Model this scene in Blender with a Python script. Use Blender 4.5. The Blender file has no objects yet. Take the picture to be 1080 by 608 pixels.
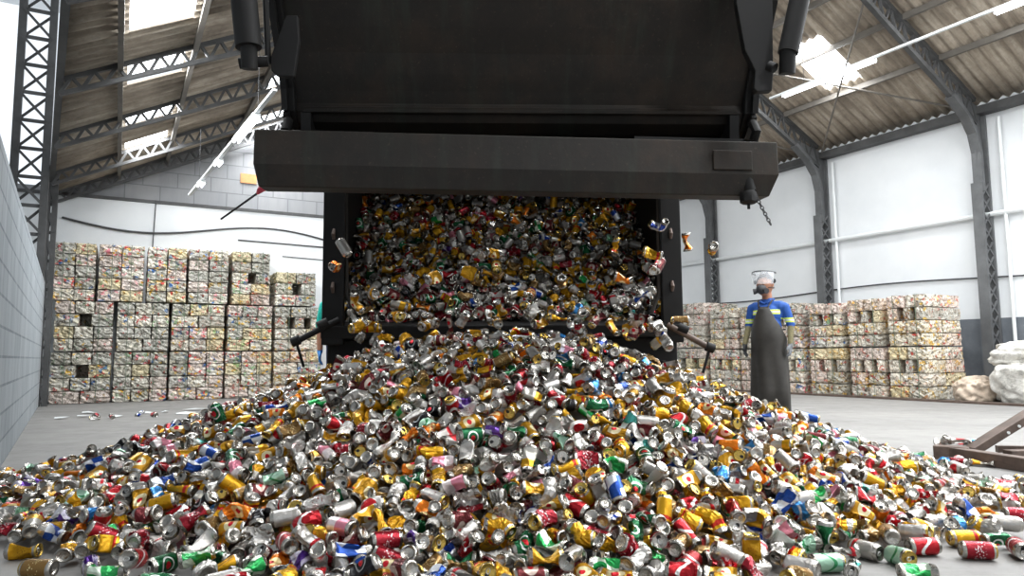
import bpy, bmesh, math, random
import numpy as np
from mathutils import Vector, Matrix, Quaternion
sc = bpy.context.scene
COL = sc.collection
rnd = random.Random(7)
PI = math.pi
SKYL, WORLD, AREA, ROLL, EXPO = 6.0, 1.05, 125.0, -.5, 0.27
# ---------------------------------------------------------------- frames of reference
TH = math.radians(29.3); CT, ST = math.cos(TH), math.sin(TH)
def hall(x, y, z=0.0):
    """hall axes (x across, y along the hall) to world"""
    return Vector((x*CT - y*ST, x*ST + y*CT, z))
TY = math.radians(2.5)
def truck(x, y, z=0.0):
    """truck axes, origin on the ground below the middle of its rear opening"""
    return Vector((x*math.cos(TY) - y*math.sin(TY) - .06, x*math.sin(TY) + y*math.cos(TY) + 4.98, z))
def world(x, y, z=0.0): return Vector((x, y, z))
# ---------------------------------------------------------------- materials
def lin(c):
    return tuple(((v/12.92) if v <= .04045 else ((v+.055)/1.055)**2.4) for v in c)
def rgb(h): return lin(tuple(int(h[i:i+2], 16)/255 for i in (0, 2, 4))) + (1,)
class NT:
    def __init__(s, name):
        s.m = bpy.data.materials.new(name); s.m.use_nodes = True
        s.t = s.m.node_tree; s.n = s.t.nodes; s.b = s.n['Principled BSDF']; s.out = s.n['Material Output']
    def L(s, a, b): s.t.links.new(a, b)
    def N(s, kind, **kw):
        n = s.n.new('ShaderNode' + kind)
        for k, v in kw.items():
            if k.startswith('i_'):
                n.inputs[k[2:].replace('_', ' ')].default_value = v
            else: setattr(n, k, v)
        return n
    def math(s, op, a, b=None, c=None, clamp=False):
        n = s.n.new('ShaderNodeMath'); n.operation = op; n.use_clamp = clamp
        for i, v in enumerate((a, b, c)):
            if v is None: continue
            if isinstance(v, (int, float)): n.inputs[i].default_value = v
            else: s.L(v, n.inputs[i])
        return n.outputs[0]
    def mix(s, f, a, b):
        n = s.n.new('ShaderNodeMix'); n.data_type = 'RGBA'
        for i, v in ((0, f), (6, a), (7, b)):
            if isinstance(v, (int, float)): n.inputs[i].default_value = v
            elif isinstance(v, tuple): n.inputs[i].default_value = v
            else: s.L(v, n.inputs[i])
        return n.outputs[2]
    def noise(s, scale, detail=4, rough=.6, vec=None):
        n = s.N('TexNoise'); n.inputs['Scale'].default_value = scale; n.inputs['Detail'].default_value = detail; n.inputs['Roughness'].default_value = rough
        if vec is not None: s.L(vec, n.inputs['Vector'])
        return n.outputs['Fac']
    def ramp(s, f, stops, interp='LINEAR'):
        n = s.N('ValToRGB'); r = n.color_ramp; r.interpolation = interp
        while len(r.elements) < len(stops): r.elements.new(.5)
        for e, (p, c) in zip(r.elements, stops): e.position = p; e.color = c if len(c) == 4 else tuple(c)+(1,)
        s.L(f, n.inputs[0]); return n.outputs[0]
    def bump(s, h, strength=.3, dist=.01):
        n = s.N('Bump'); n.inputs['Strength'].default_value = strength; n.inputs['Distance'].default_value = dist
        s.L(h, n.inputs['Height']); s.L(n.outputs[0], s.b.inputs['Normal'])
    def set(s, **kw):
        for k, v in kw.items():
            i = s.b.inputs[k.replace('_', ' ')]
            if isinstance(v, (int, float, tuple)): i.default_value = v
            else: s.L(v, i)
        return s
M = {}
def simple(name, col, rough=.6, metal=0., nscale=None, namp=.25, bump=0.):
    t = NT(name)
    c = rgb(col) if isinstance(col, str) else col
    if nscale:
        pos = t.N('TexCoord').outputs['Object']
        f = t.noise(nscale, 6, .65, pos)
        d = tuple(v*(1-namp) for v in c[:3])+(1,); l = tuple(min(1, v*(1+namp)) for v in c[:3])+(1,)
        t.set(Base_Color=t.ramp(f, [(.35, d), (.65, l)]))
        if bump: t.bump(f, bump, .01)
    else: t.set(Base_Color=c)
    t.set(Roughness=rough, Metallic=metal)
    M[name] = t.m; return t.m
simple('steel grey paint', '5c5d5e', .5, .2, 3, .2)
simple('dark truss steel', '4a4a4a', .6, .2, 3, .25)
simple('purlin steel', '6a655e', .7, .1, 3, .2)
simple('white pipe', 'd9dcdc', .4)
simple('cable black', '3a3a3c', .6)
simple('chrome rod', '8a8a8a', .3, 1.)
simple('strap green', '5d6b58', .6, .0)
simple('rubber', '141414', .8, 0, 20, .3)
simple('skin', 'a5745a', .55)
simple('hair', '1d1714', .8)
simple('navy trousers', '22305a', .8, 0, 40, .2)
simple('olive sleeve', '6b6448', .9, 0, 60, .2)
simple('teal shirt', '1fb5a4', .8, 0, 40, .15)
simple('apron', '2d2a26', .55, 0, 9, .25, .2)
simple('glove grey', '6f7276', .8, 0, 50, .2)
simple('glove dark', '2b2c2e', .8, 0, 50, .2)
simple('glove blue', '3c7fc4', .7, 0, 50, .2)
simple('boots', '1b1a19', .6)
simple('respirator', '2e2d30', .6)
simple('headband black', '17181a', .5)
simple('orange brick', 'c98a5c', .9, 0, 8, .15)
simple('red plastic', 'c8324a', .5)
simple('mortar shadow', '2c2a28', .9)
simple('brown steel', '5d4f47', .55, .3, 8, .3, .2)
simple('tan sack', 'b3a392', .9, 0, 7, .3, .3)
def mk_truck():
    t = NT('sooty steel'); p = t.N('TexCoord').outputs['Object']
    f = t.noise(2.2, 8, .7, p)
    mp = t.N('Mapping'); mp.inputs['Scale'].default_value = (9, 1.2, 1.2); t.L(p, mp.inputs[0])
    g = t.noise(1.4, 5, .6, mp.outputs[0])
    c1 = t.ramp(f, [(.3, rgb('110d0a')), (.5, rgb('1d1711')), (.72, rgb('33261b'))])
    c2 = t.mix(t.math('MULTIPLY', t.ramp(g, [(.52, (0, 0, 0)), (.75, (1, 1, 1))]), .45), c1, rgb('2b362b'))
    h = t.noise(60, 4, .6, p)
    c3 = t.mix(t.ramp(h, [(.62, (0, 0, 0)), (.72, (.5, .5, .5))]), c2, rgb('473b30'))
    t.set(Base_Color=c3, Roughness=.62, Metallic=.25); t.bump(f, .25, .02); M['sooty steel'] = t.m
mk_truck()
simple('soot black', '0c0a09', .7, .2, 6, .3)
def mk_floor():
    t = NT('worn concrete floor'); p = t.N('TexCoord').outputs['Object']
    a = t.noise(.35, 6, .6, p); b = t.noise(3, 8, .7, p); c = t.noise(45, 3, .6, p)
    x = t.ramp(a, [(.3, rgb('6f6d6b')), (.55, rgb('807e7b')), (.8, rgb('8e8b87'))])
    y = t.mix(t.math('MULTIPLY', t.ramp(b, [(.5, (0, 0, 0)), (.75, (1, 1, 1))]), .35), x, rgb('6f6d6b'))
    z = t.mix(t.math('MULTIPLY', t.ramp(c, [(.55, (0, 0, 0)), (.75, (1, 1, 1))]), .25), y, rgb('55524f'))
    mp = t.N('Mapping'); mp.inputs['Rotation'].default_value = (0, 0, .6); mp.inputs['Scale'].default_value = (.5, 6, 1); t.L(p, mp.inputs[0])
    w = t.noise(1.1, 6, .7, mp.outputs[0])
    z = t.mix(t.math('MULTIPLY', t.ramp(w, [(.55, (0, 0, 0)), (.7, (1, 1, 1))]), .25), z, rgb('a19e99'))
    t.set(Base_Color=z, Roughness=t.ramp(b, [(.3, (.45,)*3), (.7, (.75,)*3)])); t.bump(c, .15, .004); M['floor'] = t.m
mk_floor()
def mk_walls():
    t = NT('whitewashed wall'); p = t.N('TexCoord').outputs['Object']
    a = t.noise(.8, 6, .6, p)
    t.set(Base_Color=t.ramp(a, [(.3, rgb('d3d6d8')), (.7, rgb('e0e2e3'))]), Roughness=.8); t.bump(t.noise(20, 3, .5, p), .1, .01); M['white'] = t.m
    t = NT('white wall with grey wainscot'); p = t.N('TexCoord').outputs['Object']
    a = t.noise(.8, 6, .6, p); s = t.N('SeparateXYZ'); t.L(p, s.inputs[0])
    w = t.ramp(a, [(.3, rgb('d3d6d8')), (.7, rgb('e0e2e3'))])
    g = t.ramp(t.noise(3, 6, .7, p), [(.3, rgb('5b6066')), (.7, rgb('6f747a'))])
    t.set(Base_Color=t.mix(t.math('GREATER_THAN', s.outputs['Z'], 1.36), g, w), Roughness=.75); M['white wainscot'] = t.m
    def block(name, c1, c2, mort, rot, bw, bh, msize=.01, stain=None):
        t = NT(name); p = t.N('TexCoord').outputs['Object']; s = t.N('SeparateXYZ'); t.L(p, s.inputs[0])
        # run of the wall (along local x + y) against height
        run = t.math('ADD', t.math('MULTIPLY', s.outputs[0], math.cos(rot)), t.math('MULTIPLY', s.outputs[1], math.sin(rot)))
        cb = t.N('CombineXYZ'); t.L(run, cb.inputs[0]); t.L(s.outputs['Z'], cb.inputs[1])
        b = t.N('TexBrick'); t.L(cb.outputs[0], b.inputs['Vector'])
        b.inputs['Color1'].default_value = rgb(c1); b.inputs['Color2'].default_value = rgb(c2); b.inputs['Mortar'].default_value = rgb(mort)
        b.inputs['Scale'].default_value = 1; b.inputs['Mortar Size'].default_value = msize; b.inputs['Brick Width'].default_value = bw; b.inputs['Row Height'].default_value = bh
        col = b.outputs['Color']
        mp = t.N('Mapping'); mp.inputs['Scale'].default_value = (3, 3, .5); t.L(p, mp.inputs[0])
        st = t.noise(1.6, 7, .7, mp.outputs[0])
        col = t.mix(t.math('MULTIPLY', t.ramp(st, [(.45, (0, 0, 0)), (.7, (1, 1, 1))]), .5), col, rgb(stain or '7b7e82'))
        t.set(Base_Color=col, Roughness=.85); t.bump(b.outputs['Fac'], -.5, .01); M[name] = t.m
    block('bare block gable', '8c8d8f', '969697', '717275', TH, .62, .30)
    block('painted block wall', '9ba3a9', 'aab1b6', '7c848a', TH+PI/2, .39, .20, .010, 'c5cbcf')
mk_walls()
def mk_roof():
    t = NT('stained fibre cement roofing'); p = t.N('TexCoord').outputs['Object']
    mp = t.N('Mapping'); mp.inputs['Rotation'].default_value = (0, 0, -TH); mp.inputs['Scale'].default_value = (1, 1, 1); t.L(p, mp.inputs[0])
    m2 = t.N('Mapping'); m2.inputs['Scale'].default_value = (.5, 5, .5); t.L(mp.outputs[0], m2.inputs[0])
    a = t.noise(1.3, 7, .7, m2.outputs[0]); b = t.noise(1.2, 6, .65, p); c = t.noise(14, 4, .7, p)
    x = t.ramp(a, [(.3, rgb('7a6e61')), (.5, rgb('a69a8a')), (.7, rgb('cbc0b0'))])
    x = t.mix(t.math('MULTIPLY', t.ramp(b, [(.42, (0, 0, 0)), (.62, (1, 1, 1))]), .6), x, rgb('6b6054'))
    x = t.mix(t.math('MULTIPLY', t.ramp(c, [(.5, (0, 0, 0)), (.75, (1, 1, 1))]), .3), x, rgb('3f3934'))
    t.set(Base_Color=x, Roughness=.9); M['roofing'] = t.m
mk_roof()
def emis(name, col, st):
    t = NT(name); t.set(Base_Color=rgb(col), Emission_Color=rgb(col), Emission_Strength=st, Roughness=.5); M[name] = t.m
emis('skylight sheet', 'f3f8ff', SKYL)
emis('lit tube', 'f4f9ff', 6.)
def mk_bale(name, stops, scale=17.):
    t = NT(name); geo = t.N('NewGeometry').outputs['Position']
    wp = t.N('TexNoise'); wp.inputs['Scale'].default_value = 9; wp.inputs['Detail'].default_value = 3; t.L(geo, wp.inputs['Vector'])
    v2 = t.N('VectorMath', operation='MULTIPLY_ADD'); t.L(wp.outputs['Color'], v2.inputs[0]); v2.inputs[1].default_value = (.12,)*3; t.L(geo, v2.inputs[2])
    vo = t.N('TexVoronoi'); vo.inputs['Scale'].default_value = scale; vo.inputs['Randomness'].default_value = 1; t.L(v2.outputs[0], vo.inputs['Vector'])
    vp = t.N('TexVoronoi'); vp.feature = 'DISTANCE_TO_EDGE'; vp.inputs['Scale'].default_value = scale; t.L(v2.outputs[0], vp.inputs['Vector'])
    s = t.N('SeparateColor'); t.L(vo.outputs['Color'], s.inputs[0])
    c = t.ramp(s.outputs[0], stops, 'CONSTANT')
    fine = t.N('TexVoronoi'); fine.inputs['Scale'].default_value = scale*2.6; t.L(v2.outputs[0], fine.inputs['Vector'])
    s2 = t.N('SeparateColor'); t.L(fine.outputs['Color'], s2.inputs[0])
    c = t.mix(t.math('MULTIPLY', t.math('GREATER_THAN', s2.outputs[0], .62), .8), c, rgb('d6d6d2'))
    c = t.mix(t.math('MULTIPLY', t.math('LESS_THAN', s2.outputs[0], .09), .7), c, rgb('4f4a42'))
    c = t.mix(t.math('MULTIPLY', t.math('LESS_THAN', vp.outputs['Distance'], .04), .7), c, rgb('6b6458'))
    oi = t.N('ObjectInfo'); tint = t.ramp(oi.outputs['Random'], [(0, rgb('fffaf0')), (.25, rgb('e6e4de')), (.45, rgb('fff0ea')), (.65, rgb('d6d4cc')), (.85, rgb('fff2cf'))], 'CONSTANT')
    mm = t.N('Mix'); mm.data_type = 'RGBA'; mm.blend_type = 'MULTIPLY'; mm.inputs[0].default_value = 1; t.L(c, mm.inputs[6]); t.L(tint, mm.inputs[7]); c = mm.outputs[2]
    n = t.noise(70, 3, .6, geo)
    h = t.math('ADD', t.math('MULTIPLY', n, .5), t.math('MULTIPLY', s2.outputs[1], .8))
    t.set(Base_Color=c, Roughness=.5, Metallic=.1); t.bump(h, .6, .012); M[name] = t.m
S1 = [(0, rgb('d9d8d4')), (.34, rgb('b7b4ac')), (.55, rgb('e8e2d2')), (.70, rgb('d8ad3a')), (.78, rgb('c44340')), (.85, rgb('8fb08a')), (.90, rgb('4a78b8')), (.94, rgb('e58fa0')), (.97, rgb('6b6660'))]
S2 = [(0, rgb('d0cfca')), (.3, rgb('aaa8a0')), (.6, rgb('95938a')), (.75, rgb('dedbd2')), (.86, rgb('6d7d68')), (.93, rgb('b0493f')), (.97, rgb('caa54a'))]
S3 = [(0, rgb('d2cbbd')), (.28, rgb('b8ab93')), (.5, rgb('c9a24a')), (.66, rgb('ddd4c2')), (.82, rgb('9c7048')), (.9, rgb('b5453d')), (.95, rgb('5f5a50'))]
S4 = [(0, rgb('dcd7cf')), (.35, rgb('c2b8ad')), (.6, rgb('cdbcb0')), (.75, rgb('c27a6e')), (.83, rgb('d6b25a')), (.9, rgb('9a8f84')), (.96, rgb('59544c'))]
mk_bale('colourful bale', S1); mk_bale('silver green bale', S2, 20); mk_bale('golden bale', S3); mk_bale('pinkish bale', S4)
def mk_sack():
    t = NT('woven white sack'); p = t.N('TexCoord').outputs['Object']
    a = t.noise(5, 7, .7, p)
    t.set(Base_Color=t.ramp(a, [(.35, rgb('9c9a94')), (.5, rgb('d5d2ca')), (.75, rgb('efede8'))]), Roughness=.8); t.bump(a, .9, .08); M['sack'] = t.m
mk_sack()
def mk_can():
    t = NT('printed aluminium can')
    at = t.N('Attribute'); at.attribute_name = 'lc'; c1 = t.N('Attribute'); c1.attribute_name = 'c1'; c2 = t.N('Attribute'); c2.attribute_name = 'c2'
    s = t.N('SeparateXYZ'); t.L(at.outputs['Vector'], s.inputs[0]); x, y, v = s.outputs
    mt = t.math
    u = mt('DIVIDE', mt('ARCTAN2', y, x), 2*PI)
    r = mt('SQRT', mt('ADD', mt('MULTIPLY', x, x), mt('MULTIPLY', y, y)))
    pat = mt('MULTIPLY', c1.outputs['Alpha'], 10.)
    def isp(k): return mt('COMPARE', pat, float(k), .4)
    uf = mt('SUBTRACT', mt('FRACT', mt('MULTIPLY', mt('ADD', u, 1.), 2.)), .5)   # two faces per can
    vv = mt('SUBTRACT', v, .5)
    band = mt('LESS_THAN', mt('ABSOLUTE', mt('SUBTRACT', v, .24)), .06)
    wave = mt('LESS_THAN', mt('ABSOLUTE', mt('SUBTRACT', vv, mt('MULTIPLY', mt('SINE', mt('MULTIPLY', uf, 2*PI)), .16))), .055)
    e1 = mt('ADD', mt('POWER', mt('DIVIDE', uf, .34), 2.), mt('POWER', mt('DIVIDE', vv, .22), 2.))
    oval = mt('LESS_THAN', e1, 1.)
    ring = mt('MULTIPLY', oval, mt('GREATER_THAN', e1, .62))
    diag = mt('GREATER_THAN', mt('MULTIPLY', uf, mt('SUBTRACT', vv, mt('MULTIPLY', uf, .3))), 0.)
    half = mt('GREATER_THAN', v, .55)
    # lettering-like strokes in a band round the can
    cb = t.N('CombineXYZ'); t.L(mt('MULTIPLY', u, 26.), cb.inputs[0]); t.L(mt('MULTIPLY', v, 20.), cb.inputs[1]); t.L(pat, cb.inputs[2])
    no = t.N('TexVoronoi'); no.inputs['Scale'].default_value = 1.; t.L(cb.outputs[0], no.inputs['Vector'])
    txt = mt('MULTIPLY', mt('LESS_THAN', no.outputs['Distance'], .32), mt('LESS_THAN', mt('ABSOLUTE', vv), .16))
    m = mt('MULTIPLY', band, isp(0))
    for k, q in ((1, wave), (2, oval), (3, diag), (4, txt), (5, half), (6, ring)):
        m = mt('ADD', m, mt('MULTIPLY', q, isp(k)))
    body = t.mix(m, c1.outputs['Color'], c2.outputs['Color'])
    red = mt('MULTIPLY', mt('LESS_THAN', e1, .16), mt('ADD', isp(6), isp(2)))
    body = t.mix(red, body, rgb('c4202b'))
    isb = mt('MULTIPLY', mt('GREATER_THAN', r, .965), mt('MULTIPLY', mt('GREATER_THAN', v, .115), mt('LESS_THAN', v, .875)))
    silver = rgb('a8a49d')
    gold_end = mt('MULTIPLY', mt('GREATER_THAN', c2.outputs['Alpha'], .6), mt('GREATER_THAN', v, .94))
    endc = t.mix(gold_end, silver, rgb('b89c52'))
    op = mt('ADD', mt('POWER', mt('DIVIDE', mt('SUBTRACT', x, .36), .27), 2.), mt('POWER', mt('DIVIDE', y, .23), 2.))
    hole = mt('MULTIPLY', mt('LESS_THAN', op, 1.), mt('GREATER_THAN', v, .93))
    col = t.mix(isb, endc, body); col = t.mix(hole, col, (.006, .006, .006, 1))
    met = mt('MULTIPLY', mt('SUBTRACT', 1., mt('MULTIPLY', isb, .38)), mt('SUBTRACT', 1., hole))
    lv = t.N('VectorMath', operation='MULTIPLY_ADD'); t.L(at.outputs['Vector'], lv.inputs[0]); lv.inputs[1].default_value = (1, 1, 3.5); t.L(c1.outputs['Color'], lv.inputs[2])
    n = t.noise(2.2, 4, .6, lv.outputs[0])
    t.set(Base_Color=col, Metallic=met, Roughness=mt('ADD', .27, mt('MULTIPLY', hole, .5))); t.bump(n, .55, .006)
    M['can'] = t.m
    t = NT('bare aluminium'); t.set(Base_Color=rgb('c9c9c8'), Metallic=1., Roughness=.3); M['alu'] = t.m
mk_can()
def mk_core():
    t = NT('shaded cans below the surface'); p = t.N('TexCoord').outputs['Object']
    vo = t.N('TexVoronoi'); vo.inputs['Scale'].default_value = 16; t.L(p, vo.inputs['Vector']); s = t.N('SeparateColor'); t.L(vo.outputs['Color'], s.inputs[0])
    c = t.ramp(s.outputs[0], [(0, rgb('6b6862')), (.4, rgb('8b8880')), (.6, rgb('7a5c1e')), (.75, rgb('6b2420')), (.85, rgb('2d4a30')), (.93, rgb('2c2a28'))], 'CONSTANT')  # darkened can colours, shade between the lower cans painted in
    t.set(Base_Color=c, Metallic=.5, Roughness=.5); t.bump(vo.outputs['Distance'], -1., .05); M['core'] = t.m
mk_core()
def mk_visor():
    t = NT('clear scuffed visor'); t.set(Base_Color=(.85, .87, .9, 1), Roughness=.15, Alpha=.27, IOR=1.4); M['visor'] = t.m
mk_visor()
def mk_shirt():
    t = NT('blue work shirt'); a = t.N('Attribute'); a.attribute_name = 'stripe'
    f = a.outputs['Fac']; mt = t.math
    lime = rgb('c9e04e'); sil = rgb('c8ced4')
    c = t.mix(mt('GREATER_THAN', f, .25), rgb('1d4b94'), lime); c = t.mix(mt('GREATER_THAN', f, .75), c, sil)
    t.set(Base_Color=c, Roughness=.75); t.bump(t.noise(14, 4, .6, t.N('TexCoord').outputs['Object']), .4, .02); M['shirt'] = t.m
mk_shirt()
# ---------------------------------------------------------------- object helpers
def tag(o, label=None, cat=None, group=None, kind=None):
    if label: o['label'] = label
    if cat: o['category'] = cat
    if group: o['group'] = group
    if kind: o['kind'] = kind
    return o
def link(name, me, mat=None, parent=None):
    o = bpy.data.objects.new(name, me); COL.objects.link(o)
    if mat is not None:
        me.materials.append(M[mat] if isinstance(mat, str) else mat)
    if parent is not None: o.parent = parent; o.matrix_parent_inverse = parent.matrix_world.inverted()
    return o
def empty(name, loc, label, cat, group=None, rz=0):
    o = bpy.data.objects.new(name, None); COL.objects.link(o); o.location = loc; o.rotation_euler = (0, 0, rz); o.empty_display_size = .1
    o.matrix_world = Matrix.Translation(Vector(loc)) @ Matrix.Rotation(rz, 4, 'Z')
    return tag(o, label, cat, group)
class MB:
    """collects shapes given in some frame of reference (tf) into one world-space mesh"""
    def __init__(s, tf=world): s.v = []; s.f = []; s.tf = tf
    def add(s, vs, fs):
        n = len(s.v); s.v += [s.tf(*p) for p in vs]; s.f += [tuple(i+n for i in f) for f in fs]; return s
    def box(s, x0, x1, y0, y1, z0, z1):
        return s.add([(x0, y0, z0), (x1, y0, z0), (x1, y1, z0), (x0, y1, z0), (x0, y0, z1), (x1, y0, z1), (x1, y1, z1), (x0, y1, z1)],
                     [(0, 3, 2, 1), (4, 5, 6, 7), (0, 1, 5, 4), (1, 2, 6, 5), (2, 3, 7, 6), (3, 0, 4, 7)])
    def bar(s, a, b, w, h, up=(0, 0, 1)):
        a = Vector(a); b = Vector(b); d = (b-a).normalized(); u = Vector(up)
        if abs(d.dot(u)) > .98: u = Vector((1, 0, 0))
        r = d.cross(u).normalized(); u = r.cross(d)
        q = [(-w/2, -h/2), (w/2, -h/2), (w/2, h/2), (-w/2, h/2)]
        vs = [tuple(p + r*i + u*j) for p in (a, b) for i, j in q]
        return s.add(vs, [(0, 1, 2, 3), (7, 6, 5, 4), (0, 4, 5, 1), (1, 5, 6, 2), (2, 6, 7, 3), (3, 7, 4, 0)])
    def tube(s, pts, r, seg=10, cap=True):
        pts = [Vector(p) for p in pts]; n = len(pts); rs = r if isinstance(r, (list, tuple)) else [r]*n
        vs = []; fs = []; pu = None
        for i, p in enumerate(pts):
            d = (pts[min(i+1, n-1)] - pts[max(i-1, 0)]).normalized()
            u = Vector((0, 0, 1)) if pu is None else pu
            if abs(d.dot(u)) > .95: u = Vector((1, 0, 0)) if abs(d.x) < .9 else Vector((0, 1, 0))
            a = d.cross(u).normalized(); b = a.cross(d).normalized(); pu = b
            for k in range(seg):
                t = 2*PI*k/seg; vs.append(tuple(p + (a*math.cos(t) + b*math.sin(t))*rs[i]))
        for i in range(n-1):
            for k in range(seg):
                j = (k+1) % seg; fs.append((i*seg+k, i*seg+j, (i+1)*seg+j, (i+1)*seg+k))
        if cap: fs.append(tuple(range(seg))[::-1]); fs.append(tuple((n-1)*seg+k for k in range(seg)))
        return s.add(vs, fs)
    def prism(s, prof, x0, x1, axis='x'):
        """profile of (a, b) points swept along x (a=y, b=z) or along y (a=x, b=z)"""
        n = len(prof)
        P = (lambda t, a, b: (t, a, b)) if axis == 'x' else ((lambda t, a, b: (a, t, b)) if axis == 'y' else (lambda t, a, b: (a, b, t)))
        vs = [P(x0, a, b) for a, b in prof] + [P(x1, a, b) for a, b in prof]
        fs = [(i, (i+1) % n, (i+1) % n + n, i+n) for i in range(n)] + [tuple(range(n))[::-1], tuple(range(n, 2*n))]
        return s.add(vs, fs)
    def mesh(s, name):
        me = bpy.data.meshes.new(name); me.from_pydata([tuple(p) for p in s.v], [], s.f); me.update()
        bm = bmesh.new(); bm.from_mesh(me); bmesh.ops.recalc_face_normals(bm, faces=bm.faces); bm.to_mesh(me); bm.free(); return me
    def build(s, name, mat, parent=None, smooth=False, bevel=0, label=None, local=True):
        me = s.mesh(name)
        o = link(name, me, mat, None)
        if parent is not None:
            o.parent = parent; o.matrix_parent_inverse = parent.matrix_world.inverted()
        if smooth:
            me.polygons.foreach_set('use_smooth', [True]*len(me.polygons))
            try: me.set_sharp_from_angle(angle=math.radians(40))
            except Exception: pass
        if bevel:
            b = o.modifiers.new('bevel', 'BEVEL'); b.width = bevel; b.segments = 2; b.limit_method = 'ANGLE'
        if label: o['label'] = label
        return o
def struct(o): o['kind'] = 'structure'; return o
# ================================================================ the hall
EAVE_L, EAVE_R, RIDGE = -1.21, 13.5, 7.55
def eave_left(y): return -.0814*min(max(y, 3.0), 15.6) + .06   # the low side is not quite parallel to the ridge
def roof_z(hx): return 4.45 + .5*hx if hx <= RIDGE else 12.0 - .5*(hx-.05)
BACK, FRONT = 15.4, -9.0
struct(MB(hall).box(-3.2, 14, FRONT, 16, -.2, 0).build('floor', 'floor'))
struct(MB(hall).box(13.5, 13.75, FRONT, 15.65, 0, 5.3).build('wall_right', 'white wainscot'))
struct(MB(hall).box(-3.0, 13.5, BACK, BACK+.25, 0, 3.88).build('wall_back', 'white'))
struct(MB(hall).prism([(-3, 3.88), (13.6, 3.88), (13.6, 5.4), (RIDGE, 8.4), (-1.2, 4.0), (-3, 4.0)], BACK+.03, BACK+.25, 'y').build('wall_back_gable', 'bare block gable'))
struct(MB(hall).box(-3.25, -3.0, FRONT, 15.65, 0, 7.5).build('wall_left', 'white'))
# low block wall on the left, running a little askew of the hall
def lw(x, y, z):
    a = (-.46, 1.5); b = (-1.12, 14.3); dx, dy = b[0]-a[0], b[1]-a[1]; n = math.hypot(dx, dy)
    return hall(a[0] + dx/n*y - dy/n*x*1, a[1] + dy/n*y + dx/n*x, z)
struct(MB(lw).box(0, .2, 0, 12.8, 0, 2.06).build('wall_left_low', 'painted block wall'))
# roof sheets: corrugated, with openings for the skylights
LSKY = [(-.03, .62, 7.75, 8.66), (-.03, .62, 9.55, 10.42), (-.03, .62, 11.75, 12.45), (-.03, .62, 13.35, 13.85), (-.03, .62, 5.2, 6.2),
        (2.0, 2.9, 14.35, 15.1), (2.0, 2.9, 11.9, 12.5), (2.0, 2.9, 4.0, 5.0), (2.0, 2.9, 1.0, 2.2), (2.0, 2.9, -3.2, -2.0), (5.2, 6.2, 4.2, 5.4), (5.2, 6.2, .6, 1.8), (5.2, 6.2, 9.2, 10.2)]  # several of these are unseen, added to light the hall
RSKY = [(10.95, 12.1, 7.93, 8.72), (10.6, 12.1, 4.0, 5.0), (10.6, 12.1, .6, 2.2), (10.6, 12.1, -3.2, -1.6), (8.4, 9.6, 3.6, 5.0), (8.4, 9.6, .2, 1.8), (8.4, 9.6, -3.4, -1.6)]  # all but the first are out of view, added for brightness
def roof_sheet(x0, x1, holes, name):
    pitch = .177; n = int((BACK - FRONT + .2)/pitch*6)
    ys = [FRONT + (BACK + .2 - FRONT)*i/n for i in range(n+1)]
    def left_edge(x, y): return max(x, eave_left(y)) if x0 == EAVE_L else x
    xs = sorted(set([x0, x1] + [h[0] for h in holes] + [h[1] for h in holes] + [x0 + (x1-x0)*i/6 for i in range(7)]))
    V = []; Fc = []
    for y in ys:
        for x in xs:
            x = left_edge(x, y); V.append((x, y, roof_z(x) + .028*math.sin(2*PI*y/pitch)))
    w = len(xs)
    for j in range(n):
        ym = (ys[j]+ys[j+1])/2
        for i in range(w-1):
            xm = (xs[i]+xs[i+1])/2
            if any(h[0] < xm < h[1] and h[2] < ym < h[3] for h in holes): continue
            Fc.append((j*w+i, j*w+i+1, (j+1)*w+i+1, (j+1)*w+i))
    mb = MB(hall); mb.add(V, Fc); me = bpy.data.meshes.new(name); me.from_pydata([tuple(p) for p in mb.v], [], mb.f)
    me.polygons.foreach_set('use_smooth', [True]*len(me.polygons))
    o = link(name, me, 'roofing'); m = o.modifiers.new('thick', 'SOLIDIFY'); m.thickness = .012; return struct(o)
roof_sheet(EAVE_L, RIDGE, LSKY, 'ceiling')
roof_sheet(RIDGE, 13.72, RSKY, 'ceiling')
struct(MB(hall).box(-3.25, -1.0, FRONT, 15.6, 7.45, 7.6).build('ceiling_side_bay', 'white'))
for i, (a, b, c, d) in enumerate(LSKY + RSKY):
    mb = MB(hall); za, zb = roof_z(a), roof_z(b)
    mb.add([(a-.03, c-.03, za+.045), (b+.03, c-.03, zb+.045), (b+.03, d+.03, zb+.045), (a-.03, d+.03, za+.045),
            (a-.03, c-.03, za+.055), (b+.03, c-.03, zb+.055), (b+.03, d+.03, zb+.055), (a-.03, d+.03, za+.055)],
           [(0, 1, 2, 3), (7, 6, 5, 4), (0, 4, 5, 1), (1, 5, 6, 2), (2, 6, 7, 3), (3, 7, 4, 0)])
    struct(mb.build('window_%d' % (i+1), 'skylight sheet'))
# eave beams and floor edging
struct(MB(hall).box(13.28, 13.5, FRONT, BACK, 5.02, 5.16).build('trim_1', 'dark truss steel'))
struct(MB(hall).box(11.10, 11.22, 2.0, 14.5, 0, .035).build('trim_2', 'brown steel'))
struct(MB(hall).bar((eave_left(3), 3, roof_z(eave_left(3))-.06), (eave_left(BACK), BACK, roof_z(eave_left(BACK))-.06), .08, .1).build('trim_3', 'dark truss steel'))
struct(MB(hall).box(-3, 13.5, BACK-.03, BACK, 3.84, 3.9).build('trim_4', 'dark truss steel'))
MBp = MB(hall).box(2.12, 2.44, BACK+.0, BACK+.04, 4.45, 4.65)
struct(MBp.build('trim_5', 'orange brick'))
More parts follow.
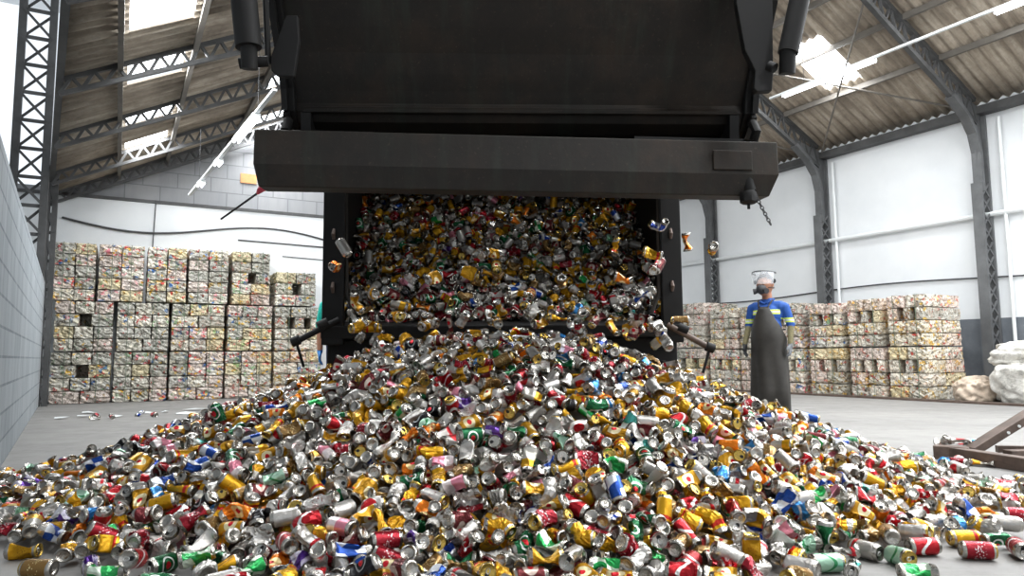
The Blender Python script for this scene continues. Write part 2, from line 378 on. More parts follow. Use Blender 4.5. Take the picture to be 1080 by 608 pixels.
# purlins
for k, hx in enumerate([-.1, .72, 1.95, 3.2, 4.6, 6.0]):
    o = MB(hall).bar((hx, 2.5, roof_z(hx)-.09), (hx, BACK, roof_z(hx)-.09), .06, .1).build('purlin', 'purlin steel')
    tag(o, ['steel purlin along the lowest edge of the left roof skylights', 'steel purlin just above the left roof skylights', 'steel purlin below the second row of left skylights',
            'steel purlin above the second row of left skylights', 'steel purlin high on the left roof slope', 'steel purlin nearest the ridge on the left roof slope'][k], 'purlin', 'roof purlins')
for k, hx in enumerate([8.9, 10.3, 11.2, 12.2]):
    o = MB(hall).bar((hx, 1.5, roof_z(hx)-.09), (hx, BACK, roof_z(hx)-.09), .06, .1).build('purlin', 'purlin steel')
    tag(o, ['steel purlin nearest the ridge on the right roof slope', 'steel purlin midway up the right roof slope', 'steel purlin crossing above the right roof skylight',
            'steel purlin nearest the eave on the right roof slope'][k], 'purlin', 'roof purlins')
def truss(hy, x0, x1, d0, d1, n, label, off=.12, ch=.07):
    t = empty('roof_truss', hall(x0, hy, roof_z(x0)-off), label, 'truss', 'roof trusses', TH)
    def tp(x, low): 
        s = (x-x0)/(x1-x0); z = roof_z(min(max(x, -9), 99)) - off
        return (x, hy, z - (d0 + (d1-d0)*s if low else 0))
    MB(hall).bar(tp(x0, 0), tp(x1, 0), ch, ch).build('top_chord', 'dark truss steel', t)
    MB(hall).bar(tp(x0, 1), tp(x1, 1), ch, ch).build('bottom_chord', 'dark truss steel', t)
    m = MB(hall)
    for i in range(n):
        a = x0 + (x1-x0)*i/n; b = x0 + (x1-x0)*(i+.5)/n; c = x0 + (x1-x0)*(i+1)/n
        m.bar(tp(a, 1), tp(b, 0), .035, .045, (0, 1, 0)); m.bar(tp(b, 0), tp(c, 1), .035, .045, (0, 1, 0))
    m.build('lacing', 'dark truss steel', t)
for hy, lb in [(15.2, 'dark lattice truss tight against the gable end of the left roof'), (13.75, 'second lattice truss from the gable, left roof slope'), (11.65, 'third lattice truss from the gable, left roof slope'),
               (9.5, 'fourth lattice truss from the gable, left roof slope'), (7.15, 'fifth lattice truss from the gable, left roof slope'), (5.6, 'lattice truss nearest overhead on the left roof slope')]:
    truss(hy, eave_left(hy), RIDGE, .17, .42, 36, lb, .06, .05)
for hy, lb in [(6.6, 'haunched lattice rafter above the nearest steel column, right roof slope'), (9.85, 'lattice rafter above the middle steel column, right roof slope'),
               (13.15, 'lattice rafter above the farthest steel column, right roof slope'), (3.4, 'lattice rafter overhead nearest the doorway, right roof slope')]:
    truss(hy, 13.25, RIDGE+.05, .42, .30, 18, lb, .13, .08)
# braces in the roof plane on the right
for (a, b, lb) in [((13.2, 6.7), (10.4, 9.7), 'thin steel brace crossing the right roof bay beside the skylight'), ((10.4, 6.7), (13.2, 9.7), 'thin steel brace crossing under the right roof skylight'),
                   ((13.2, 9.9), (10.4, 13.0), 'thin steel brace in the far right roof bay')]:
    o = MB(hall).tube([(a[0], a[1], roof_z(a[0])-.3), (b[0], b[1], roof_z(b[0])-.3)], .018, 6).build('roof_brace', 'purlin steel'); tag(o, lb, 'brace', 'roof braces')
def column_right(hy, label):
    t = empty('steel_column', hall(13.25, hy, 0), label, 'column', 'right wall columns', TH)
    # flange nearer the hall: straight up, then curving out into the rafter
    m = MB(hall); m.box(13.12, 13.18, hy-.085, hy+.085, 0, 3.75); m.build('front_flange', 'steel grey paint', t)
    m = MB(hall); m.box(13.41, 13.46, hy-.08, hy+.08, 0, 5.0); m.build('wall_flange', 'steel grey paint', t)
    m = MB(hall); n = 14; z0, z1 = .1, 3.75
    for i in range(n):
        a = z0 + (z1-z0)*i/n; b = z0 + (z1-z0)*(i+1)/n
        for s in (-.06, .06):
            m.bar((13.16, hy+s, a), (13.42, hy+s, b), .03, .02, (0, 1, 0)); m.bar((13.42, hy+s, a), (13.16, hy+s, b), .03, .02, (0, 1, 0))
    m.build('lacing', 'steel grey paint', t)
    m = MB(hall)
    pts = [(13.24, 3.6), (13.24, 4.3), (13.14, 4.65), (12.9, 4.95), (12.5, 5.22)]
    for i in range(len(pts)-1):
        (a, b), (c, d) = pts[i], pts[i+1]; m.bar((a, hy, b), (c, hy, d), .16, .08, (0, 0, 1) if i > 1 else (1, 0, 0))
    m.prism([(13.24, 3.6), (13.42, 3.6), (13.42, 5.15), (12.6, 5.35), (12.92, 4.98), (13.16, 4.66)], hy-.015, hy+.015, 'y')
    m.build('haunch', 'steel grey paint', t)
for hy, lb in [(6.6, 'grey lattice steel column nearest the white sacks on the right wall'), (9.85, 'grey lattice steel column rising behind the tall bale stacks'),
               (13.15, 'grey lattice steel column nearest the truck on the right wall'), (3.4, 'grey lattice steel column nearest the doorway, right wall')]:
    column_right(hy, lb)
def column_left(hx, hy, w, label, z1=3.75, ch=.08):
    t = empty('lattice_column', hall(hx, hy, 0), label, 'column', 'left lattice columns', TH)
    for s in (0, 1): MB(hall).box(hx-w*s-ch/2, hx-w*s+ch/2, hy-.05, hy+.05, 0, z1).build('chord', 'dark truss steel', t)
    m = MB(hall); n = int(z1/.44)
    for i in range(n):
        a = z1*i/n; b = z1*(i+1)/n
        m.bar((hx, hy-.05, a), (hx-w, hy-.05, b), .04, .02, (0, 1, 0)); m.bar((hx-w, hy+.05, a), (hx, hy+.05, b), .04, .02, (0, 1, 0))
        m.bar((hx, hy, b), (hx-w, hy, b), .05, .05, (0, 0, 1))
    m.build('lacing', 'dark truss steel', t)
column_left(-1.13, 13.4, .42, 'wide dark lattice column with cross bracing behind the low block wall', 7.4, .11)
column_left(-1.36, 9.0, .4, 'dark lattice column behind the middle of the low block wall', 7.4)
column_left(-1.03, 14.1, .10, 'dark lattice column at the corner of the left bales', 3.9)
column_left(-1.34, 5.6, .4, 'dark lattice column nearest the doorway on the left', 7.4)
# pipes and cables on the walls
def pipe(pts, r, mat, name, label, cat, tf=hall, grp=None):
    o = MB(tf).tube(pts, r, 8).build(name, mat, None, True); return tag(o, label, cat, grp)
pipe([(13.42, 2, 3.2), (13.42, 15.3, 3.2)], .045, 'white pipe', 'wall_pipe', 'long white pipe running level along the right wall', 'pipe')
for hy, lb in [(9.62, 'thin white downpipe beside the middle steel column'), (6.3, 'thin white downpipe beside the nearest steel column')]:
    pipe([(13.42, hy, .3), (13.42, hy, 4.9)], .03, 'white pipe', 'down_pipe', lb, 'pipe')
pipe([(13.47, y, 2.1 + .05*math.sin(y*.9)) for y in np.linspace(3, 15.2, 30)], .014, 'cable black', 'wall_cable', 'thin dark cable along the right wall above the bales', 'cable')
pipe([(x, 15.36, 3.42 - .16*math.sin((x+1)*1.25) - .02*(x+1)) for x in np.linspace(-1.0, 4.6, 26)], .02, 'cable black', 'sagging_cable', 'dark sagging cable across the back white wall above the bales', 'cable')
pipe([(2.1, 15.37, 3.22), (5.2, 15.37, 3.16)], .015, 'cable black', 'wall_conduit', 'thin straight dark conduit low on the back wall beside the truck', 'conduit')
pipe([(3.0, 15.37, 2.93), (5.2, 15.37, 2.86)], .01, 'cable black', 'wall_conduit', 'thinnest dark conduit, lowest on the back wall beside the truck', 'conduit')
pipe([(.55, 15.37, 3.9), (.52, 15.37, 2.8)], .01, 'cable black', 'drop_wire', 'thin vertical wire dropping down the back white wall', 'wire')
# hanging strip lights
def strip_light(a, b, segs, label, tf=world):
    a = Vector(a); b = Vector(b); t = empty('strip_light', tf(*a), label, 'strip light', 'hanging strip lights')
    MB(tf).bar(a, b, .05, .03).build('conduit', 'white pipe', t)
    for s0, s1 in segs:
        p = a.lerp(b, s0) - Vector((0, 0, .03)); q = a.lerp(b, s1) - Vector((0, 0, .03))
        f = MB(tf).bar(p, q, .1, .035).build('fixture', 'white pipe', t)
        for k in (-.03, .03):
            d = (q-p).normalized().cross(Vector((0, 0, 1)))*k - Vector((0, 0, .035))
            MB(tf).tube([p+d, q+d], .014, 8).build('tube', 'lit tube', f)
    for s in (.15, .85):
        p = a.lerp(b, s); MB(tf).tube([p, p + Vector((0, 0, .9))], .004, 5).build('hanger_wire', 'cable black', t)
strip_light((10.02, 8.35, 5.32), (10.03, 3.6, 5.32), [(.06, .42), (.78, .98)], 'long hanging strip light with two lit tube fixtures below the right roof', hall)
strip_light((-5.365, 11.5, 3.49), (-2.77, 8.0, 3.92), [(.16, .2), (.4, .44), (.63, .84)], 'slanting strip light hanging in front of the grey gable beside the truck')
# ================================================================ the truck tipping its load
T = empty('garbage_truck', truck(0, 0, 0), 'dark sooty refuse truck with raised tailgate pouring cans from its body', 'truck', None, TY)
SS = 'sooty steel'; BK = 'soot black'
m = MB(truck)
m.box(-1.25, -1.19, .02, 5.2, 1.0, 3.2).box(1.19, 1.25, .02, 5.2, 1.0, 3.2)
m.box(-1.25, 1.25, .02, 5.2, .92, .995).box(-1.25, 1.25, .02, 5.2, 3.2, 3.28).box(-1.25, 1.25, 5.14, 5.2, 1.0, 3.2)
for k in range(6): m.box(-1.31, -1.25, .5+k*.9, .62+k*.9, .95, 3.2).box(1.25, 1.31, .5+k*.9, .62+k*.9, .95, 3.2)
m.build('body_shell', BK, T)
for s in (-1, 1):
    p = MB(truck).prism([(s*1.245, 0), (s*1.245, -.16), (s*1.10, -.16), (s*1.10, -.10), (s*1.19, -.08), (s*1.19, 0)], .86, 3.2, 'z').build('rear_post', BK, T, bevel=.008)
    for z in (1.25, 1.62, 2.0): MB(truck).tube([(s*1.17, -.165, z-.035), (s*1.17, -.18, z), (s*1.17, -.165, z+.035)], [.010, .014, .010], 8).build('bolt', 'brown steel', p, True)
    # curved guide rail just inside the post
    MB(truck).tube([(s*1.12, -.14, 2.3), (s*1.10, -.12, 1.9), (s*1.09, -.12, 1.45), (s*1.08, -.14, 1.2), (s*1.02, -.16, 1.06)], .014, 8).build('guide_rail', SS, T, True)
MB(truck).prism([(-.16, .9), (-.17, .985), (.1, 1.04), (.1, .9)], -1.25, 1.25).build('sill', BK, T, bevel=.008)
m = MB(truck); m.box(-.5, -.38, .2, 7.5, .62, .86).box(.38, .5, .2, 7.5, .62, .86)
for k in range(6): m.box(-.5, .5, .4+k*1.1, .5+k*1.1, .66, .8)
m.build('chassis_frame', BK, T)
MB(truck).box(-1.24, 1.24, .0, .16, .42, .9).build('bumper_panel', BK, T, bevel=.01)  # bumper with a panel added to darken the gap under the sill
for s in (-1, 1):
    for yy in (1.7, 3.0):
        w = MB(truck)
        w.tube([(s*.82, yy, .48), (s*.84, yy, .48), (s*1.1, yy, .48), (s*1.12, yy, .48)], [.44, .48, .48, .44], 28).build('wheel', 'rubber', T, True)
    for yy in (.0,):
        MB(truck).prism([(1.3, 1.04), (1.3, 1.14), (3.5, 1.14), (3.5, 1.04)], s*.8, s*1.22).build('mudguard', BK, T)
# latch arms sticking out on both sides near the sill
for s, e, z0, z1 in ((-1, -1.37, 1.0, .885), (1, 1.37, .95, .82)):
    a = MB(truck).tube([(s*1.12, -.2, z0+.03), (e, -.3, z1)], .021, 10); a.build('latch_arm', 'brown steel' if s > 0 else BK, T, True)
    c = MB(truck).tube([(e-.02*s, -.31, z1+.01), (e+.03*s, -.31, z1-.01)], .033, 10).build('latch_knob', BK, T, True)
    c = MB(truck).bar((e, -.31, z1-.01), (e-s*.05, -.31, z1-.17), .016, .016).build('latch_hook', BK, T)
    c = MB(truck).tube([(s*1.19, -.22, z0+.01), (s*1.25, -.24, z0-.02)], .036, 10).build('latch_collar', BK, T, True)
# ---- raised tailgate
def gate(x, y, z): return truck(x+.066, y-4.98, z)
G = MB(gate)
# profile of the hopper seen from below (y towards the body, z up)
prof = [(3.84, 1.97), (3.74, 1.985), (3.66, 2.02), (3.625, 2.07), (3.635, 2.115), (3.60, 2.17), (3.55, 2.24), (3.49, 2.33), (3.41, 2.43), (3.33, 2.54), (3.25, 2.68), (3.18, 2.86), (3.13, 3.1), (3.12, 3.4), (3.15, 3.8), (3.3, 4.2), (3.6, 4.5)]
inn = [(y+.05, z+.05) for y, z in prof][::-1]
tg = G.prism(prof + inn, -1.19, 1.19).build('tailgate', SS, T)
side = [(3.74, 1.96), (3.60, 2.06), (3.57, 2.17), (3.45, 2.33), (3.29, 2.54), (3.14, 2.86), (3.08, 3.3), (3.1, 3.9), (3.5, 4.6), (4.9, 4.6), (4.98, 3.3), (4.6, 2.5), (4.3, 2.1)]
for s in (-1, 1): MB(gate).prism(side, s*1.19, s*1.235).build('side_plate', BK, tg, bevel=.006)
# rim flange round the side plates
for s in (-1, 1):
    f = MB(gate)
    for (a, b), (c, d) in zip(side[:9], side[1:9]): f.bar((s*1.235, a, b), (s*1.235, c, d), .07, .03, (1, 0, 0))
    f.build('side_flange', BK, tg)
# bead added for the highlight along the rolled bottom edge of the hopper plate
MB(gate).tube([(-1.15, 3.615, 2.07), (1.15, 3.615, 2.07)], .02, 8).build('highlight_bead', SS, tg, True)
MB(gate).prism([(3.75, 1.84), (3.78, 1.95), (4.35, 2.25), (4.5, 2.15), (4.3, 1.93), (3.8, 1.82)], -1.19, 1.19).build('inner_pan', BK, tg)
MB(gate).prism([(3.44, 1.835), (3.44, 1.855), (3.9, 1.88), (3.9, 1.84)], -1.02, 1.12).build('pan_edge', BK, tg)
# lip beam across the bottom
def lip(x, y, z): return gate(x, y+.03*x, z-.011*x)
lb = MB(lip)
sec = [(3.40, 1.86), (3.355, 1.853), (3.345, 1.682), (3.375, 1.578), (3.50, 1.583), (3.62, 1.855)]
xl = [-1.305, -1.305, -1.305, -1.285, -1.285, -1.305]; xr = [1.27, 1.27, 1.27, 1.225, 1.225, 1.27]
n = 6; vs = [(xl[i], *sec[i]) for i in range(n)] + [(xr[i], *sec[i]) for i in range(n)]
lb.add(vs, [(i, (i+1) % n, (i+1) % n+n, i+n) for i in range(n)] + [tuple(range(n))[::-1], tuple(range(n, 2*n))])
LB = lb.build('lip_beam', SS, tg, bevel=.006)
MB(lip).box(-1.15, -.75, 3.42, 3.8, 1.862, 1.875).build('top_tread', BK, tg); MB(lip).box(.55, 1.12, 3.40, 3.8, 1.862, 1.88).build('top_tread', BK, tg)
MB(lip).box(.93, 1.13, 3.335, 3.347, 1.70, 1.80).build('access_plate', SS, tg, bevel=.004)
for s in (-1, 1): MB(gate).prism([(3.42, 1.86), (3.9, 1.86), (4.3, 2.1), (3.75, 2.14), (3.6, 2.05), (3.62, 1.9)], s*1.11, s*1.16).build('lip_bracket', BK, tg)
for s in (-1, 1):
    MB(gate).tube([(s*1.21, 3.55, 1.99), (s*1.21, 3.5, 1.93), (s*1.21, 3.56, 1.88)], .025, 8).build('shackle', BK, tg, True)
MB(lip).tube([(1.115, 3.38, 1.68), (1.125, 3.37, 1.60)], .03, 10).build('hook_stud', BK, tg, True)
MB(lip).tube([(1.11, 3.365, 1.60), (1.112, 3.365, 1.585), (1.112, 3.365, 1.545), (1.112, 3.365, 1.535)], [.035, .045, .045, .03], 8).build('hook_nut', BK, tg, True)
MB(lip).tube([(1.112, 3.365, 1.535), (1.112, 3.365, 1.51)], .008, 8).build('hook_pin', BK, tg, True)
# hydraulic rams with the lug plates they end on
for s, xa, xb in ((-1, -1.40, -1.235), (1, 1.53, 1.165)):
    r = MB(gate).tube([(xa, 2.96, 3.6), (xb, 3.0, 2.13)], .056 if s < 0 else .045, 16).build('hydraulic_ram', BK, T, True)
    MB(gate).tube([(xb, 3.0, 2.14), (xb, 3.02, 2.04)], .036, 12).build('ram_eye', BK, r, True)
    MB(gate).tube([(xb-.05, 3.03, 2.07), (xb+.07*(-s), 3.05, 2.09)], .024, 10).build('ram_pin', BK, r, True)
MB(gate).tube([(-1.245, 3.04, 3.6), (-1.20, 3.06, 2.6), (-1.18, 3.1, 2.1)], .014, 8).build('hose', BK, T, True)
MB(gate).prism([(-1.10, 2.32), (-1.165, 2.12), (-1.16, 2.06), (-1.13, 2.035), (-1.06, 2.035), (-1.04, 2.2), (-1.05, 2.32)], 3.08, 3.11, 'y').build('ram_lug', BK, tg, bevel=.004)
MB(gate).prism([(.97, 3.0), (.97, 2.4), (1.0, 2.18), (1.045, 2.08), (1.035, 1.995), (1.05, 1.98), (1.12, 1.985), (1.13, 2.08), (1.14, 2.4), (1.15, 3.0)], 3.08, 3.12, 'y').build('ram_lug', BK, tg, bevel=.004)
MB(gate).bar((1.42, 3.08, 3.4), (1.20, 3.08, 2.15), .025, .025).build('stay_bar', BK, T)
# dangling chain, own thing
ch = MB(world); p = Vector(lip(1.145, 3.36, 1.585)); d = Vector((.072, 0, -.155)).normalized(); L = 10
for i in range(L):
    c = p + d*(i+.5)*.0172; a = d; b = Vector((0, 1, 0)) if i % 2 else d.cross(Vector((0, 1, 0)))
    pts = [c + a*math.cos(t)*.0115 + b*math.sin(t)*.0075 for t in np.linspace(0, 2*PI, 11)]
    ch.tube([tuple(q) for q in pts], .0028, 6, False)
tag(ch.build('chain', 'dark truss steel', None, True), 'short steel chain dangling from the end of the tailgate lip', 'chain')
# rod with a red end behind the lip
t = empty('tie_rod', (-1.59, 4.0, 1.65), 'thin dark rod with a red tip poking out beside the tailgate lip', 'rod')
MB().tube([(-1.72, 4.1, 1.60), (-1.36, 3.7, 1.66)], .006, 8).build('rod', BK, t, True)
MB().tube([(-1.36, 3.7, 1.66), (-1.335, 3.67, 1.672), (-1.30, 3.64, 1.675), (-1.27, 3.62, 1.68)], [.01, .018, .018, .012], 8).build('tip', 'red plastic', t, True)
# ================================================================ bales
def brick_mesh(seed, mat, n=6):
    rs = np.random.RandomState(seed); V = {}; F = []; vs = []
    def vid(i, j, k):
        key = (i, j, k)
        if key not in V:
            p = np.array([i/n-.5, j/n-.5, k/n-.5]); q = p + rs.uniform(-1, 1, 3)*.03
            e = sum(abs(c) > .49 for c in p)
            if e >= 2: q = q*.965
            V[key] = len(vs); vs.append(tuple(q))
        return V[key]
    for a in range(n):
        for b in range(n):
            for s in (0, n):
                q = [(a, b), (a+1, b), (a+1, b+1), (a, b+1)]
                if s: q = q[::-1]
                F.append(tuple(vid(x, y, s) for x, y in q[::-1])); F.append(tuple(vid(s, x, y) for x, y in q[::-1])); F.append(tuple(vid(y, s, x) for x, y in q[::-1]))
    me = bpy.data.meshes.new('brick'); me.from_pydata(vs, [], F); me.materials.append(M[mat]); return me
BM = {m: [brick_mesh(11*k+len(m), m) for k in range(4)] for m in ('colourful bale', 'silver green bale', 'golden bale', 'pinkish bale')}
def bale(frame, x0, x1, y0, z0, z1, dep, mats, label, group, nx=3, nz=4, slots=(), nd=1, rz=0., strap=2):
    """one strapped block of pressed briquettes; frame maps (along, into, up) to world"""
    cx = (x0+x1)/2; t = empty('can_bale', frame(cx, y0+dep/2, z0), label, 'bale', group)
    ex = (frame(1, 0, 0)-frame(0, 0, 0)).to_3d(); ang = math.atan2(ex.y, ex.x)
    h = (z1-z0)/nz; w = (x1-x0)
    jx = rnd.uniform(-.015, .015)
    for r in range(nz):
        if r in slots:
            g = .15*w; cells = [(x0, x0+w*.27), (x0+w*.27+g, x0+w*.62), (x0+w*.62+g, x1)]
            if len(slots) > 1 and slots[1] == 'one': pass
        elif ('one', r) in slots:
            cells = [(x0, x0+w*.42), (x0+w*.62, x1)]
        else:
            k = nx if r % 2 or rnd.random() < .6 else max(2, nx-1); cells = [(x0+w*i/k, x0+w*(i+1)/k) for i in range(k)]
        rm = rnd.choice(mats)
        for a, b in cells:
            for dd in range(nd):
                me = rnd.choice(BM[rm if rnd.random() < .75 else rnd.choice(mats)])
                o = bpy.data.objects.new('briquette', me); COL.objects.link(o); o.parent = t; o.matrix_parent_inverse = t.matrix_world.inverted()
                o.location = frame((a+b)/2+jx*rnd.uniform(.3, 1.), y0+dep*(dd+.5)/nd+rnd.uniform(-.012, .012), z0+h*(r+.5)+.001)
                o.rotation_euler = (0, 0, ang+rnd.uniform(-.008, .008)); o.scale = (b-a-.010, dep/nd-.008, h-.009)
        if r in slots or ('one', r) in slots:   # the hollow ends at the middle of the block
            o = bpy.data.objects.new('briquette', BM['silver green bale'][0]); COL.objects.link(o); o.parent = t; o.matrix_parent_inverse = t.matrix_world.inverted()
            o.location = frame(cx, y0+dep*.8, z0+h*(r+.5)); o.rotation_euler = (0, 0, ang); o.scale = (w*.9, dep*.2, h*.9)
    for i in range(strap):
        xs = x0 + w*(i+.5)/strap + rnd.uniform(-.04, .04)
        MB(frame).tube([(xs, y0-.02, z0+.01), (xs+.005, y0-.022, (z0+z1)/2), (xs, y0-.02, z1+.0), (xs, y0+dep*.5, z1+.006), (xs, y0+dep+.01, z1)], .005, 5).build('strap', 'strap green', t)
    return t
G_L = 'pressed can bales stacked against the back wall'; G_R = 'pressed can bales stacked along the right wall'
CB, SG, GB, PB = 'colourful bale', 'silver green bale', 'golden bale', 'pinkish bale'
cols_low = [(-1.0, -.08), (-.05, .82), (.85, 1.79), (1.82, 2.68), (2.71, 3.66), (3.7, 4.6)]
cols_top = [(-1.04, -.40), (-.35, .38), (.42, 1.08), (1.13, 1.84), (1.90, 2.62), (2.72, 3.52)]
colname = ['first column from the wall', 'second column from the wall', 'third column from the wall', 'fourth column from the wall', 'fifth column from the wall', 'sixth column, beside the truck']
lowm = [[SG, SG, CB], [CB, CB, SG], [CB, PB], [CB, CB, PB], [CB, GB, PB], [CB]]
midm = [[SG, SG, CB], [CB, SG], [CB, PB, PB], [CB, PB], [CB, PB, SG], [CB]]
topm = [[CB, CB, SG], [CB, SG], [CB, CB], [SG, CB], [CB, PB, SG], [SG, SG, CB]]
desc = {'low': ['greyish bale with one dark slot, on the floor in the', 'multicoloured bale on the floor in the', 'speckled red and yellow bale on the floor in the', 'pale colourful bale on the floor in the', 'golden speckled bale on the floor in the', 'speckled bale on the floor in the'],
        'mid': ['grey bale with one dark slot in the middle of the', 'pale speckled bale in the middle of the', 'pinkish speckled bale in the middle of the', 'pale pink speckled bale in the middle of the', 'speckled bale with small dark slots in the middle of the', 'speckled bale in the middle of the'],
        'top': ['tall pale bale topmost on the', 'tall silvery bale topmost on the', 'tall colourful bale topmost on the', 'tall greyish silver bale topmost on the', 'tall bale with one dark slot topmost on the', 'short silvery green bale topmost on the']}
for i in range(5):
    a, b = cols_low[i]; j = rnd.uniform(-.03, .03)
    def lab(k): return desc[k][i] + ' ' + colname[i]
    bale(hall, a, b, 14.5+j, 0, .9, .8, lowm[i], lab('low'), G_L, 3, 4, [[('one', 2)], [], [], [], []][i])
    j2 = rnd.uniform(-.03, .03)
    bale(hall, a+rnd.uniform(0, .02), b-.01, 14.52+j2, .912, 1.8, .78, midm[i], lab('mid'), G_L, 3, 4, [[('one', 2)], [], [], [], [2]][i])
for i in range(6):
    a, b = cols_top[i]; z1 = 2.50 if i == 5 else 2.87+rnd.uniform(-.02, .03)
    bale(hall, a, b, 14.55+rnd.uniform(-.04, .04), 1.815, z1, .74, topm[i], desc['top'][i] + ' ' + colname[i], G_L, 2, 3 if i == 5 else 5, [[], [], [], [], [('one', 2)], [('one', 1)]][i])
def right(a, d, z): return hall(11.35+d, a, z)   # along the wall, into the stack, up
def rightn(a, d, z): return hall(11.35+d, 20-a, z)
stk = [(12.0, 12.66, 1.0, 'nearest the big lattice column'), ]
specs = [ # (from, to, top, description of the stack)
 (6.62, 7.27, .86, 1.72, 'end stack beside the white sacks'), (7.36, 8.0, .86, 1.70, 'second stack from the white sacks'),
 (8.12, 8.84, .86, 1.68, 'third stack from the white sacks'), (8.98, 9.7, .86, 1.74, 'stack just beside the worker'),
 (9.8, 10.5, .86, 1.74, 'stack behind the worker'), (10.56, 11.4, .86, 1.74, 'stack between the worker and the truck'), (11.5, 12.6, .9, 1.92, 'farthest tall stack beside the truck')]
for k, (a, b, zm, zt, nm) in enumerate(specs):
    md = [[GB, PB, GB], [PB, GB, PB], [PB, GB], [PB, CB], [PB, PB], [PB, CB], [PB, SG]][k]; mt = [[PB, GB, PB], [PB, GB], [CB, PB], [PB, CB], [PB, CB], [PB], [PB, SG]][k]
    c0 = ['golden brown', 'pale golden', 'pinkish beige', 'beige', 'pale pinkish', 'dusty pink', 'pale silvery'][k]
    bale(rightn, 20-b, 20-a, 0, 0, zm, 1.1, md, c0 + ' slotted bale on the floor in the ' + nm, G_R, 2, 4, [2], 2)
    bale(rightn, 20-b+.01, 20-a-.01, .0+rnd.uniform(-.03, .03), zm+.012, zt, 1.06, mt, c0 + ' bale topmost on the ' + nm, G_R, 2, 4, [2] if k in (0, 1, 2, 3, 4) else [], 2)
# ================================================================ sacks
def sack(name, c, size, seed, mat, label, wr=.12):
    bm = bmesh.new(); bmesh.ops.create_icosphere(bm, subdivisions=5, radius=1)
    from mathutils import noise
    for v in bm.verts:
        p = v.co.copy(); n1 = noise.noise(p*1.3 + Vector((seed, 0, 0))); n2 = noise.noise(p*3.7 + Vector((0, seed, 0))); n3 = noise.noise(Vector((p.x*6, p.y*6, p.z*2.5)) + Vector((0, 0, seed)))
        q = p*(1 + wr*2*n1 + wr*1.3*n2 + wr*1.1*abs(n3) - wr*.3)
        q = Vector((abs(q.x)**.8*(1 if q.x > 0 else -1), abs(q.y)**.8*(1 if q.y > 0 else -1), abs(q.z)**.8*(1 if q.z > 0 else -1)))
        v.co = Vector((q.x*size[0], q.y*size[1], max(q.z, -.72)*size[2]))
    zm = min(v.co.z for v in bm.verts)
    C_ = hall(*c)
    for v in bm.verts:
        r = Vector((v.co.x*CT - v.co.y*ST, v.co.x*ST + v.co.y*CT, v.co.z - zm)); v.co = C_ + r
    me = bpy.data.meshes.new(name); bm.to_mesh(me); bm.free(); me.polygons.foreach_set('use_smooth', [True]*len(me.polygons))
    return tag(link(name, me, mat), label, 'sack')
sack('bulk_sack', (11.95, 5.35, 0), (.50, .52, .40), 3.1, 'sack', 'large white woven sack slumped on the floor, lowest of the pile')
sack('bulk_sack', (12.3, 4.2, 0), (.5, .55, .42), 7.7, 'sack', 'white woven sack at the very edge of the sack pile')
sack('bulk_sack', (12.05, 5.35, .56), (.46, .60, .22), 12.3, 'sack', 'folded white sack draped over the top of the sack pile', .16)
sack('bulk_sack', (11.85, 6.15, 0), (.42, .26, .22), 5.5, 'tan sack', 'low tan sack squeezed between the end bale stack and white sacks')
# ================================================================ steel frame on the floor at the right
t = empty('steel_stand', (3.14, 5.2, 0), 'brown steel beam frame lying on the floor by the right edge', 'frame')
MB().bar((3.16, 5.24, .045), (3.5, 4.0, .045), .09, .09).build('base_beam', 'brown steel', t, bevel=.006)
MB().bar((3.10, 5.26, .047), (3.27, 5.12, .047), .12, .10).build('end_cap', 'brown steel', t, bevel=.006)
MB().bar((3.28, 5.12, .07), (4.75, 5.15, .90), .11, .055, (0, 0, 1)).build('diagonal_beam', 'brown steel', t, bevel=.004)
MB().bar((3.42, 4.95, .05), (4.9, 5.15, .05), .08, .09).build('cross_beam', 'brown steel', t, bevel=.004)
MB().bar((3.62, 5.35, .05), (3.85, 5.3, .05), .05, .05).build('stub', 'brown steel', t)
for k in range(2): MB().tube([(3.52+.08*k, 5.085, .20+.045*k), (3.52+.08*k, 5.06, .20+.045*k)], .010, 10).build('bolt', 'white pipe', t)
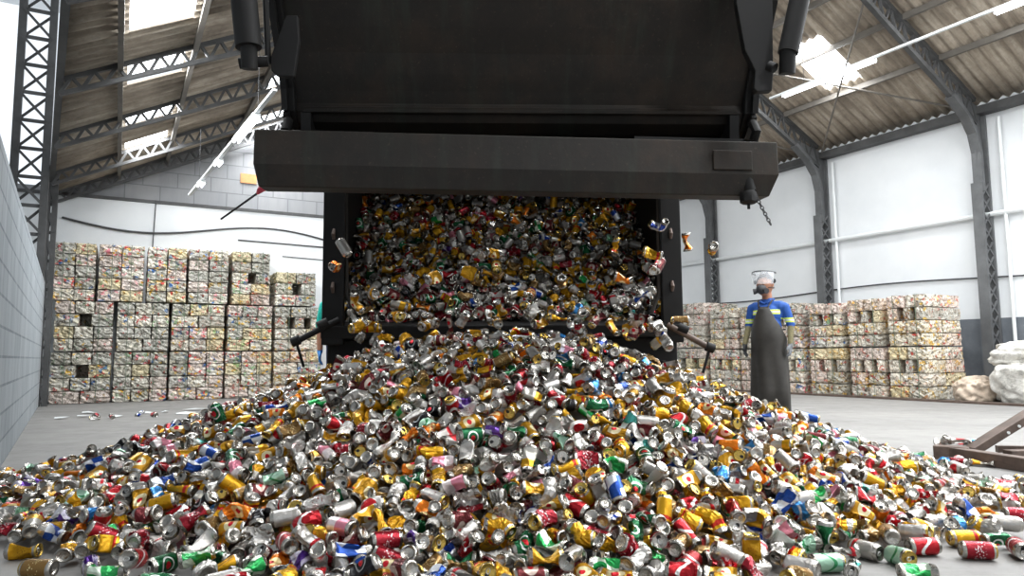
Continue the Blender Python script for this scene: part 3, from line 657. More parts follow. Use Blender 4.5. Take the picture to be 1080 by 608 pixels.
# ---- can shapes and resting poses
NVAR=40
def rotm(ax,a):
    ax=np.array(ax,float);ax/=np.linalg.norm(ax);c,s=math.cos(a),math.sin(a)
    x,y,z=ax;K=np.array([[0,-z,y],[z,0,-x],[-y,x,0]])
    return np.eye(3)+s*K+(1-c)*K@K
def can_mesh(var,segs=20,nb=9):
    """one beverage can: verts, quads, local coords, face tag (0 body,1 lid,2 base)"""
    rs=np.random.RandomState(1000+var)
    slim=var%7==5
    R,Hh=(.0275,.150) if slim else (.033,.120)
    prof=[(0.0,.008,2),(.6,.006,2),(.76,0,2),(.88,.004,2),(1,.014/.12*Hh/Hh*1.0*.12/.12,0)]
    # (radius factor, z, tag of the band that starts here)
    rad=[0.001,.55,.74,.88];zz=[.009,.006,0,.003];tg=[2,2,2,0]
    zb=np.linspace(.013,Hh-.016,nb)
    for k,z in enumerate(zb): rad.append(1.0);zz.append(z);tg.append(0)
    rad+=[.86,.83,.80,.77,.70,.001];zz+=[Hh-.005,Hh-.001,Hh,Hh-.002,Hh-.0055,Hh-.0055];tg+=[1,1,1,1,1,1]
    rad=np.array(rad)*R;zz=np.array(zz);n=len(rad)
    a=np.arange(segs)*2*math.pi/segs
    V=np.stack([np.outer(rad,np.cos(a)),np.outer(rad,np.sin(a)),np.repeat(zz[:,None],segs,1)],2)
    lc=V.copy();lc[:,:,:2]/=R;lc[:,:,2]/=Hh
    body=np.zeros(n);body[4:4+nb]=1
    V[:,:,2]-=Hh/2
    mode=['intact','dent','pinch','bend','squash','crumple','dent','pinch','flat','bend'][var%10]
    if var<4: mode='intact'
    z=V[:,:,2]
    w=np.clip((Hh/2-np.abs(z))/(.25*Hh),0,1); w=w*w*(3-2*w)
    def dent(k,dl,dh):
        nonlocal V
        for _ in range(k):
            ph=rs.uniform(0,6.28);ti=rs.uniform(-.5,.5)
            nn=np.array([math.cos(ph)*math.cos(ti),math.sin(ph)*math.cos(ti),math.sin(ti)])
            c=np.array([0,0,rs.uniform(-.3,.3)*Hh]);d=R*rs.uniform(dl,dh)
            s=(V-c)@nn-d
            s=np.where(s>0,s,0)*w
            V=V-s[:,:,None]*nn*1.15
    if mode=='dent': dent(3,.25,.7)
    if mode in('pinch','flat'):
        ph=rs.uniform(0,6.28);n1=np.array([math.cos(ph),math.sin(ph),0]);n2=np.array([-n1[1],n1[0],0])
        z0=rs.uniform(-.2,.2)*Hh;am=rs.uniform(.6,.82);ww=(.28 if mode=='pinch' else .5)*Hh
        g=np.exp(-((z-z0)/ww)**2)*(w if mode=='pinch' else .35+.65*w)
        q1=V@n1;q2=V@n2
        V=V-(q1*am*g)[:,:,None]*n1+(q2*am*.42*g)[:,:,None]*n2
        # crease offset
        V=V+(g*R*rs.uniform(-.5,.5))[:,:,None]*n1
        dent(2,.4,.8)
    if mode=='bend':
        dent(2,.1,.5)
        ph=rs.uniform(0,6.28);ax=np.array([math.cos(ph),math.sin(ph),0]);z0=rs.uniform(-.15,.15)*Hh
        an=rs.uniform(.5,1.15)
        for i in range(n):
            for j in range(segs):
                t=np.clip((V[i,j,2]-z0)/(.018)+.5,0,1)
                if t>0:
                    m=rotm(ax,an*t);c=np.array([0,0,z0]);V[i,j]=c+m@(V[i,j]-c)
    if mode=='squash':
        f=rs.uniform(.42,.62);tw=rs.uniform(.4,1.)
        zig=np.array([(1 if i%2 else -1) for i in range(n)])*body
        th=np.arctan2(V[:,:,1],V[:,:,0])
        fac=1+zig[:,None]*.16*w
        ang=(z/Hh*tw)
        x=V[:,:,0]*fac;y=V[:,:,1]*fac
        V=np.stack([x*np.cos(ang)-y*np.sin(ang),x*np.sin(ang)+y*np.cos(ang),z*f+zig[:,None]*0],2)
        m=rotm([math.cos(tw*9),math.sin(tw*9),0],rs.uniform(.15,.5))
        t=np.clip(V[:,:,2]/(.03)+.5,0,1)
        V=np.where((t>.5)[:,:,None],V@m.T,V)
        dent(1,.5,.8)
    if mode=='crumple':
        dent(5,.0,.55)
        ph=rs.uniform(0,6.28);m=rotm([math.cos(ph),math.sin(ph),0],rs.uniform(.2,.6))
        t=np.clip(V[:,:,2]/(.05)+.5,0,1)[:,:,None]
        V=V*(1-t)+(V@m.T)*t
    amp={'intact':.0,'dent':.0009,'pinch':.0018,'bend':.0022,'squash':.003,'crumple':.0035,'flat':.002}[mode]
    no=rs.uniform(-1,1,(n,segs,3))*amp*body[:,None,None]
    V=V+no
    V-= (V.reshape(-1,3).max(0)+V.reshape(-1,3).min(0))/2
    faces=[];tags=[]
    for i in range(n-1):
        for j in range(segs):
            k=(j+1)%segs
            faces.append((i*segs+j,i*segs+k,(i+1)*segs+k,(i+1)*segs+j));tags.append(tg[i])
    return V.reshape(-1,3),np.array(faces),lc.reshape(-1,3),np.array(tags),mode
# cans at rest: step in x, y, z (4 mm steps), three turns (3 degree steps), shape
NCAN = 2608
STEP_X = [
51,55,7,26,12,28,2,5,11,4,4,2,7,6,2,7,5,0,1,5,0,2,7,2,8,4,0,2,1,0,1,1,4,10,6,3,4,0,1,4,2,0,1,1,1,0,4,1,1,5,4,2,7,0,0,4,2,0,2,0,1,3,4,1,1,3,5,1,2,1,0,0,0,1,0,1,0,0,1,9,4,0,4,3,1,0,
1,1,0,2,0,1,0,2,0,5,1,1,3,1,3,2,0,1,1,2,1,1,3,1,2,3,1,1,1,1,2,3,2,0,1,1,0,0,2,0,1,1,0,2,1,0,1,3,0,0,0,1,3,1,2,2,0,1,0,0,2,2,3,1,1,2,1,0,3,0,3,2,1,0,2,2,0,1,1,1,0,1,0,1,1,0,1,1,1,2,
0,0,0,1,2,1,1,1,0,1,0,5,0,1,2,0,1,1,2,1,0,1,0,0,0,1,2,0,0,3,0,0,1,1,1,0,2,0,2,1,0,0,1,1,3,0,0,1,1,4,0,0,0,2,0,0,2,1,1,2,3,1,1,0,0,2,1,1,1,0,1,1,0,1,1,1,0,0,1,0,1,3,1,0,1,1,2,0,2,1,
0,1,0,0,0,1,0,1,1,1,1,0,0,1,0,1,0,1,0,1,0,1,4,0,0,0,1,0,1,1,0,0,1,1,0,1,0,1,1,1,2,1,1,0,1,1,1,1,0,0,0,0,1,0,2,0,1,1,1,4,1,1,1,0,0,2,1,0,1,0,1,1,1,1,1,1,0,1,0,1,0,0,1,1,0,4,1,1,0,0,
0,1,3,1,0,0,1,0,0,2,0,2,1,1,1,1,0,2,1,1,1,0,0,1,0,1,0,0,2,0,2,0,3,1,1,0,1,1,2,1,1,0,0,1,1,0,1,0,1,2,0,1,0,1,0,0,1,1,1,0,2,0,0,1,0,0,0,1,0,0,1,0,2,0,0,0,0,1,0,0,0,0,0,1,0,0,1,0,0,0,
0,0,0,0,1,0,1,0,0,1,0,0,1,0,0,0,1,1,0,0,0,1,1,0,0,1,0,0,1,1,0,1,1,0,0,1,0,0,0,1,0,1,0,0,1,0,0,2,0,0,0,0,1,0,1,0,0,1,0,1,1,1,0,1,0,0,1,0,0,1,0,1,0,0,1,0,0,0,0,0,0,0,1,0,0,1,0,0,0,0,
0,0,1,0,0,1,0,0,0,1,0,0,0,0,1,0,0,0,1,0,0,1,1,0,1,0,0,1,0,1,0,0,0,0,0,0,1,0,0,2,1,0,0,1,0,1,0,0,0,0,0,0,1,0,0,0,2,0,0,1,0,0,2,0,0,1,0,0,1,0,0,0,1,0,0,0,0,1,0,1,0,0,1,0,1,0,0,1,0,1,
0,0,1,0,1,0,0,0,0,0,1,0,0,1,0,0,0,1,0,0,1,0,0,0,0,0,1,0,0,0,0,0,1,0,0,0,0,1,0,1,0,1,1,0,0,0,0,1,0,0,0,0,1,1,0,1,2,0,1,0,0,0,1,0,0,0,1,1,0,0,0,1,0,0,0,0,2,0,1,0,0,1,0,0,1,0,0,0,1,0,
1,0,0,0,1,0,0,0,0,1,1,0,0,1,0,0,1,0,1,0,0,0,0,1,0,0,0,0,0,0,0,1,1,0,1,0,0,1,0,0,0,0,1,0,1,0,0,0,0,0,0,1,0,1,0,0,1,0,0,1,0,0,1,0,0,1,0,0,0,1,1,0,0,1,0,0,1,0,0,0,0,0,2,0,0,1,0,1,0,0,
0,1,1,0,0,0,1,0,0,0,1,1,0,0,0,1,0,0,1,0,0,0,1,0,1,0,0,0,0,1,0,0,1,0,0,0,0,0,0,1,1,0,1,1,0,0,0,1,0,1,0,0,0,0,1,0,1,0,0,0,1,0,0,0,0,0,0,1,1,0,0,0,0,1,0,0,0,0,0,1,0,1,0,1,0,0,0,0,1,0,
0,0,1,0,1,0,1,0,0,0,1,1,0,0,1,0,0,1,0,1,0,2,0,0,0,0,1,0,1,0,0,0,1,0,0,1,0,0,0,0,0,0,0,1,0,0,0,0,1,0,0,1,0,0,1,1,0,1,0,0,0,0,0,1,0,0,0,0,0,1,0,0,1,0,1,0,1,0,0,0,0,0,1,1,0,0,0,0,1,0,
0,1,0,0,0,1,0,0,1,0,1,1,0,0,0,1,0,0,0,2,1,0,0,0,1,0,1,1,0,0,0,0,0,0,0,1,0,0,1,0,0,2,1,0,0,0,0,1,0,0,0,1,0,1,0,0,0,0,0,0,1,0,1,0,0,0,0,1,0,0,1,0,0,1,1,0,0,0,0,1,0,0,0,1,0,0,1,0,0,0,
0,0,0,1,0,1,0,0,0,1,0,0,1,0,1,0,0,0,1,1,0,0,1,0,1,1,0,0,1,0,1,0,1,0,0,1,0,0,0,1,0,0,1,0,0,0,1,0,1,1,0,1,0,0,1,0,1,0,1,0,0,1,0,0,0,0,1,0,1,0,0,1,0,1,0,0,0,0,0,1,0,0,0,0,1,0,0,1,0,0,
0,0,0,0,1,0,0,0,0,1,0,0,0,1,0,0,0,0,1,1,0,0,0,0,1,1,0,0,0,0,0,0,2,0,2,0,0,2,0,0,2,0,0,0,3,1,0,0,0,0,0,0,1,0,0,0,1,0,0,1,0,0,0,0,0,1,0,0,0,0,1,0,0,1,0,0,0,0,0,1,0,1,0,0,1,0,0,0,0,0,
0,0,1,0,0,1,0,0,0,1,0,0,0,1,0,0,2,0,0,1,0,0,0,0,1,1,0,0,1,0,0,2,2,0,0,2,0,0,1,0,1,0,1,0,0,1,0,1,0,0,0,1,0,0,0,0,0,1,0,1,0,0,1,0,0,0,1,0,0,0,1,0,0,1,0,0,1,0,0,0,1,0,0,1,0,0,0,1,1,1,
0,0,1,1,0,0,1,0,0,0,1,0,0,0,0,1,0,0,0,0,1,0,1,0,1,0,0,1,0,0,0,1,0,1,0,0,1,0,0,0,1,0,0,2,0,0,0,0,0,1,0,0,0,0,0,1,1,3,0,0,1,0,0,1,0,0,1,0,0,0,0,1,0,1,0,0,0,0,1,0,0,0,0,0,1,1,0,0,0,1,
0,0,0,1,0,0,1,0,1,0,0,0,0,1,0,0,0,0,0,1,0,0,0,0,1,0,0,1,0,1,0,0,0,1,0,1,1,0,1,0,0,0,1,2,1,0,0,0,0,1,0,0,1,0,1,0,1,0,0,1,0,0,0,0,0,0,1,0,0,1,0,0,1,0,0,2,0,0,0,0,0,1,1,0,0,0,0,0,0,1,
0,1,0,0,1,0,0,1,0,1,0,0,1,0,0,0,0,0,1,1,0,1,0,0,0,1,0,0,0,0,0,1,0,0,0,0,0,0,1,0,1,0,0,0,2,0,0,1,0,0,1,0,1,0,1,0,1,0,0,1,1,0,0,1,0,1,1,0,0,0,0,0,0,0,0,1,0,2,1,0,1,0,0,0,1,0,0,1,0,0,
0,1,0,1,0,0,0,0,0,1,0,0,0,0,1,0,0,0,0,0,2,0,0,0,1,0,0,0,0,1,0,0,0,0,1,0,1,0,0,0,0,0,1,0,0,0,1,0,1,0,0,0,0,0,2,0,0,1,0,0,0,0,1,0,1,0,2,0,0,1,0,0,1,0,0,1,0,1,0,0,1,0,1,0,1,1,0,0,0,0,
1,0,1,0,0,1,0,1,1,0,0,0,0,1,0,0,0,1,0,0,1,0,0,1,0,0,0,1,0,0,1,0,0,0,0,0,0,1,0,0,0,0,1,0,0,1,0,1,0,0,1,0,0,0,1,1,0,0,1,1,0,0,0,0,0,1,0,1,1,1,0,0,1,1,1,0,0,1,0,0,1,0,0,0,0,0,1,0,1,0,
0,0,0,1,0,0,2,0,1,0,1,0,0,0,0,1,0,0,0,1,0,0,0,1,0,0,0,0,0,1,0,0,1,0,1,0,0,0,0,1,0,0,0,0,1,0,1,0,0,0,1,0,0,1,0,0,0,1,0,0,0,0,0,1,1,0,0,1,0,0,1,0,0,1,0,0,0,1,1,0,1,0,1,0,1,0,0,1,0,0,
1,0,0,0,1,0,0,0,0,1,0,0,0,1,1,0,0,0,1,0,1,0,0,1,0,1,0,0,0,1,0,0,1,0,0,0,0,1,0,2,0,0,0,0,1,0,1,0,0,0,1,0,0,0,0,0,0,0,1,0,0,0,0,0,1,0,0,1,0,1,0,0,0,1,0,0,0,1,0,0,2,0,0,1,1,1,0,1,0,0,
0,2,0,0,0,1,0,1,0,0,0,1,0,1,0,0,0,1,0,0,0,0,0,1,0,1,0,0,1,0,0,0,0,1,0,0,1,0,1,0,1,0,0,2,1,0,1,0,0,0,0,0,1,0,0,0,0,0,0,1,0,1,0,0,0,0,1,0,1,0,1,0,0,1,0,0,0,0,1,0,0,0,1,0,0,1,0,0,0,1,
0,1,0,0,0,1,0,0,0,1,1,0,0,1,1,1,0,0,0,1,1,0,0,1,0,0,1,1,1,0,0,1,0,1,0,0,1,0,1,0,0,0,1,1,0,0,0,1,1,0,0,0,1,0,0,1,0,0,0,0,0,0,1,0,0,2,0,1,0,0,0,1,0,0,0,1,0,0,1,0,0,0,0,0,1,0,0,1,0,1,
0,1,0,0,1,0,0,1,0,0,0,0,1,0,0,0,1,1,0,1,0,0,0,0,0,1,2,0,0,1,0,1,0,1,0,0,2,0,0,1,1,1,1,0,1,0,0,1,1,1,0,1,1,2,0,1,1,1,1,1,0,0,1,1,0,1,1,1,0,1,0,0,1,0,0,2,0,0,1,1,0,4,0,1,1,0,0,1,0,2,
0,1,1,1,0,1,1,0,1,0,1,0,0,1,0,1,1,3,0,1,1,0,0,3,1,0,1,1,0,1,3,1,1,1,1,1,0,1,0,0,1,0,1,1,1,1,2,0,0,0,0,1,0,4,0,2,1,0,1,0,1,1,1,0,0,0,3,1,0,0,0,1,2,1,0,1,0,2,0,1,1,2,2,0,0,0,1,0,1,2,
1,2,2,2,1,1,0,2,0,1,0,1,0,2,1,0,0,1,0,1,2,0,0,1,4,0,2,1,0,0,0,2,0,0,2,0,1,4,1,0,0,0,2,0,1,1,0,3,0,0,1,2,1,2,1,0,1,0,1,2,1,1,0,1,0,1,1,0,1,2,1,1,3,2,0,1,0,1,0,1,1,0,1,3,1,0,3,0,0,0,
1,2,1,1,0,1,0,1,0,2,1,2,1,3,2,0,1,1,0,0,1,0,0,0,4,1,0,3,0,2,2,0,0,1,1,0,3,2,2,0,2,1,1,1,4,2,1,0,1,1,0,1,1,1,0,0,0,2,2,0,2,0,1,1,2,4,0,2,1,1,2,1,1,3,1,2,2,1,2,0,1,2,1,0,1,2,0,4,1,0,
2,1,1,4,1,0,0,1,1,5,2,1,0,3,1,0,1,0,1,4,4,0,1,3,5,2,0,2,0,1,0,4,1,0,1,3,1,0,0,2,1,0,2,1,3,1,1,2,1,1,3,1,0,1,1,0,3,1,3,7,2,0,2,2,1,2,1,2,8,0,0,5,2,1,3,2,5,2,5,1,7,12,14,5,3,3,2,14,
6,1,3,15,]
PLACE_Y = [
1138,992,1145,1010,1187,1008,1174,1214,1238,1305,919,1117,1202,1269,1128,1234,1201,1107,1300,1217,1185,1082,1237,1370,1201,1078,1175,1033,1111,1171,1222,888,1163,1084,1112,1078,
1051,824,1165,1296,1133,1256,1016,1196,769,978,1040,992,1148,1060,1256,1141,957,926,1168,1013,798,1071,1136,1107,993,1029,965,1051,1101,1075,1046,1021,923,1107,881,1090,1027,1001,
1139,1163,900,936,977,1067,920,972,1024,1193,896,944,1047,884,1085,1140,907,1102,995,1165,1229,942,869,853,1120,1060,822,968,917,993,888,1141,1072,1109,1165,1029,935,891,1080,1138,
855,807,1052,834,1198,1084,970,903,990,1153,1127,1039,1024,956,959,1179,1143,878,1117,1110,1208,1007,787,822,1058,984,840,883,1086,1072,998,1103,769,818,1008,865,921,1165,978,935,
1095,790,895,962,978,806,1142,1036,1168,1067,1110,1087,997,759,1019,1195,922,986,812,1150,784,849,899,1082,823,1128,864,920,793,996,951,752,1106,856,779,1081,811,1050,1060,1025,
1167,900,847,940,816,839,1105,883,797,988,1128,1075,1035,1007,755,1089,782,972,910,974,768,1150,824,1057,1103,936,1171,847,735,950,1108,971,1015,1125,856,1048,796,985,818,763,782,
874,843,950,825,1092,912,1049,743,1176,889,1112,812,933,767,979,953,1075,967,871,922,757,1147,822,790,800,847,1013,987,900,747,1008,820,691,928,1029,947,861,871,1082,801,846,1161,
1215,1181,735,773,1049,1131,1108,760,1003,966,1008,881,934,783,915,803,721,697,1082,875,1091,1238,846,836,1058,1026,973,778,1205,821,1184,1015,1042,989,826,895,737,1038,804,936,
1156,857,913,869,693,793,1091,769,1059,996,938,717,1120,1077,1135,746,859,747,1007,771,1030,914,828,804,846,695,974,1059,1228,893,799,832,1090,875,935,817,782,960,1076,856,1240,
1022,813,691,721,1043,770,677,742,989,901,1049,1010,1114,1158,830,803,729,909,845,940,1067,1171,864,1082,1108,1217,974,1041,783,691,867,707,995,1057,804,839,812,882,727,895,756,
791,947,752,1130,773,1006,845,726,1505,1529,1101,1032,917,1453,1154,948,781,937,1472,705,1421,1573,813,867,1397,1519,1561,1343,805,1290,1480,1537,784,828,736,1451,1468,1327,1435,
962,1141,1425,767,1542,1097,1369,710,990,1251,1197,1512,1371,1536,1327,1399,1039,1387,1278,1446,1121,909,1021,1491,708,738,1419,1383,1409,862,837,884,1124,1302,1346,1074,894,685,
596,936,1501,814,1105,1246,966,1311,789,1288,1262,802,1539,1052,1364,775,662,765,1049,1314,1447,1016,745,1530,1335,1186,1475,925,852,1423,1236,638,1434,1388,1564,1354,1552,1279,
723,996,1106,1353,1321,1391,751,707,652,877,1591,1541,672,691,1404,1377,1059,1167,1129,716,1269,1417,1026,1499,769,1517,1094,818,731,1332,1298,884,1441,799,1293,1469,908,1455,917,
868,1196,973,1014,775,837,1489,621,847,1475,1254,956,1239,1354,786,1361,1506,1255,1174,1271,1538,639,1393,1419,683,1032,1215,1314,804,1406,1375,1570,934,1282,1523,1002,1141,1314,
1458,1342,843,818,1289,1546,742,1096,1428,769,1500,1077,1388,1475,980,1187,889,706,1446,989,1243,711,905,1117,1415,1397,781,1424,1260,857,966,1232,1294,688,733,1521,1059,933,1008,
596,815,660,1311,1046,1354,756,1376,1564,1466,1279,1334,1509,1326,1027,1008,1033,1448,1268,1303,829,1349,690,750,674,1370,1256,883,786,1072,1404,800,1538,1459,1495,1482,1142,903,
1441,1277,1548,1091,1403,975,1297,1422,824,625,854,1247,583,763,1475,654,920,705,889,736,724,869,955,1107,1093,1376,1525,1492,1036,703,779,1297,876,956,1354,1397,999,1567,1249,
1331,806,1448,1330,1311,1274,823,1319,786,1278,910,1142,759,1452,1490,1114,682,1441,1513,1404,991,760,844,1543,1032,794,822,859,1066,655,971,1533,1441,1241,1301,636,991,935,1428,
1366,1468,1513,1421,1111,861,1556,1493,1091,834,1467,1425,717,1335,777,1374,658,1266,1347,957,1394,894,697,1572,921,1357,1299,1517,740,1294,1281,981,911,952,1485,1125,1250,1329,
937,1237,707,1549,599,1384,1046,1467,687,793,875,749,1302,1278,816,1448,1074,661,631,865,1345,1411,962,1028,1013,725,1166,1257,641,1526,1464,1519,905,718,1442,1575,1362,749,833,
1538,1493,1189,1501,919,1428,797,1027,972,1134,1384,847,1565,987,889,1406,1284,1336,1358,663,827,792,1081,1459,747,1328,1118,1376,711,961,1549,778,1414,1244,1099,1321,607,682,627,
704,854,1313,1304,954,1477,1514,1051,1488,1418,940,997,665,1388,1018,1289,1451,749,1197,823,676,874,854,1272,1125,1528,805,828,1392,1257,1445,928,871,906,1476,1561,1373,1282,1270,
1255,1452,644,1307,1347,995,1240,1503,1365,1434,734,1069,1260,1077,620,1542,762,658,591,738,1574,1516,788,949,1523,911,968,1036,924,1493,813,1098,1052,632,810,832,1464,1283,1400,
1559,1460,866,1314,1315,1388,692,762,1339,1408,1326,712,1203,885,1540,1000,829,1423,1453,701,1565,1245,792,1473,1438,1020,684,750,847,1133,661,1502,789,1378,1360,1301,1483,619,
1381,579,1508,732,1169,1061,1599,1120,958,1089,1280,1261,1011,1260,811,1407,1356,911,1483,885,1383,915,991,675,594,935,1300,1396,957,866,1419,1331,1519,1099,828,903,1552,1283,724,
1260,1329,1569,1503,655,774,1057,1149,1577,723,1371,757,958,690,599,853,1345,803,1310,1459,869,790,1242,1434,994,635,1427,853,1176,1498,703,677,1533,1461,619,834,1013,1121,1252,
744,1407,1078,1512,1299,1491,716,979,1102,1413,1075,723,1029,1478,889,821,949,932,841,1381,1284,1489,1375,1318,1049,989,1336,1264,765,805,656,1349,909,1549,1475,744,1541,1407,1360,
688,1262,1290,1133,826,1563,786,956,1314,590,1021,1429,1412,1094,795,634,1383,867,1152,648,1240,1276,1575,765,928,1427,700,844,1338,1273,1402,812,1467,1311,675,820,1061,715,1529,
1494,1388,745,1554,878,1348,965,718,1537,1502,765,1012,627,1522,995,1590,1115,976,735,650,1091,956,1120,1572,1032,1514,1302,679,1421,983,603,1258,811,1140,1427,1268,705,1359,1453,
921,1056,1470,572,1372,1407,842,659,1475,769,1372,1489,1392,896,694,1356,1557,1401,1319,1339,1281,1312,1046,786,1163,747,802,723,944,1548,1144,1198,917,1251,881,753,1292,831,577,
675,1349,1498,1416,780,1339,1194,1509,1084,1091,1002,1455,677,1389,861,801,643,1114,1024,625,792,1299,1537,1334,718,1127,665,1484,1379,1270,1565,1486,1324,1403,1048,757,1146,1040,
839,1578,1068,1554,1562,715,730,599,1522,1532,1524,1468,962,655,697,1282,1421,1358,1498,1422,978,1310,738,777,995,869,819,1247,1383,942,1232,1453,912,798,1343,1397,1312,924,1141,
1287,1375,602,1096,757,1482,1441,1330,1466,747,1354,1265,851,1055,1532,1518,635,895,831,1080,1028,1254,662,806,1123,1419,1547,1507,651,1315,873,701,718,1496,1369,1476,1007,1279,
1397,1525,732,1455,765,680,669,1539,986,1165,1100,603,714,1554,943,1358,1027,1340,571,973,1114,1409,787,802,1430,1259,1310,1492,1369,1343,699,1470,1077,808,910,884,737,635,1512,
1503,1303,866,1327,821,849,1312,1028,772,1145,1443,1195,1176,1538,1270,1347,1392,1381,1285,1288,1250,1008,1376,1484,1284,749,664,1529,1403,1427,1454,719,685,1048,995,1463,962,1508,
603,631,1413,1123,813,1580,1492,1362,1328,875,1562,892,1259,775,1506,1556,1310,1029,1450,1304,1107,710,1137,790,931,835,1537,1159,917,754,1343,1478,1333,1378,733,1372,1524,687,
1486,997,1437,872,897,1426,1533,1087,867,615,1244,1192,1460,673,1272,1251,650,1385,964,799,1341,1408,1407,754,996,1045,731,1287,1071,1495,644,717,1102,770,1143,663,1553,1340,667,
698,1384,1362,1520,1303,807,1324,1029,603,1507,1009,1247,1284,1374,846,1347,1538,1466,1427,692,876,1389,1053,986,1291,865,1501,728,828,1436,606,1512,936,1141,626,1165,956,1553,790,
1532,1258,678,1205,710,1395,1409,1070,1422,1174,913,1270,1339,1021,1458,1487,793,780,882,759,1355,663,1456,1052,1507,766,807,1152,1471,706,744,1542,727,601,731,1330,1128,1311,1317,
752,1383,642,990,1294,1292,1186,1105,650,689,1036,855,896,1489,1409,1338,1073,843,1444,1425,1264,1352,1549,1249,874,1362,718,1339,962,1121,1556,1569,1011,692,1526,1281,1025,1396,
829,830,652,662,1029,798,1496,619,810,1458,1389,670,777,1299,1168,1356,942,1459,914,1527,789,1054,713,1087,1274,1512,580,1548,751,715,1073,1251,640,738,697,1149,1062,1196,599,1125,
1294,1179,983,1387,1367,769,1258,1319,1546,1339,673,1436,690,1418,1481,1420,950,1487,630,1470,1375,1520,1101,1515,1401,1029,851,1441,1389,1566,889,821,926,1402,1572,1321,1500,1280,
849,631,727,1307,757,1259,1136,879,1551,718,1459,679,1449,613,932,1046,797,1361,1361,657,812,992,767,1505,1334,1337,1521,1265,740,708,1179,1286,863,788,1100,938,1406,1129,956,1385,
1541,1038,1318,649,1379,1470,612,907,1530,847,1578,1482,697,1286,1062,688,1433,1411,1348,1152,637,1077,728,808,923,1461,1505,832,1365,669,894,1251,1240,1340,984,1517,1266,1189,
1440,1311,1025,666,1118,770,1557,966,1298,1538,828,646,1425,879,739,758,803,1372,938,1514,714,1281,1305,1453,1472,1409,1095,857,921,1395,847,876,1490,1332,1050,681,1206,1081,739,
1182,1128,997,1265,604,1008,1549,1550,1524,793,1438,1288,788,870,835,698,660,1580,1501,644,979,1422,1026,1483,1144,750,956,1310,812,894,1396,1270,1440,1355,722,766,1368,627,840,
1535,778,1506,1099,1471,1197,1065,1334,1511,1382,1390,928,1460,1296,1246,1348,907,1299,1370,755,1316,1012,1253,846,733,927,1456,1529,668,1046,1012,1342,1406,801,1489,707,1328,681,
1575,1176,870,1260,1556,1433,1098,1554,856,1520,953,1161,1413,688,1059,1449,1278,1274,979,578,1125,595,818,880,652,1426,1307,758,1291,999,790,1534,1508,925,1390,1357,837,1075,1496,
815,729,800,846,1013,1487,1475,692,1461,776,1445,611,1539,639,1359,1032,910,742,1252,1410,1325,886,1440,758,625,1275,941,1323,1374,966,689,896,1421,1210,1584,1131,711,1516,1239,
1557,1340,1540,1394,1047,853,670,1089,989,725,1295,1435,1154,792,1309,821,1286,1266,1343,1491,762,973,708,1365,1462,856,734,1427,593,830,945,908,1016,1318,1445,803,1485,878,779,
1033,1275,1561,888,615,1546,1059,864,660,1386,1090,1501,1363,992,1297,1248,690,1259,766,1018,1373,1404,1538,638,1348,959,1166,1472,997,1457,1510,820,845,1575,715,1559,1114,1510,
1424,1449,1361,801,1430,1337,940,1284,746,706,1467,1524,743,1084,1264,1409,1499,1245,1317,658,686,757,909,1489,1328,1277,1480,1183,889,979,1396,967,877,1049,990,929,928,1305,1447,
787,728,1297,1540,823,587,1375,864,1146,1010,1572,1540,1345,759,838,1367,1196,1351,1289,1063,1521,1006,1434,1388,784,852,1459,1266,1031,703,710,945,794,657,886,1218,1094,1023,907,
725,810,973,618,1560,1361,1152,1555,899,764,1060,738,1476,1422,1112,758,1319,638,1520,1324,1469,1442,1018,1259,682,1540,837,920,918,1347,1408,1419,1298,932,999,1503,1466,1402,1337,
1077,1275,1385,848,1128,1527,1048,774,1506,825,1484,1192,793,881,699,745,1216,1167,971,865,1391,1318,1582,1299,1509,812,1562,991,890,1441,1363,1362,1489,1369,853,1451,1037,1283,
786,1073,723,1429,1265,1110,1279,799,673,1383,1338,942,1024,822,1312,1157,702,999,1089,740,829,1068,920,750,1054,1185,969,841,778,881,865,793,909,713,816,1143,1105,1124,681,1078,
857,775,815,739,1054,1019,948,726,927,886,996,979,760,830,754,668,895,789,1228,917,1116,1077,1156,1034,1005,799,697,720,850,879,939,747,973,1179,1205,989,959,836,1242,909,1131,839,
1057,709,1017,799,780,779,748,1035,877,1074,1052,818,1013,1122,728,754,1173,896,923,1195,850,1146,770,877,1220,778,858,835,1033,984,1112,792,971,903,1187,936,806,998,728,1086,1071,
875,756,1128,1210,1143,1049,836,775,948,928,787,761,845,1056,824,807,874,898,1095,1027,1113,719,984,952,1207,1017,1037,789,1137,916,818,850,901,751,836,1171,968,922,873,772,810,
1063,1141,940,968,812,1085,1047,1102,721,900,987,758,1225,860,926,950,787,839,825,1114,1217,891,733,826,866,1031,965,1153,780,944,918,1085,1125,931,800,750,882,976,826,1059,906,
1166,857,1136,1039,1111,955,956,759,980,917,1007,874,918,792,943,850,825,838,1154,1069,1129,1233,1095,896,961,1078,940,777,1058,981,1098,1114,901,834,857,950,926,760,913,794,822,
910,856,1118,879,974,838,1004,959,1064,1034,1016,908,948,931,1048,971,992,1123,900,1141,877,1028,1073,797,1085,849,853,757,1166,824,1061,972,1133,879,1021,999,949,802,924,1087,941,
835,1142,977,974,1078,1047,954,868,765,1032,940,982,857,900,806,1004,1149,1057,966,882,821,931,1129,1223,1075,1010,962,835,1061,1033,977,923,943,896,872,995,1140,1250,847,921,1179,
947,1091,1122,1056,986,1200,903,965,1078,1181,1008,1106,878,1046,1144,983,856,954,1068,927,1145,1042,1089,1258,890,1011,1123,1171,980,1326,1046,1025,1141,1176,927,957,897,1069,
1003,1094,872,1145,979,1141,1273,1275,1026,815,853,1189,1046,1174,931,1260,1076,1118,1224,1001,979,1146,1040,845,892,958,1361,1046,1013,1271,1133,1243,1057,920,981,1263,1014,1223,
1188,891,1279,1075,1238,1325,949,910,1202,1235,1019,1329,1176,988,958,1047,1199,1235,961,1028,1234,926,870,1033,1213,]
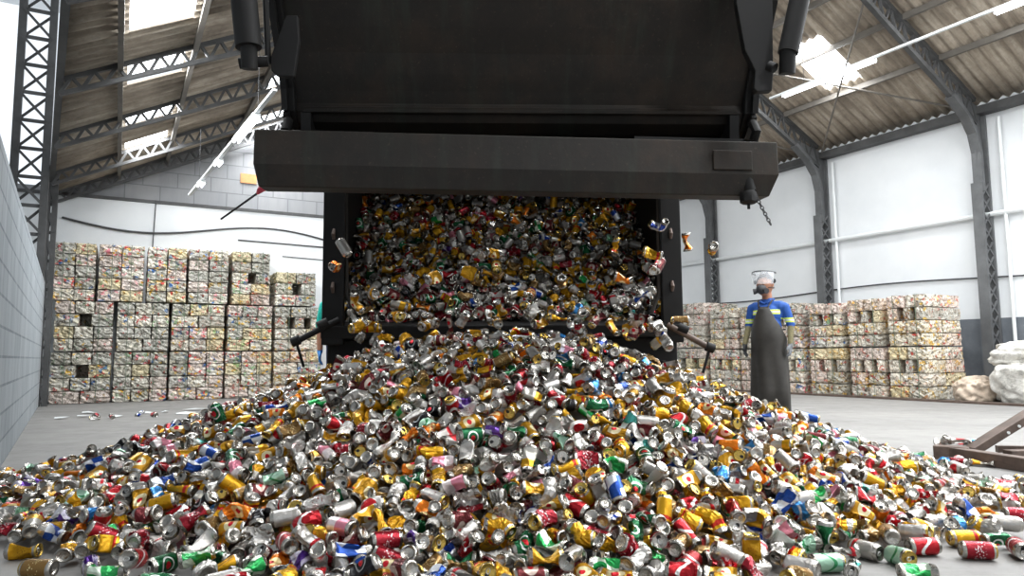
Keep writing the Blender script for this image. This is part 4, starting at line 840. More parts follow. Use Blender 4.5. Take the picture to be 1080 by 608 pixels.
PLACE_Z = [
8,9,7,6,9,9,11,12,12,9,6,12,11,11,10,16,18,13,11,11,18,12,13,9,13,13,26,14,13,12,19,11,23,12,15,27,15,9,31,21,29,22,17,23,8,18,17,25,33,21,24,20,15,15,38,29,10,40,33,32,26,25,26,
39,52,29,27,23,15,49,15,38,39,31,49,43,15,28,20,36,26,33,32,57,22,20,37,13,48,46,13,59,30,54,56,31,14,13,59,46,13,37,31,44,15,58,53,56,63,43,33,28,56,68,22,14,60,16,77,68,44,35,41,
78,78,55,58,38,53,72,66,30,66,78,79,47,13,15,61,52,26,39,74,70,60,70,14,26,62,31,47,81,64,38,82,17,34,42,47,29,80,73,93,74,80,89,61,14,72,90,39,71,18,91,28,33,35,72,34,86,43,52,17,
51,59,22,93,25,24,82,36,86,72,81,101,55,44,55,21,31,82,48,38,63,99,88,71,68,17,97,19,61,54,76,27,104,35,95,102,57,114,30,18,80,116,67,82,100,48,91,30,80,41,26,19,64,36,67,30,105,
60,101,17,120,56,108,35,64,17,83,84,104,70,60,78,34,114,53,22,38,55,88,92,62,26,107,34,12,68,98,80,46,66,111,49,43,121,124,120,17,35,104,120,113,19,118,83,91,57,83,26,71,39,21,14,
119,75,103,125,65,49,112,112,91,41,128,53,125,100,118,97,40,67,17,103,34,99,129,54,77,67,18,43,126,21,119,105,89,16,129,116,134,34,69,19,115,40,112,88,54,50,61,14,105,129,139,80,
36,73,138,71,97,44,31,107,132,80,148,127,58,12,15,126,27,26,26,117,86,141,126,138,150,56,46,23,101,67,108,129,140,87,145,152,154,118,129,34,13,73,21,126,143,43,76,63,84,29,91,42,
52,113,24,146,31,135,62,16,531,546,145,136,106,479,158,130,43,120,499,40,465,568,67,83,410,525,554,357,43,318,485,533,56,56,34,465,472,360,460,123,162,442,35,564,152,372,14,133,
277,170,512,393,545,334,430,153,393,291,449,157,103,139,495,30,22,429,414,411,76,62,108,174,312,362,158,97,17,11,118,515,51,162,261,130,342,39,317,289,63,565,149,375,49,26,29,164,
327,467,142,31,528,358,177,496,126,73,447,264,20,437,400,559,387,544,288,19,140,182,359,335,415,42,27,13,107,580,550,15,21,436,390,157,189,175,40,306,418,157,502,52,516,166,64,34,
350,306,95,454,45,321,472,108,462,121,87,190,136,151,35,66,491,13,79,500,278,131,255,368,64,382,516,265,181,297,535,12,422,449,14,161,177,323,56,405,390,561,123,290,541,151,187,
341,480,354,86,66,321,563,32,183,438,45,520,170,400,489,153,189,106,36,444,141,261,20,119,184,432,434,56,423,304,82,137,176,303,28,41,530,168,123,164,12,76,12,321,170,379,50,394,
557,475,310,362,508,334,165,151,177,467,296,335,66,356,15,33,24,374,264,98,46,183,422,58,534,459,507,479,197,112,453,285,553,189,402,145,313,420,79,13,89,270,12,47,496,18,125,39,
118,41,29,98,132,193,202,388,540,493,165,22,53,322,112,151,372,415,159,559,257,358,66,479,345,339,280,83,326,68,303,115,211,40,462,510,199,18,437,508,403,148,59,78,537,165,54,67,
89,182,27,142,550,453,266,314,13,162,141,432,372,485,528,417,210,106,567,492,193,87,462,444,29,365,53,388,14,282,355,157,407,106,36,561,137,385,327,514,37,300,311,162,127,135,481,
208,282,339,129,257,52,549,13,395,183,474,27,67,118,47,339,285,77,464,191,20,16,94,372,427,151,170,162,51,215,262,34,536,456,512,118,32,445,570,383,63,97,528,508,212,494,132,435,
75,186,165,213,407,106,555,152,110,406,291,355,364,30,83,60,199,466,43,337,222,382,44,140,547,63,434,261,204,352,13,21,18,29,92,327,311,154,467,513,186,497,416,144,173,16,387,176,
315,444,59,216,94,36,121,112,307,215,535,74,78,404,283,463,136,103,123,488,568,405,293,275,268,479,19,337,357,160,257,492,376,450,58,198,298,212,14,542,73,27,11,43,558,525,63,156,
512,131,149,180,146,492,75,208,192,27,95,108,474,304,410,549,460,110,342,323,399,41,59,363,426,336,46,224,123,528,170,88,436,445,29,570,253,85,464,442,173,25,50,100,217,18,490,71,
379,374,315,491,15,408,11,520,51,221,201,584,226,151,213,285,283,187,264,85,407,359,127,474,115,392,144,165,39,21,141,304,422,164,120,436,335,526,209,101,134,547,309,57,297,352,
554,499,29,62,194,222,570,40,395,56,151,33,12,116,351,83,325,458,110,70,259,446,183,18,421,101,222,488,45,21,524,472,14,91,176,215,273,66,404,217,509,304,505,36,162,210,436,201,56,
183,469,124,94,152,141,112,391,290,484,374,331,192,175,340,291,77,94,15,360,135,545,482,51,524,415,371,32,268,316,220,111,557,90,165,341,22,197,442,445,207,77,20,404,114,224,30,
259,303,557,62,148,425,49,100,342,283,408,85,481,323,21,106,203,54,512,505,386,68,536,134,359,176,38,531,489,80,181,14,527,175,571,210,167,49,29,205,159,225,564,188,510,303,38,437,
182,12,266,98,213,423,290,35,373,457,143,196,462,11,383,407,103,16,476,65,367,495,398,138,28,349,562,424,318,337,287,332,208,73,230,56,86,65,160,543,221,216,148,270,126,73,302,115,
11,40,359,486,426,89,366,232,506,203,218,181,449,21,396,116,106,13,219,189,12,79,317,527,352,54,207,34,474,371,292,567,490,331,403,195,62,227,208,104,560,203,534,550,43,45,11,522,
540,506,470,168,24,30,286,437,352,507,418,174,310,59,76,185,130,97,262,388,157,270,446,145,84,336,412,333,157,223,307,370,17,223,78,497,447,343,468,63,360,294,119,209,521,538,12,
139,105,210,192,272,25,96,219,423,529,498,15,320,132,31,54,508,383,479,183,295,398,508,46,460,74,22,35,543,189,220,212,13,35,551,160,350,206,333,13,173,214,419,77,83,424,265,306,
479,372,355,42,464,205,98,145,143,56,16,522,490,317,128,329,109,113,339,192,66,227,435,225,220,552,287,368,385,397,320,303,274,201,380,493,288,55,21,512,409,439,444,44,23,203,182,
474,169,508,12,14,420,219,93,559,507,354,334,133,553,151,265,82,488,537,307,195,464,318,211,35,225,75,160,104,527,224,149,70,334,463,349,372,60,384,516,31,477,182,453,145,137,432,
543,204,122,23,261,224,450,42,295,282,14,404,171,81,370,400,417,57,196,199,43,292,212,500,27,59,212,78,218,15,557,344,27,48,375,360,531,320,91,320,209,11,517,192,270,309,388,107,
366,542,461,434,36,132,407,196,177,292,120,495,52,108,423,26,504,154,215,13,209,163,542,82,514,264,28,223,33,391,407,199,421,221,142,283,343,193,465,469,100,69,142,76,361,19,441,
210,488,62,90,221,472,47,70,523,63,12,43,335,209,309,325,54,375,15,174,315,293,221,209,33,24,210,113,132,481,396,356,213,101,440,416,263,374,535,269,117,355,54,333,159,216,559,551,
182,33,506,297,191,412,93,109,13,29,204,95,487,14,83,466,390,17,81,308,212,365,147,442,135,530,71,195,34,202,278,490,12,529,68,61,198,267,26,47,49,218,210,220,11,209,292,219,165,
377,360,60,255,316,546,333,42,421,28,405,482,424,160,467,13,462,385,507,210,529,416,184,114,437,398,564,123,96,138,392,552,335,500,289,101,29,42,309,58,284,214,133,533,61,458,24,
446,22,154,193,80,372,353,31,90,173,76,488,333,349,523,269,53,40,224,297,114,68,216,141,411,207,145,375,541,183,314,13,391,469,11,131,507,93,556,460,25,311,192,38,416,397,361,221,
19,202,47,89,132,442,482,104,358,17,123,258,199,333,166,527,277,218,434,322,176,42,210,63,536,149,289,524,82,29,426,109,60,49,74,378,142,508,31,283,307,452,474,402,211,112,126,386,
91,123,484,334,181,26,206,194,44,222,208,160,258,13,178,529,546,512,65,439,298,81,99,101,43,15,555,502,27,149,407,170,473,207,68,138,325,90,117,404,281,422,350,45,71,360,14,82,530,
59,482,203,452,207,198,346,497,372,387,141,437,286,193,365,116,306,384,54,309,178,266,105,37,128,457,507,29,176,163,334,409,77,466,26,326,18,552,209,112,252,533,439,194,548,97,518,
133,204,395,36,179,433,289,265,144,12,200,13,87,100,14,420,316,46,282,151,68,512,488,120,390,349,78,184,500,68,39,85,91,164,477,463,19,451,62,469,13,534,13,368,173,121,49,261,411,
331,106,437,61,21,291,122,313,379,131,37,118,402,192,556,196,42,504,185,542,354,519,380,167,99,18,190,140,28,304,415,196,66,304,75,280,266,333,473,45,149,27,357,445,84,47,429,16,
87,130,107,150,330,426,60,486,96,67,157,286,552,112,12,534,168,104,19,380,180,499,374,145,297,176,25,253,52,165,391,403,515,21,345,134,191,467,160,460,510,70,73,548,24,532,183,490,
408,442,361,54,429,335,117,273,51,40,448,511,33,173,267,392,480,168,321,16,15,37,101,469,314,286,489,186,98,146,379,126,86,163,134,110,127,292,426,61,42,311,535,66,13,378,79,182,
157,549,514,332,50,84,353,181,359,289,166,513,142,420,379,43,71,454,260,144,18,32,124,57,14,106,171,165,155,113,23,73,123,13,528,355,176,542,93,55,160,33,474,402,175,41,306,14,498,
329,459,420,137,268,21,513,63,101,122,336,398,418,286,110,130,480,444,384,323,152,265,378,85,165,518,147,36,493,76,466,169,52,82,23,26,168,168,126,83,396,316,560,303,517,54,542,
137,95,430,376,344,487,360,71,441,137,288,38,162,24,417,271,158,267,61,16,376,330,113,130,61,309,160,15,122,145,43,77,146,104,25,142,157,114,58,32,86,78,45,89,17,60,150,142,152,22,
134,64,47,43,35,128,123,111,22,101,76,115,117,40,63,25,12,95,30,140,88,134,127,142,119,121,50,15,22,56,71,95,16,102,138,139,122,99,49,144,82,139,68,131,29,120,38,24,41,27,121,65,
116,113,43,106,130,15,16,128,78,80,139,64,122,37,68,129,19,51,40,103,103,114,38,91,69,131,89,43,96,13,115,105,72,15,126,135,113,100,51,16,95,77,30,27,40,114,32,32,50,72,105,90,112,
14,91,79,114,103,100,18,118,74,24,36,58,12,45,121,91,80,42,22,18,104,112,68,75,32,107,102,111,15,51,89,14,113,51,65,82,22,38,34,101,99,51,13,20,32,88,67,105,15,61,64,89,103,52,23,
12,43,82,18,91,42,97,41,95,73,90,55,74,11,72,60,78,35,41,14,66,21,16,34,90,80,91,86,82,46,47,72,39,13,71,62,95,87,29,21,31,55,47,13,37,21,15,55,16,71,28,55,26,57,38,67,61,67,24,49,
28,54,44,50,68,34,74,18,59,57,12,71,28,15,13,72,15,66,38,62,29,50,50,38,18,25,63,28,15,69,53,24,55,40,27,25,13,51,16,38,14,14,12,45,54,52,39,14,17,27,49,58,38,34,21,18,45,41,29,25,
12,11,13,33,50,44,15,13,49,18,42,43,37,23,51,18,20,31,35,19,32,13,20,37,12,11,13,25,12,26,32,28,34,10,14,27,36,13,22,16,19,29,30,12,11,12,25,13,28,11,14,14,30,15,30,15,8,9,20,19,
29,13,22,24,23,20,15,13,30,26,6,9,13,18,12,13,14,12,14,12,8,12,20,11,19,13,8,14,11,11,14,8,7,11,11,9,9,13,7,8,7,9,7,8,8,8,14,8,9,6,]
TURN_A = [
83,2,63,86,118,18,6,114,11,4,45,50,89,28,52,43,14,75,104,67,1,84,5,57,41,14,14,23,76,87,99,70,13,38,65,22,73,24,84,106,41,4,20,28,69,43,65,38,65,36,115,25,92,34,33,102,25,46,119,
44,5,103,11,66,104,98,119,81,0,101,111,10,45,24,89,117,79,118,117,33,63,103,64,71,59,33,13,56,8,94,48,67,83,50,22,81,3,3,7,103,96,57,30,69,58,90,45,19,45,89,29,101,104,108,113,94,
9,8,108,56,73,92,9,68,14,12,15,67,10,60,49,84,10,7,48,67,70,24,52,108,1,25,3,7,108,5,4,31,46,87,22,11,56,28,98,43,28,17,28,92,9,6,115,36,78,95,27,32,3,103,99,56,116,113,23,53,25,
95,87,5,70,7,59,49,28,39,29,84,72,23,86,11,74,40,11,45,80,89,40,24,119,14,49,70,29,16,96,32,63,107,19,73,102,82,57,58,99,24,86,44,71,95,57,67,50,75,47,58,58,89,37,95,26,94,71,29,
95,61,14,55,4,33,40,17,51,62,76,7,98,16,78,8,61,31,19,19,15,99,103,27,115,27,99,115,107,84,91,36,18,70,37,70,88,119,87,8,44,33,55,77,98,0,75,61,50,72,97,89,115,77,28,74,92,10,33,
24,22,43,5,47,68,1,68,42,103,6,10,66,22,1,102,0,49,46,75,91,103,29,55,41,16,83,44,20,61,53,42,78,46,111,59,50,53,17,95,53,63,79,40,78,54,13,88,5,31,24,2,105,12,7,50,20,59,119,116,
88,111,89,111,70,92,52,19,2,31,9,74,39,31,74,51,74,1,25,24,28,77,30,68,63,51,7,119,78,82,31,104,55,0,92,110,48,85,98,24,60,43,60,54,76,86,7,22,57,42,83,97,63,91,92,73,66,68,68,3,
95,14,39,10,103,53,104,18,51,53,54,33,38,91,54,102,6,110,80,56,115,83,0,105,68,66,88,33,89,76,69,20,24,47,69,1,40,75,72,110,0,18,6,98,67,72,114,29,28,71,22,119,10,106,82,105,22,31,
70,11,95,0,77,16,76,25,14,107,28,32,78,38,32,37,101,17,76,16,71,96,57,91,15,7,90,73,72,20,12,73,36,84,9,48,72,15,89,62,89,108,69,0,109,106,102,44,57,54,9,51,2,1,47,28,31,37,19,24,
1,4,72,89,72,14,73,18,77,115,95,4,59,73,107,18,57,119,60,28,59,40,79,8,104,116,64,42,18,78,11,69,67,25,6,1,13,9,89,20,62,72,47,44,34,50,29,21,13,1,92,84,40,54,64,35,44,40,108,19,
43,15,17,17,26,32,118,77,13,9,110,67,62,27,24,82,108,1,44,42,89,119,65,48,51,15,9,31,100,35,103,3,59,109,56,99,49,72,43,92,57,54,95,30,79,76,116,69,79,10,117,40,106,3,7,15,34,104,
99,3,33,76,2,94,83,105,1,66,47,43,63,72,44,9,1,83,83,62,99,15,24,3,16,39,75,34,86,70,92,107,89,88,66,2,79,64,68,98,99,42,71,92,96,21,99,50,42,73,90,56,101,75,19,24,21,108,88,38,0,
20,96,71,4,50,22,17,78,51,72,98,9,65,102,81,118,40,65,43,84,57,107,63,91,40,111,33,7,84,23,98,76,4,70,47,54,27,117,39,90,0,108,9,58,96,15,81,98,47,118,40,58,0,82,16,76,0,20,5,26,0,
95,111,69,62,81,20,0,6,97,5,93,11,43,55,29,96,90,32,73,84,77,46,37,25,101,27,64,99,33,102,36,26,104,27,55,116,10,56,35,54,29,26,34,60,85,51,76,33,92,35,114,19,38,10,22,23,27,11,92,
32,98,47,65,108,65,116,44,31,97,44,86,73,102,36,31,78,97,49,78,27,70,9,17,25,108,5,30,71,26,17,39,14,3,15,90,43,10,3,109,21,63,76,50,16,66,27,23,104,32,50,1,103,63,94,19,22,3,40,
59,18,18,100,29,12,104,99,86,64,66,54,118,46,24,96,30,78,14,78,20,116,16,53,93,102,32,58,81,40,69,79,38,30,50,89,36,110,18,80,28,89,21,11,13,5,55,34,45,67,51,27,104,71,16,69,109,
114,3,50,116,40,104,102,24,18,31,3,60,96,90,45,49,117,7,119,104,106,72,87,88,89,55,108,56,17,24,18,66,101,13,82,28,83,78,29,31,72,75,80,43,94,42,116,75,5,25,78,63,76,40,60,22,74,
76,96,73,97,39,105,42,20,21,57,62,28,106,2,51,104,11,60,76,44,4,77,83,63,26,33,34,71,92,82,32,60,69,71,89,59,10,118,1,9,83,11,4,16,101,50,56,17,112,54,46,58,107,3,68,76,70,79,55,
88,108,52,30,61,56,55,76,61,11,44,93,16,16,68,54,71,84,3,47,90,65,10,93,23,32,69,13,45,82,80,25,44,55,65,16,107,110,22,77,45,25,73,40,84,41,30,61,73,28,102,74,68,106,94,21,109,36,
29,41,101,65,44,69,33,3,73,21,108,16,7,118,92,8,97,82,117,64,7,92,1,67,79,119,66,62,52,58,0,99,24,15,33,20,72,9,35,79,21,4,78,97,16,36,78,48,5,54,100,23,75,118,29,119,76,13,72,41,
104,60,9,33,55,8,9,68,33,18,40,101,110,99,46,9,114,22,57,68,20,90,48,18,117,69,9,5,68,91,15,11,10,33,89,61,93,88,58,112,89,90,114,32,117,68,58,110,58,4,14,119,0,7,5,51,18,61,95,26,
114,71,102,113,3,58,91,38,19,104,56,9,50,57,55,102,118,61,43,97,8,47,100,104,41,79,82,21,58,50,81,45,76,24,62,0,89,12,61,26,5,104,1,84,58,12,83,13,2,95,57,49,60,37,116,91,86,18,53,
23,19,48,110,68,73,72,0,96,91,39,88,15,72,39,7,65,13,22,110,55,54,31,50,103,49,73,7,53,39,99,108,1,53,116,91,91,35,110,53,95,18,95,69,82,77,87,12,48,5,109,92,16,54,96,20,110,91,79,
31,108,87,99,19,84,86,71,85,8,68,66,61,36,14,73,114,89,60,2,13,64,64,4,9,54,26,25,60,5,3,99,79,97,91,93,55,83,110,30,96,6,22,62,3,18,10,63,46,11,33,56,112,22,14,114,79,85,17,4,100,
30,0,82,78,13,28,40,47,99,66,5,62,97,110,112,95,40,64,86,11,7,17,35,24,0,61,70,39,114,13,2,74,8,54,77,60,35,108,28,23,106,99,116,24,7,97,104,45,34,111,19,108,0,75,77,31,109,66,92,
42,53,96,12,12,9,30,91,40,36,102,98,43,3,6,5,94,108,79,82,88,38,33,37,98,97,24,113,55,20,69,82,53,13,95,57,53,74,119,93,47,97,99,89,107,51,53,49,68,110,17,84,89,95,5,54,40,64,49,
65,93,89,66,115,79,63,37,54,53,109,10,106,75,95,34,46,22,4,59,63,20,51,28,106,104,20,55,106,10,9,60,64,64,58,59,70,10,63,92,28,96,92,91,41,100,81,98,86,36,3,43,59,27,74,16,46,99,
18,15,109,47,77,40,59,54,26,79,119,109,62,32,110,25,7,20,59,71,82,6,58,57,58,62,54,34,27,76,61,89,10,100,35,7,24,67,101,97,77,116,118,4,95,75,7,5,118,34,18,61,17,49,56,2,55,68,115,
118,67,73,6,39,47,41,90,91,115,85,111,93,112,116,107,101,66,74,70,10,64,6,73,69,33,69,76,36,61,11,99,16,82,16,90,65,91,86,27,37,59,17,22,58,90,91,95,26,34,34,110,13,88,104,23,24,
31,117,32,75,98,17,36,48,21,112,37,19,109,17,115,6,114,8,105,99,58,67,118,97,98,91,87,77,4,98,39,65,114,35,16,36,97,19,51,71,75,15,100,39,36,28,74,47,6,53,106,87,64,64,107,8,56,29,
39,52,43,118,22,80,79,6,20,68,24,105,92,71,60,57,26,29,24,78,37,71,41,20,81,113,22,117,27,109,78,71,34,90,63,107,21,16,76,1,20,75,27,79,112,113,45,77,90,37,117,94,83,27,111,31,1,
68,79,28,83,73,6,103,57,85,29,91,46,63,78,23,34,26,75,116,53,53,17,28,107,76,27,42,101,100,77,102,101,115,38,116,43,90,25,18,118,55,16,82,56,62,115,15,80,17,114,34,24,79,109,97,54,
17,97,117,10,53,105,53,100,101,117,109,105,87,85,70,106,39,101,44,82,96,65,105,97,97,11,54,36,24,67,62,49,90,4,76,1,71,6,56,30,11,84,105,111,92,35,28,9,61,102,41,60,4,42,43,5,106,
73,40,33,58,34,27,32,33,57,60,59,100,7,102,38,78,29,44,31,108,63,26,101,29,94,21,43,35,78,107,38,62,22,91,107,8,32,28,77,76,41,104,109,69,67,71,94,108,80,85,103,32,118,86,3,18,116,
94,96,47,79,92,14,30,72,37,45,28,94,17,39,37,57,15,60,51,93,64,118,53,51,65,5,8,100,99,26,93,49,11,60,61,29,110,32,55,21,50,75,63,16,62,79,17,57,119,2,117,95,51,101,31,78,75,34,66,
40,65,13,93,12,15,95,0,30,71,88,72,113,66,29,52,21,86,30,107,115,86,102,37,41,42,29,118,20,90,14,95,99,25,2,112,118,40,46,87,45,95,72,115,112,51,32,36,46,48,24,93,97,14,118,40,37,
42,4,113,107,30,102,8,60,43,90,25,88,6,68,112,57,46,13,5,51,1,57,66,2,61,5,30,30,40,31,50,69,4,55,39,75,86,99,4,41,111,49,84,87,24,88,2,63,22,31,117,38,15,91,116,115,29,41,110,76,
53,16,31,8,8,16,33,23,25,40,39,28,117,11,91,37,116,71,78,33,20,32,88,10,1,27,114,97,98,116,79,51,60,71,100,46,114,79,102,92,50,109,118,39,83,6,3,92,40,17,81,82,27,41,28,50,110,0,
32,25,58,2,43,114,83,43,112,117,96,21,33,65,93,72,92,56,93,64,28,54,19,4,13,70,84,92,37,13,7,50,1,82,5,102,37,29,53,16,62,77,64,14,107,2,105,35,63,69,27,58,33,75,79,83,61,45,54,92,
64,10,40,102,99,103,47,8,61,19,59,106,38,31,33,63,96,82,103,82,89,59,105,79,83,50,18,36,55,44,59,25,36,104,91,58,58,49,30,36,22,46,80,30,31,43,11,45,22,86,59,113,27,85,73,0,83,116,
113,104,88,119,37,0,12,67,54,34,56,119,107,81,78,95,89,115,92,87,105,26,62,81,95,110,6,5,41,62,92,29,77,40,18,0,97,118,3,113,6,98,30,25,114,115,37,72,9,115,26,64,43,46,38,110,116,
73,29,104,65,119,48,90,119,65,119,31,1,29,58,68,48,95,68,62,97,101,101,72,54,104,59,65,17,108,84,32,62,100,103,101,44,80,75,100,76,113,83,103,93,9,41,69,22,82,44,97,24,110,107,8,
33,49,73,110,40,69,55,71,45,41,55,6,115,103,74,60,13,6,62,104,68,93,2,10,35,75,27,79,2,54,59,105,40,87,61,15,95,111,27,65,6,65,2,75,13,100,24,23,37,36,60,83,37,96,44,100,104,25,25,
26,88,54,26,40,69,25,54,46,30,41,92,57,11,18,78,56,36,36,81,98,68,118,34,37,78,79,31,104,97,67,63,52,52,78,18,12,73,39,5,45,118,68,43,42,50,92,22,109,51,15,94,35,22,83,119,31,76,
105,49,83,28,43,3,70,111,89,20,0,112,12,87,26,91,75,36,33,22,39,29,42,30,24,118,55,100,43,]
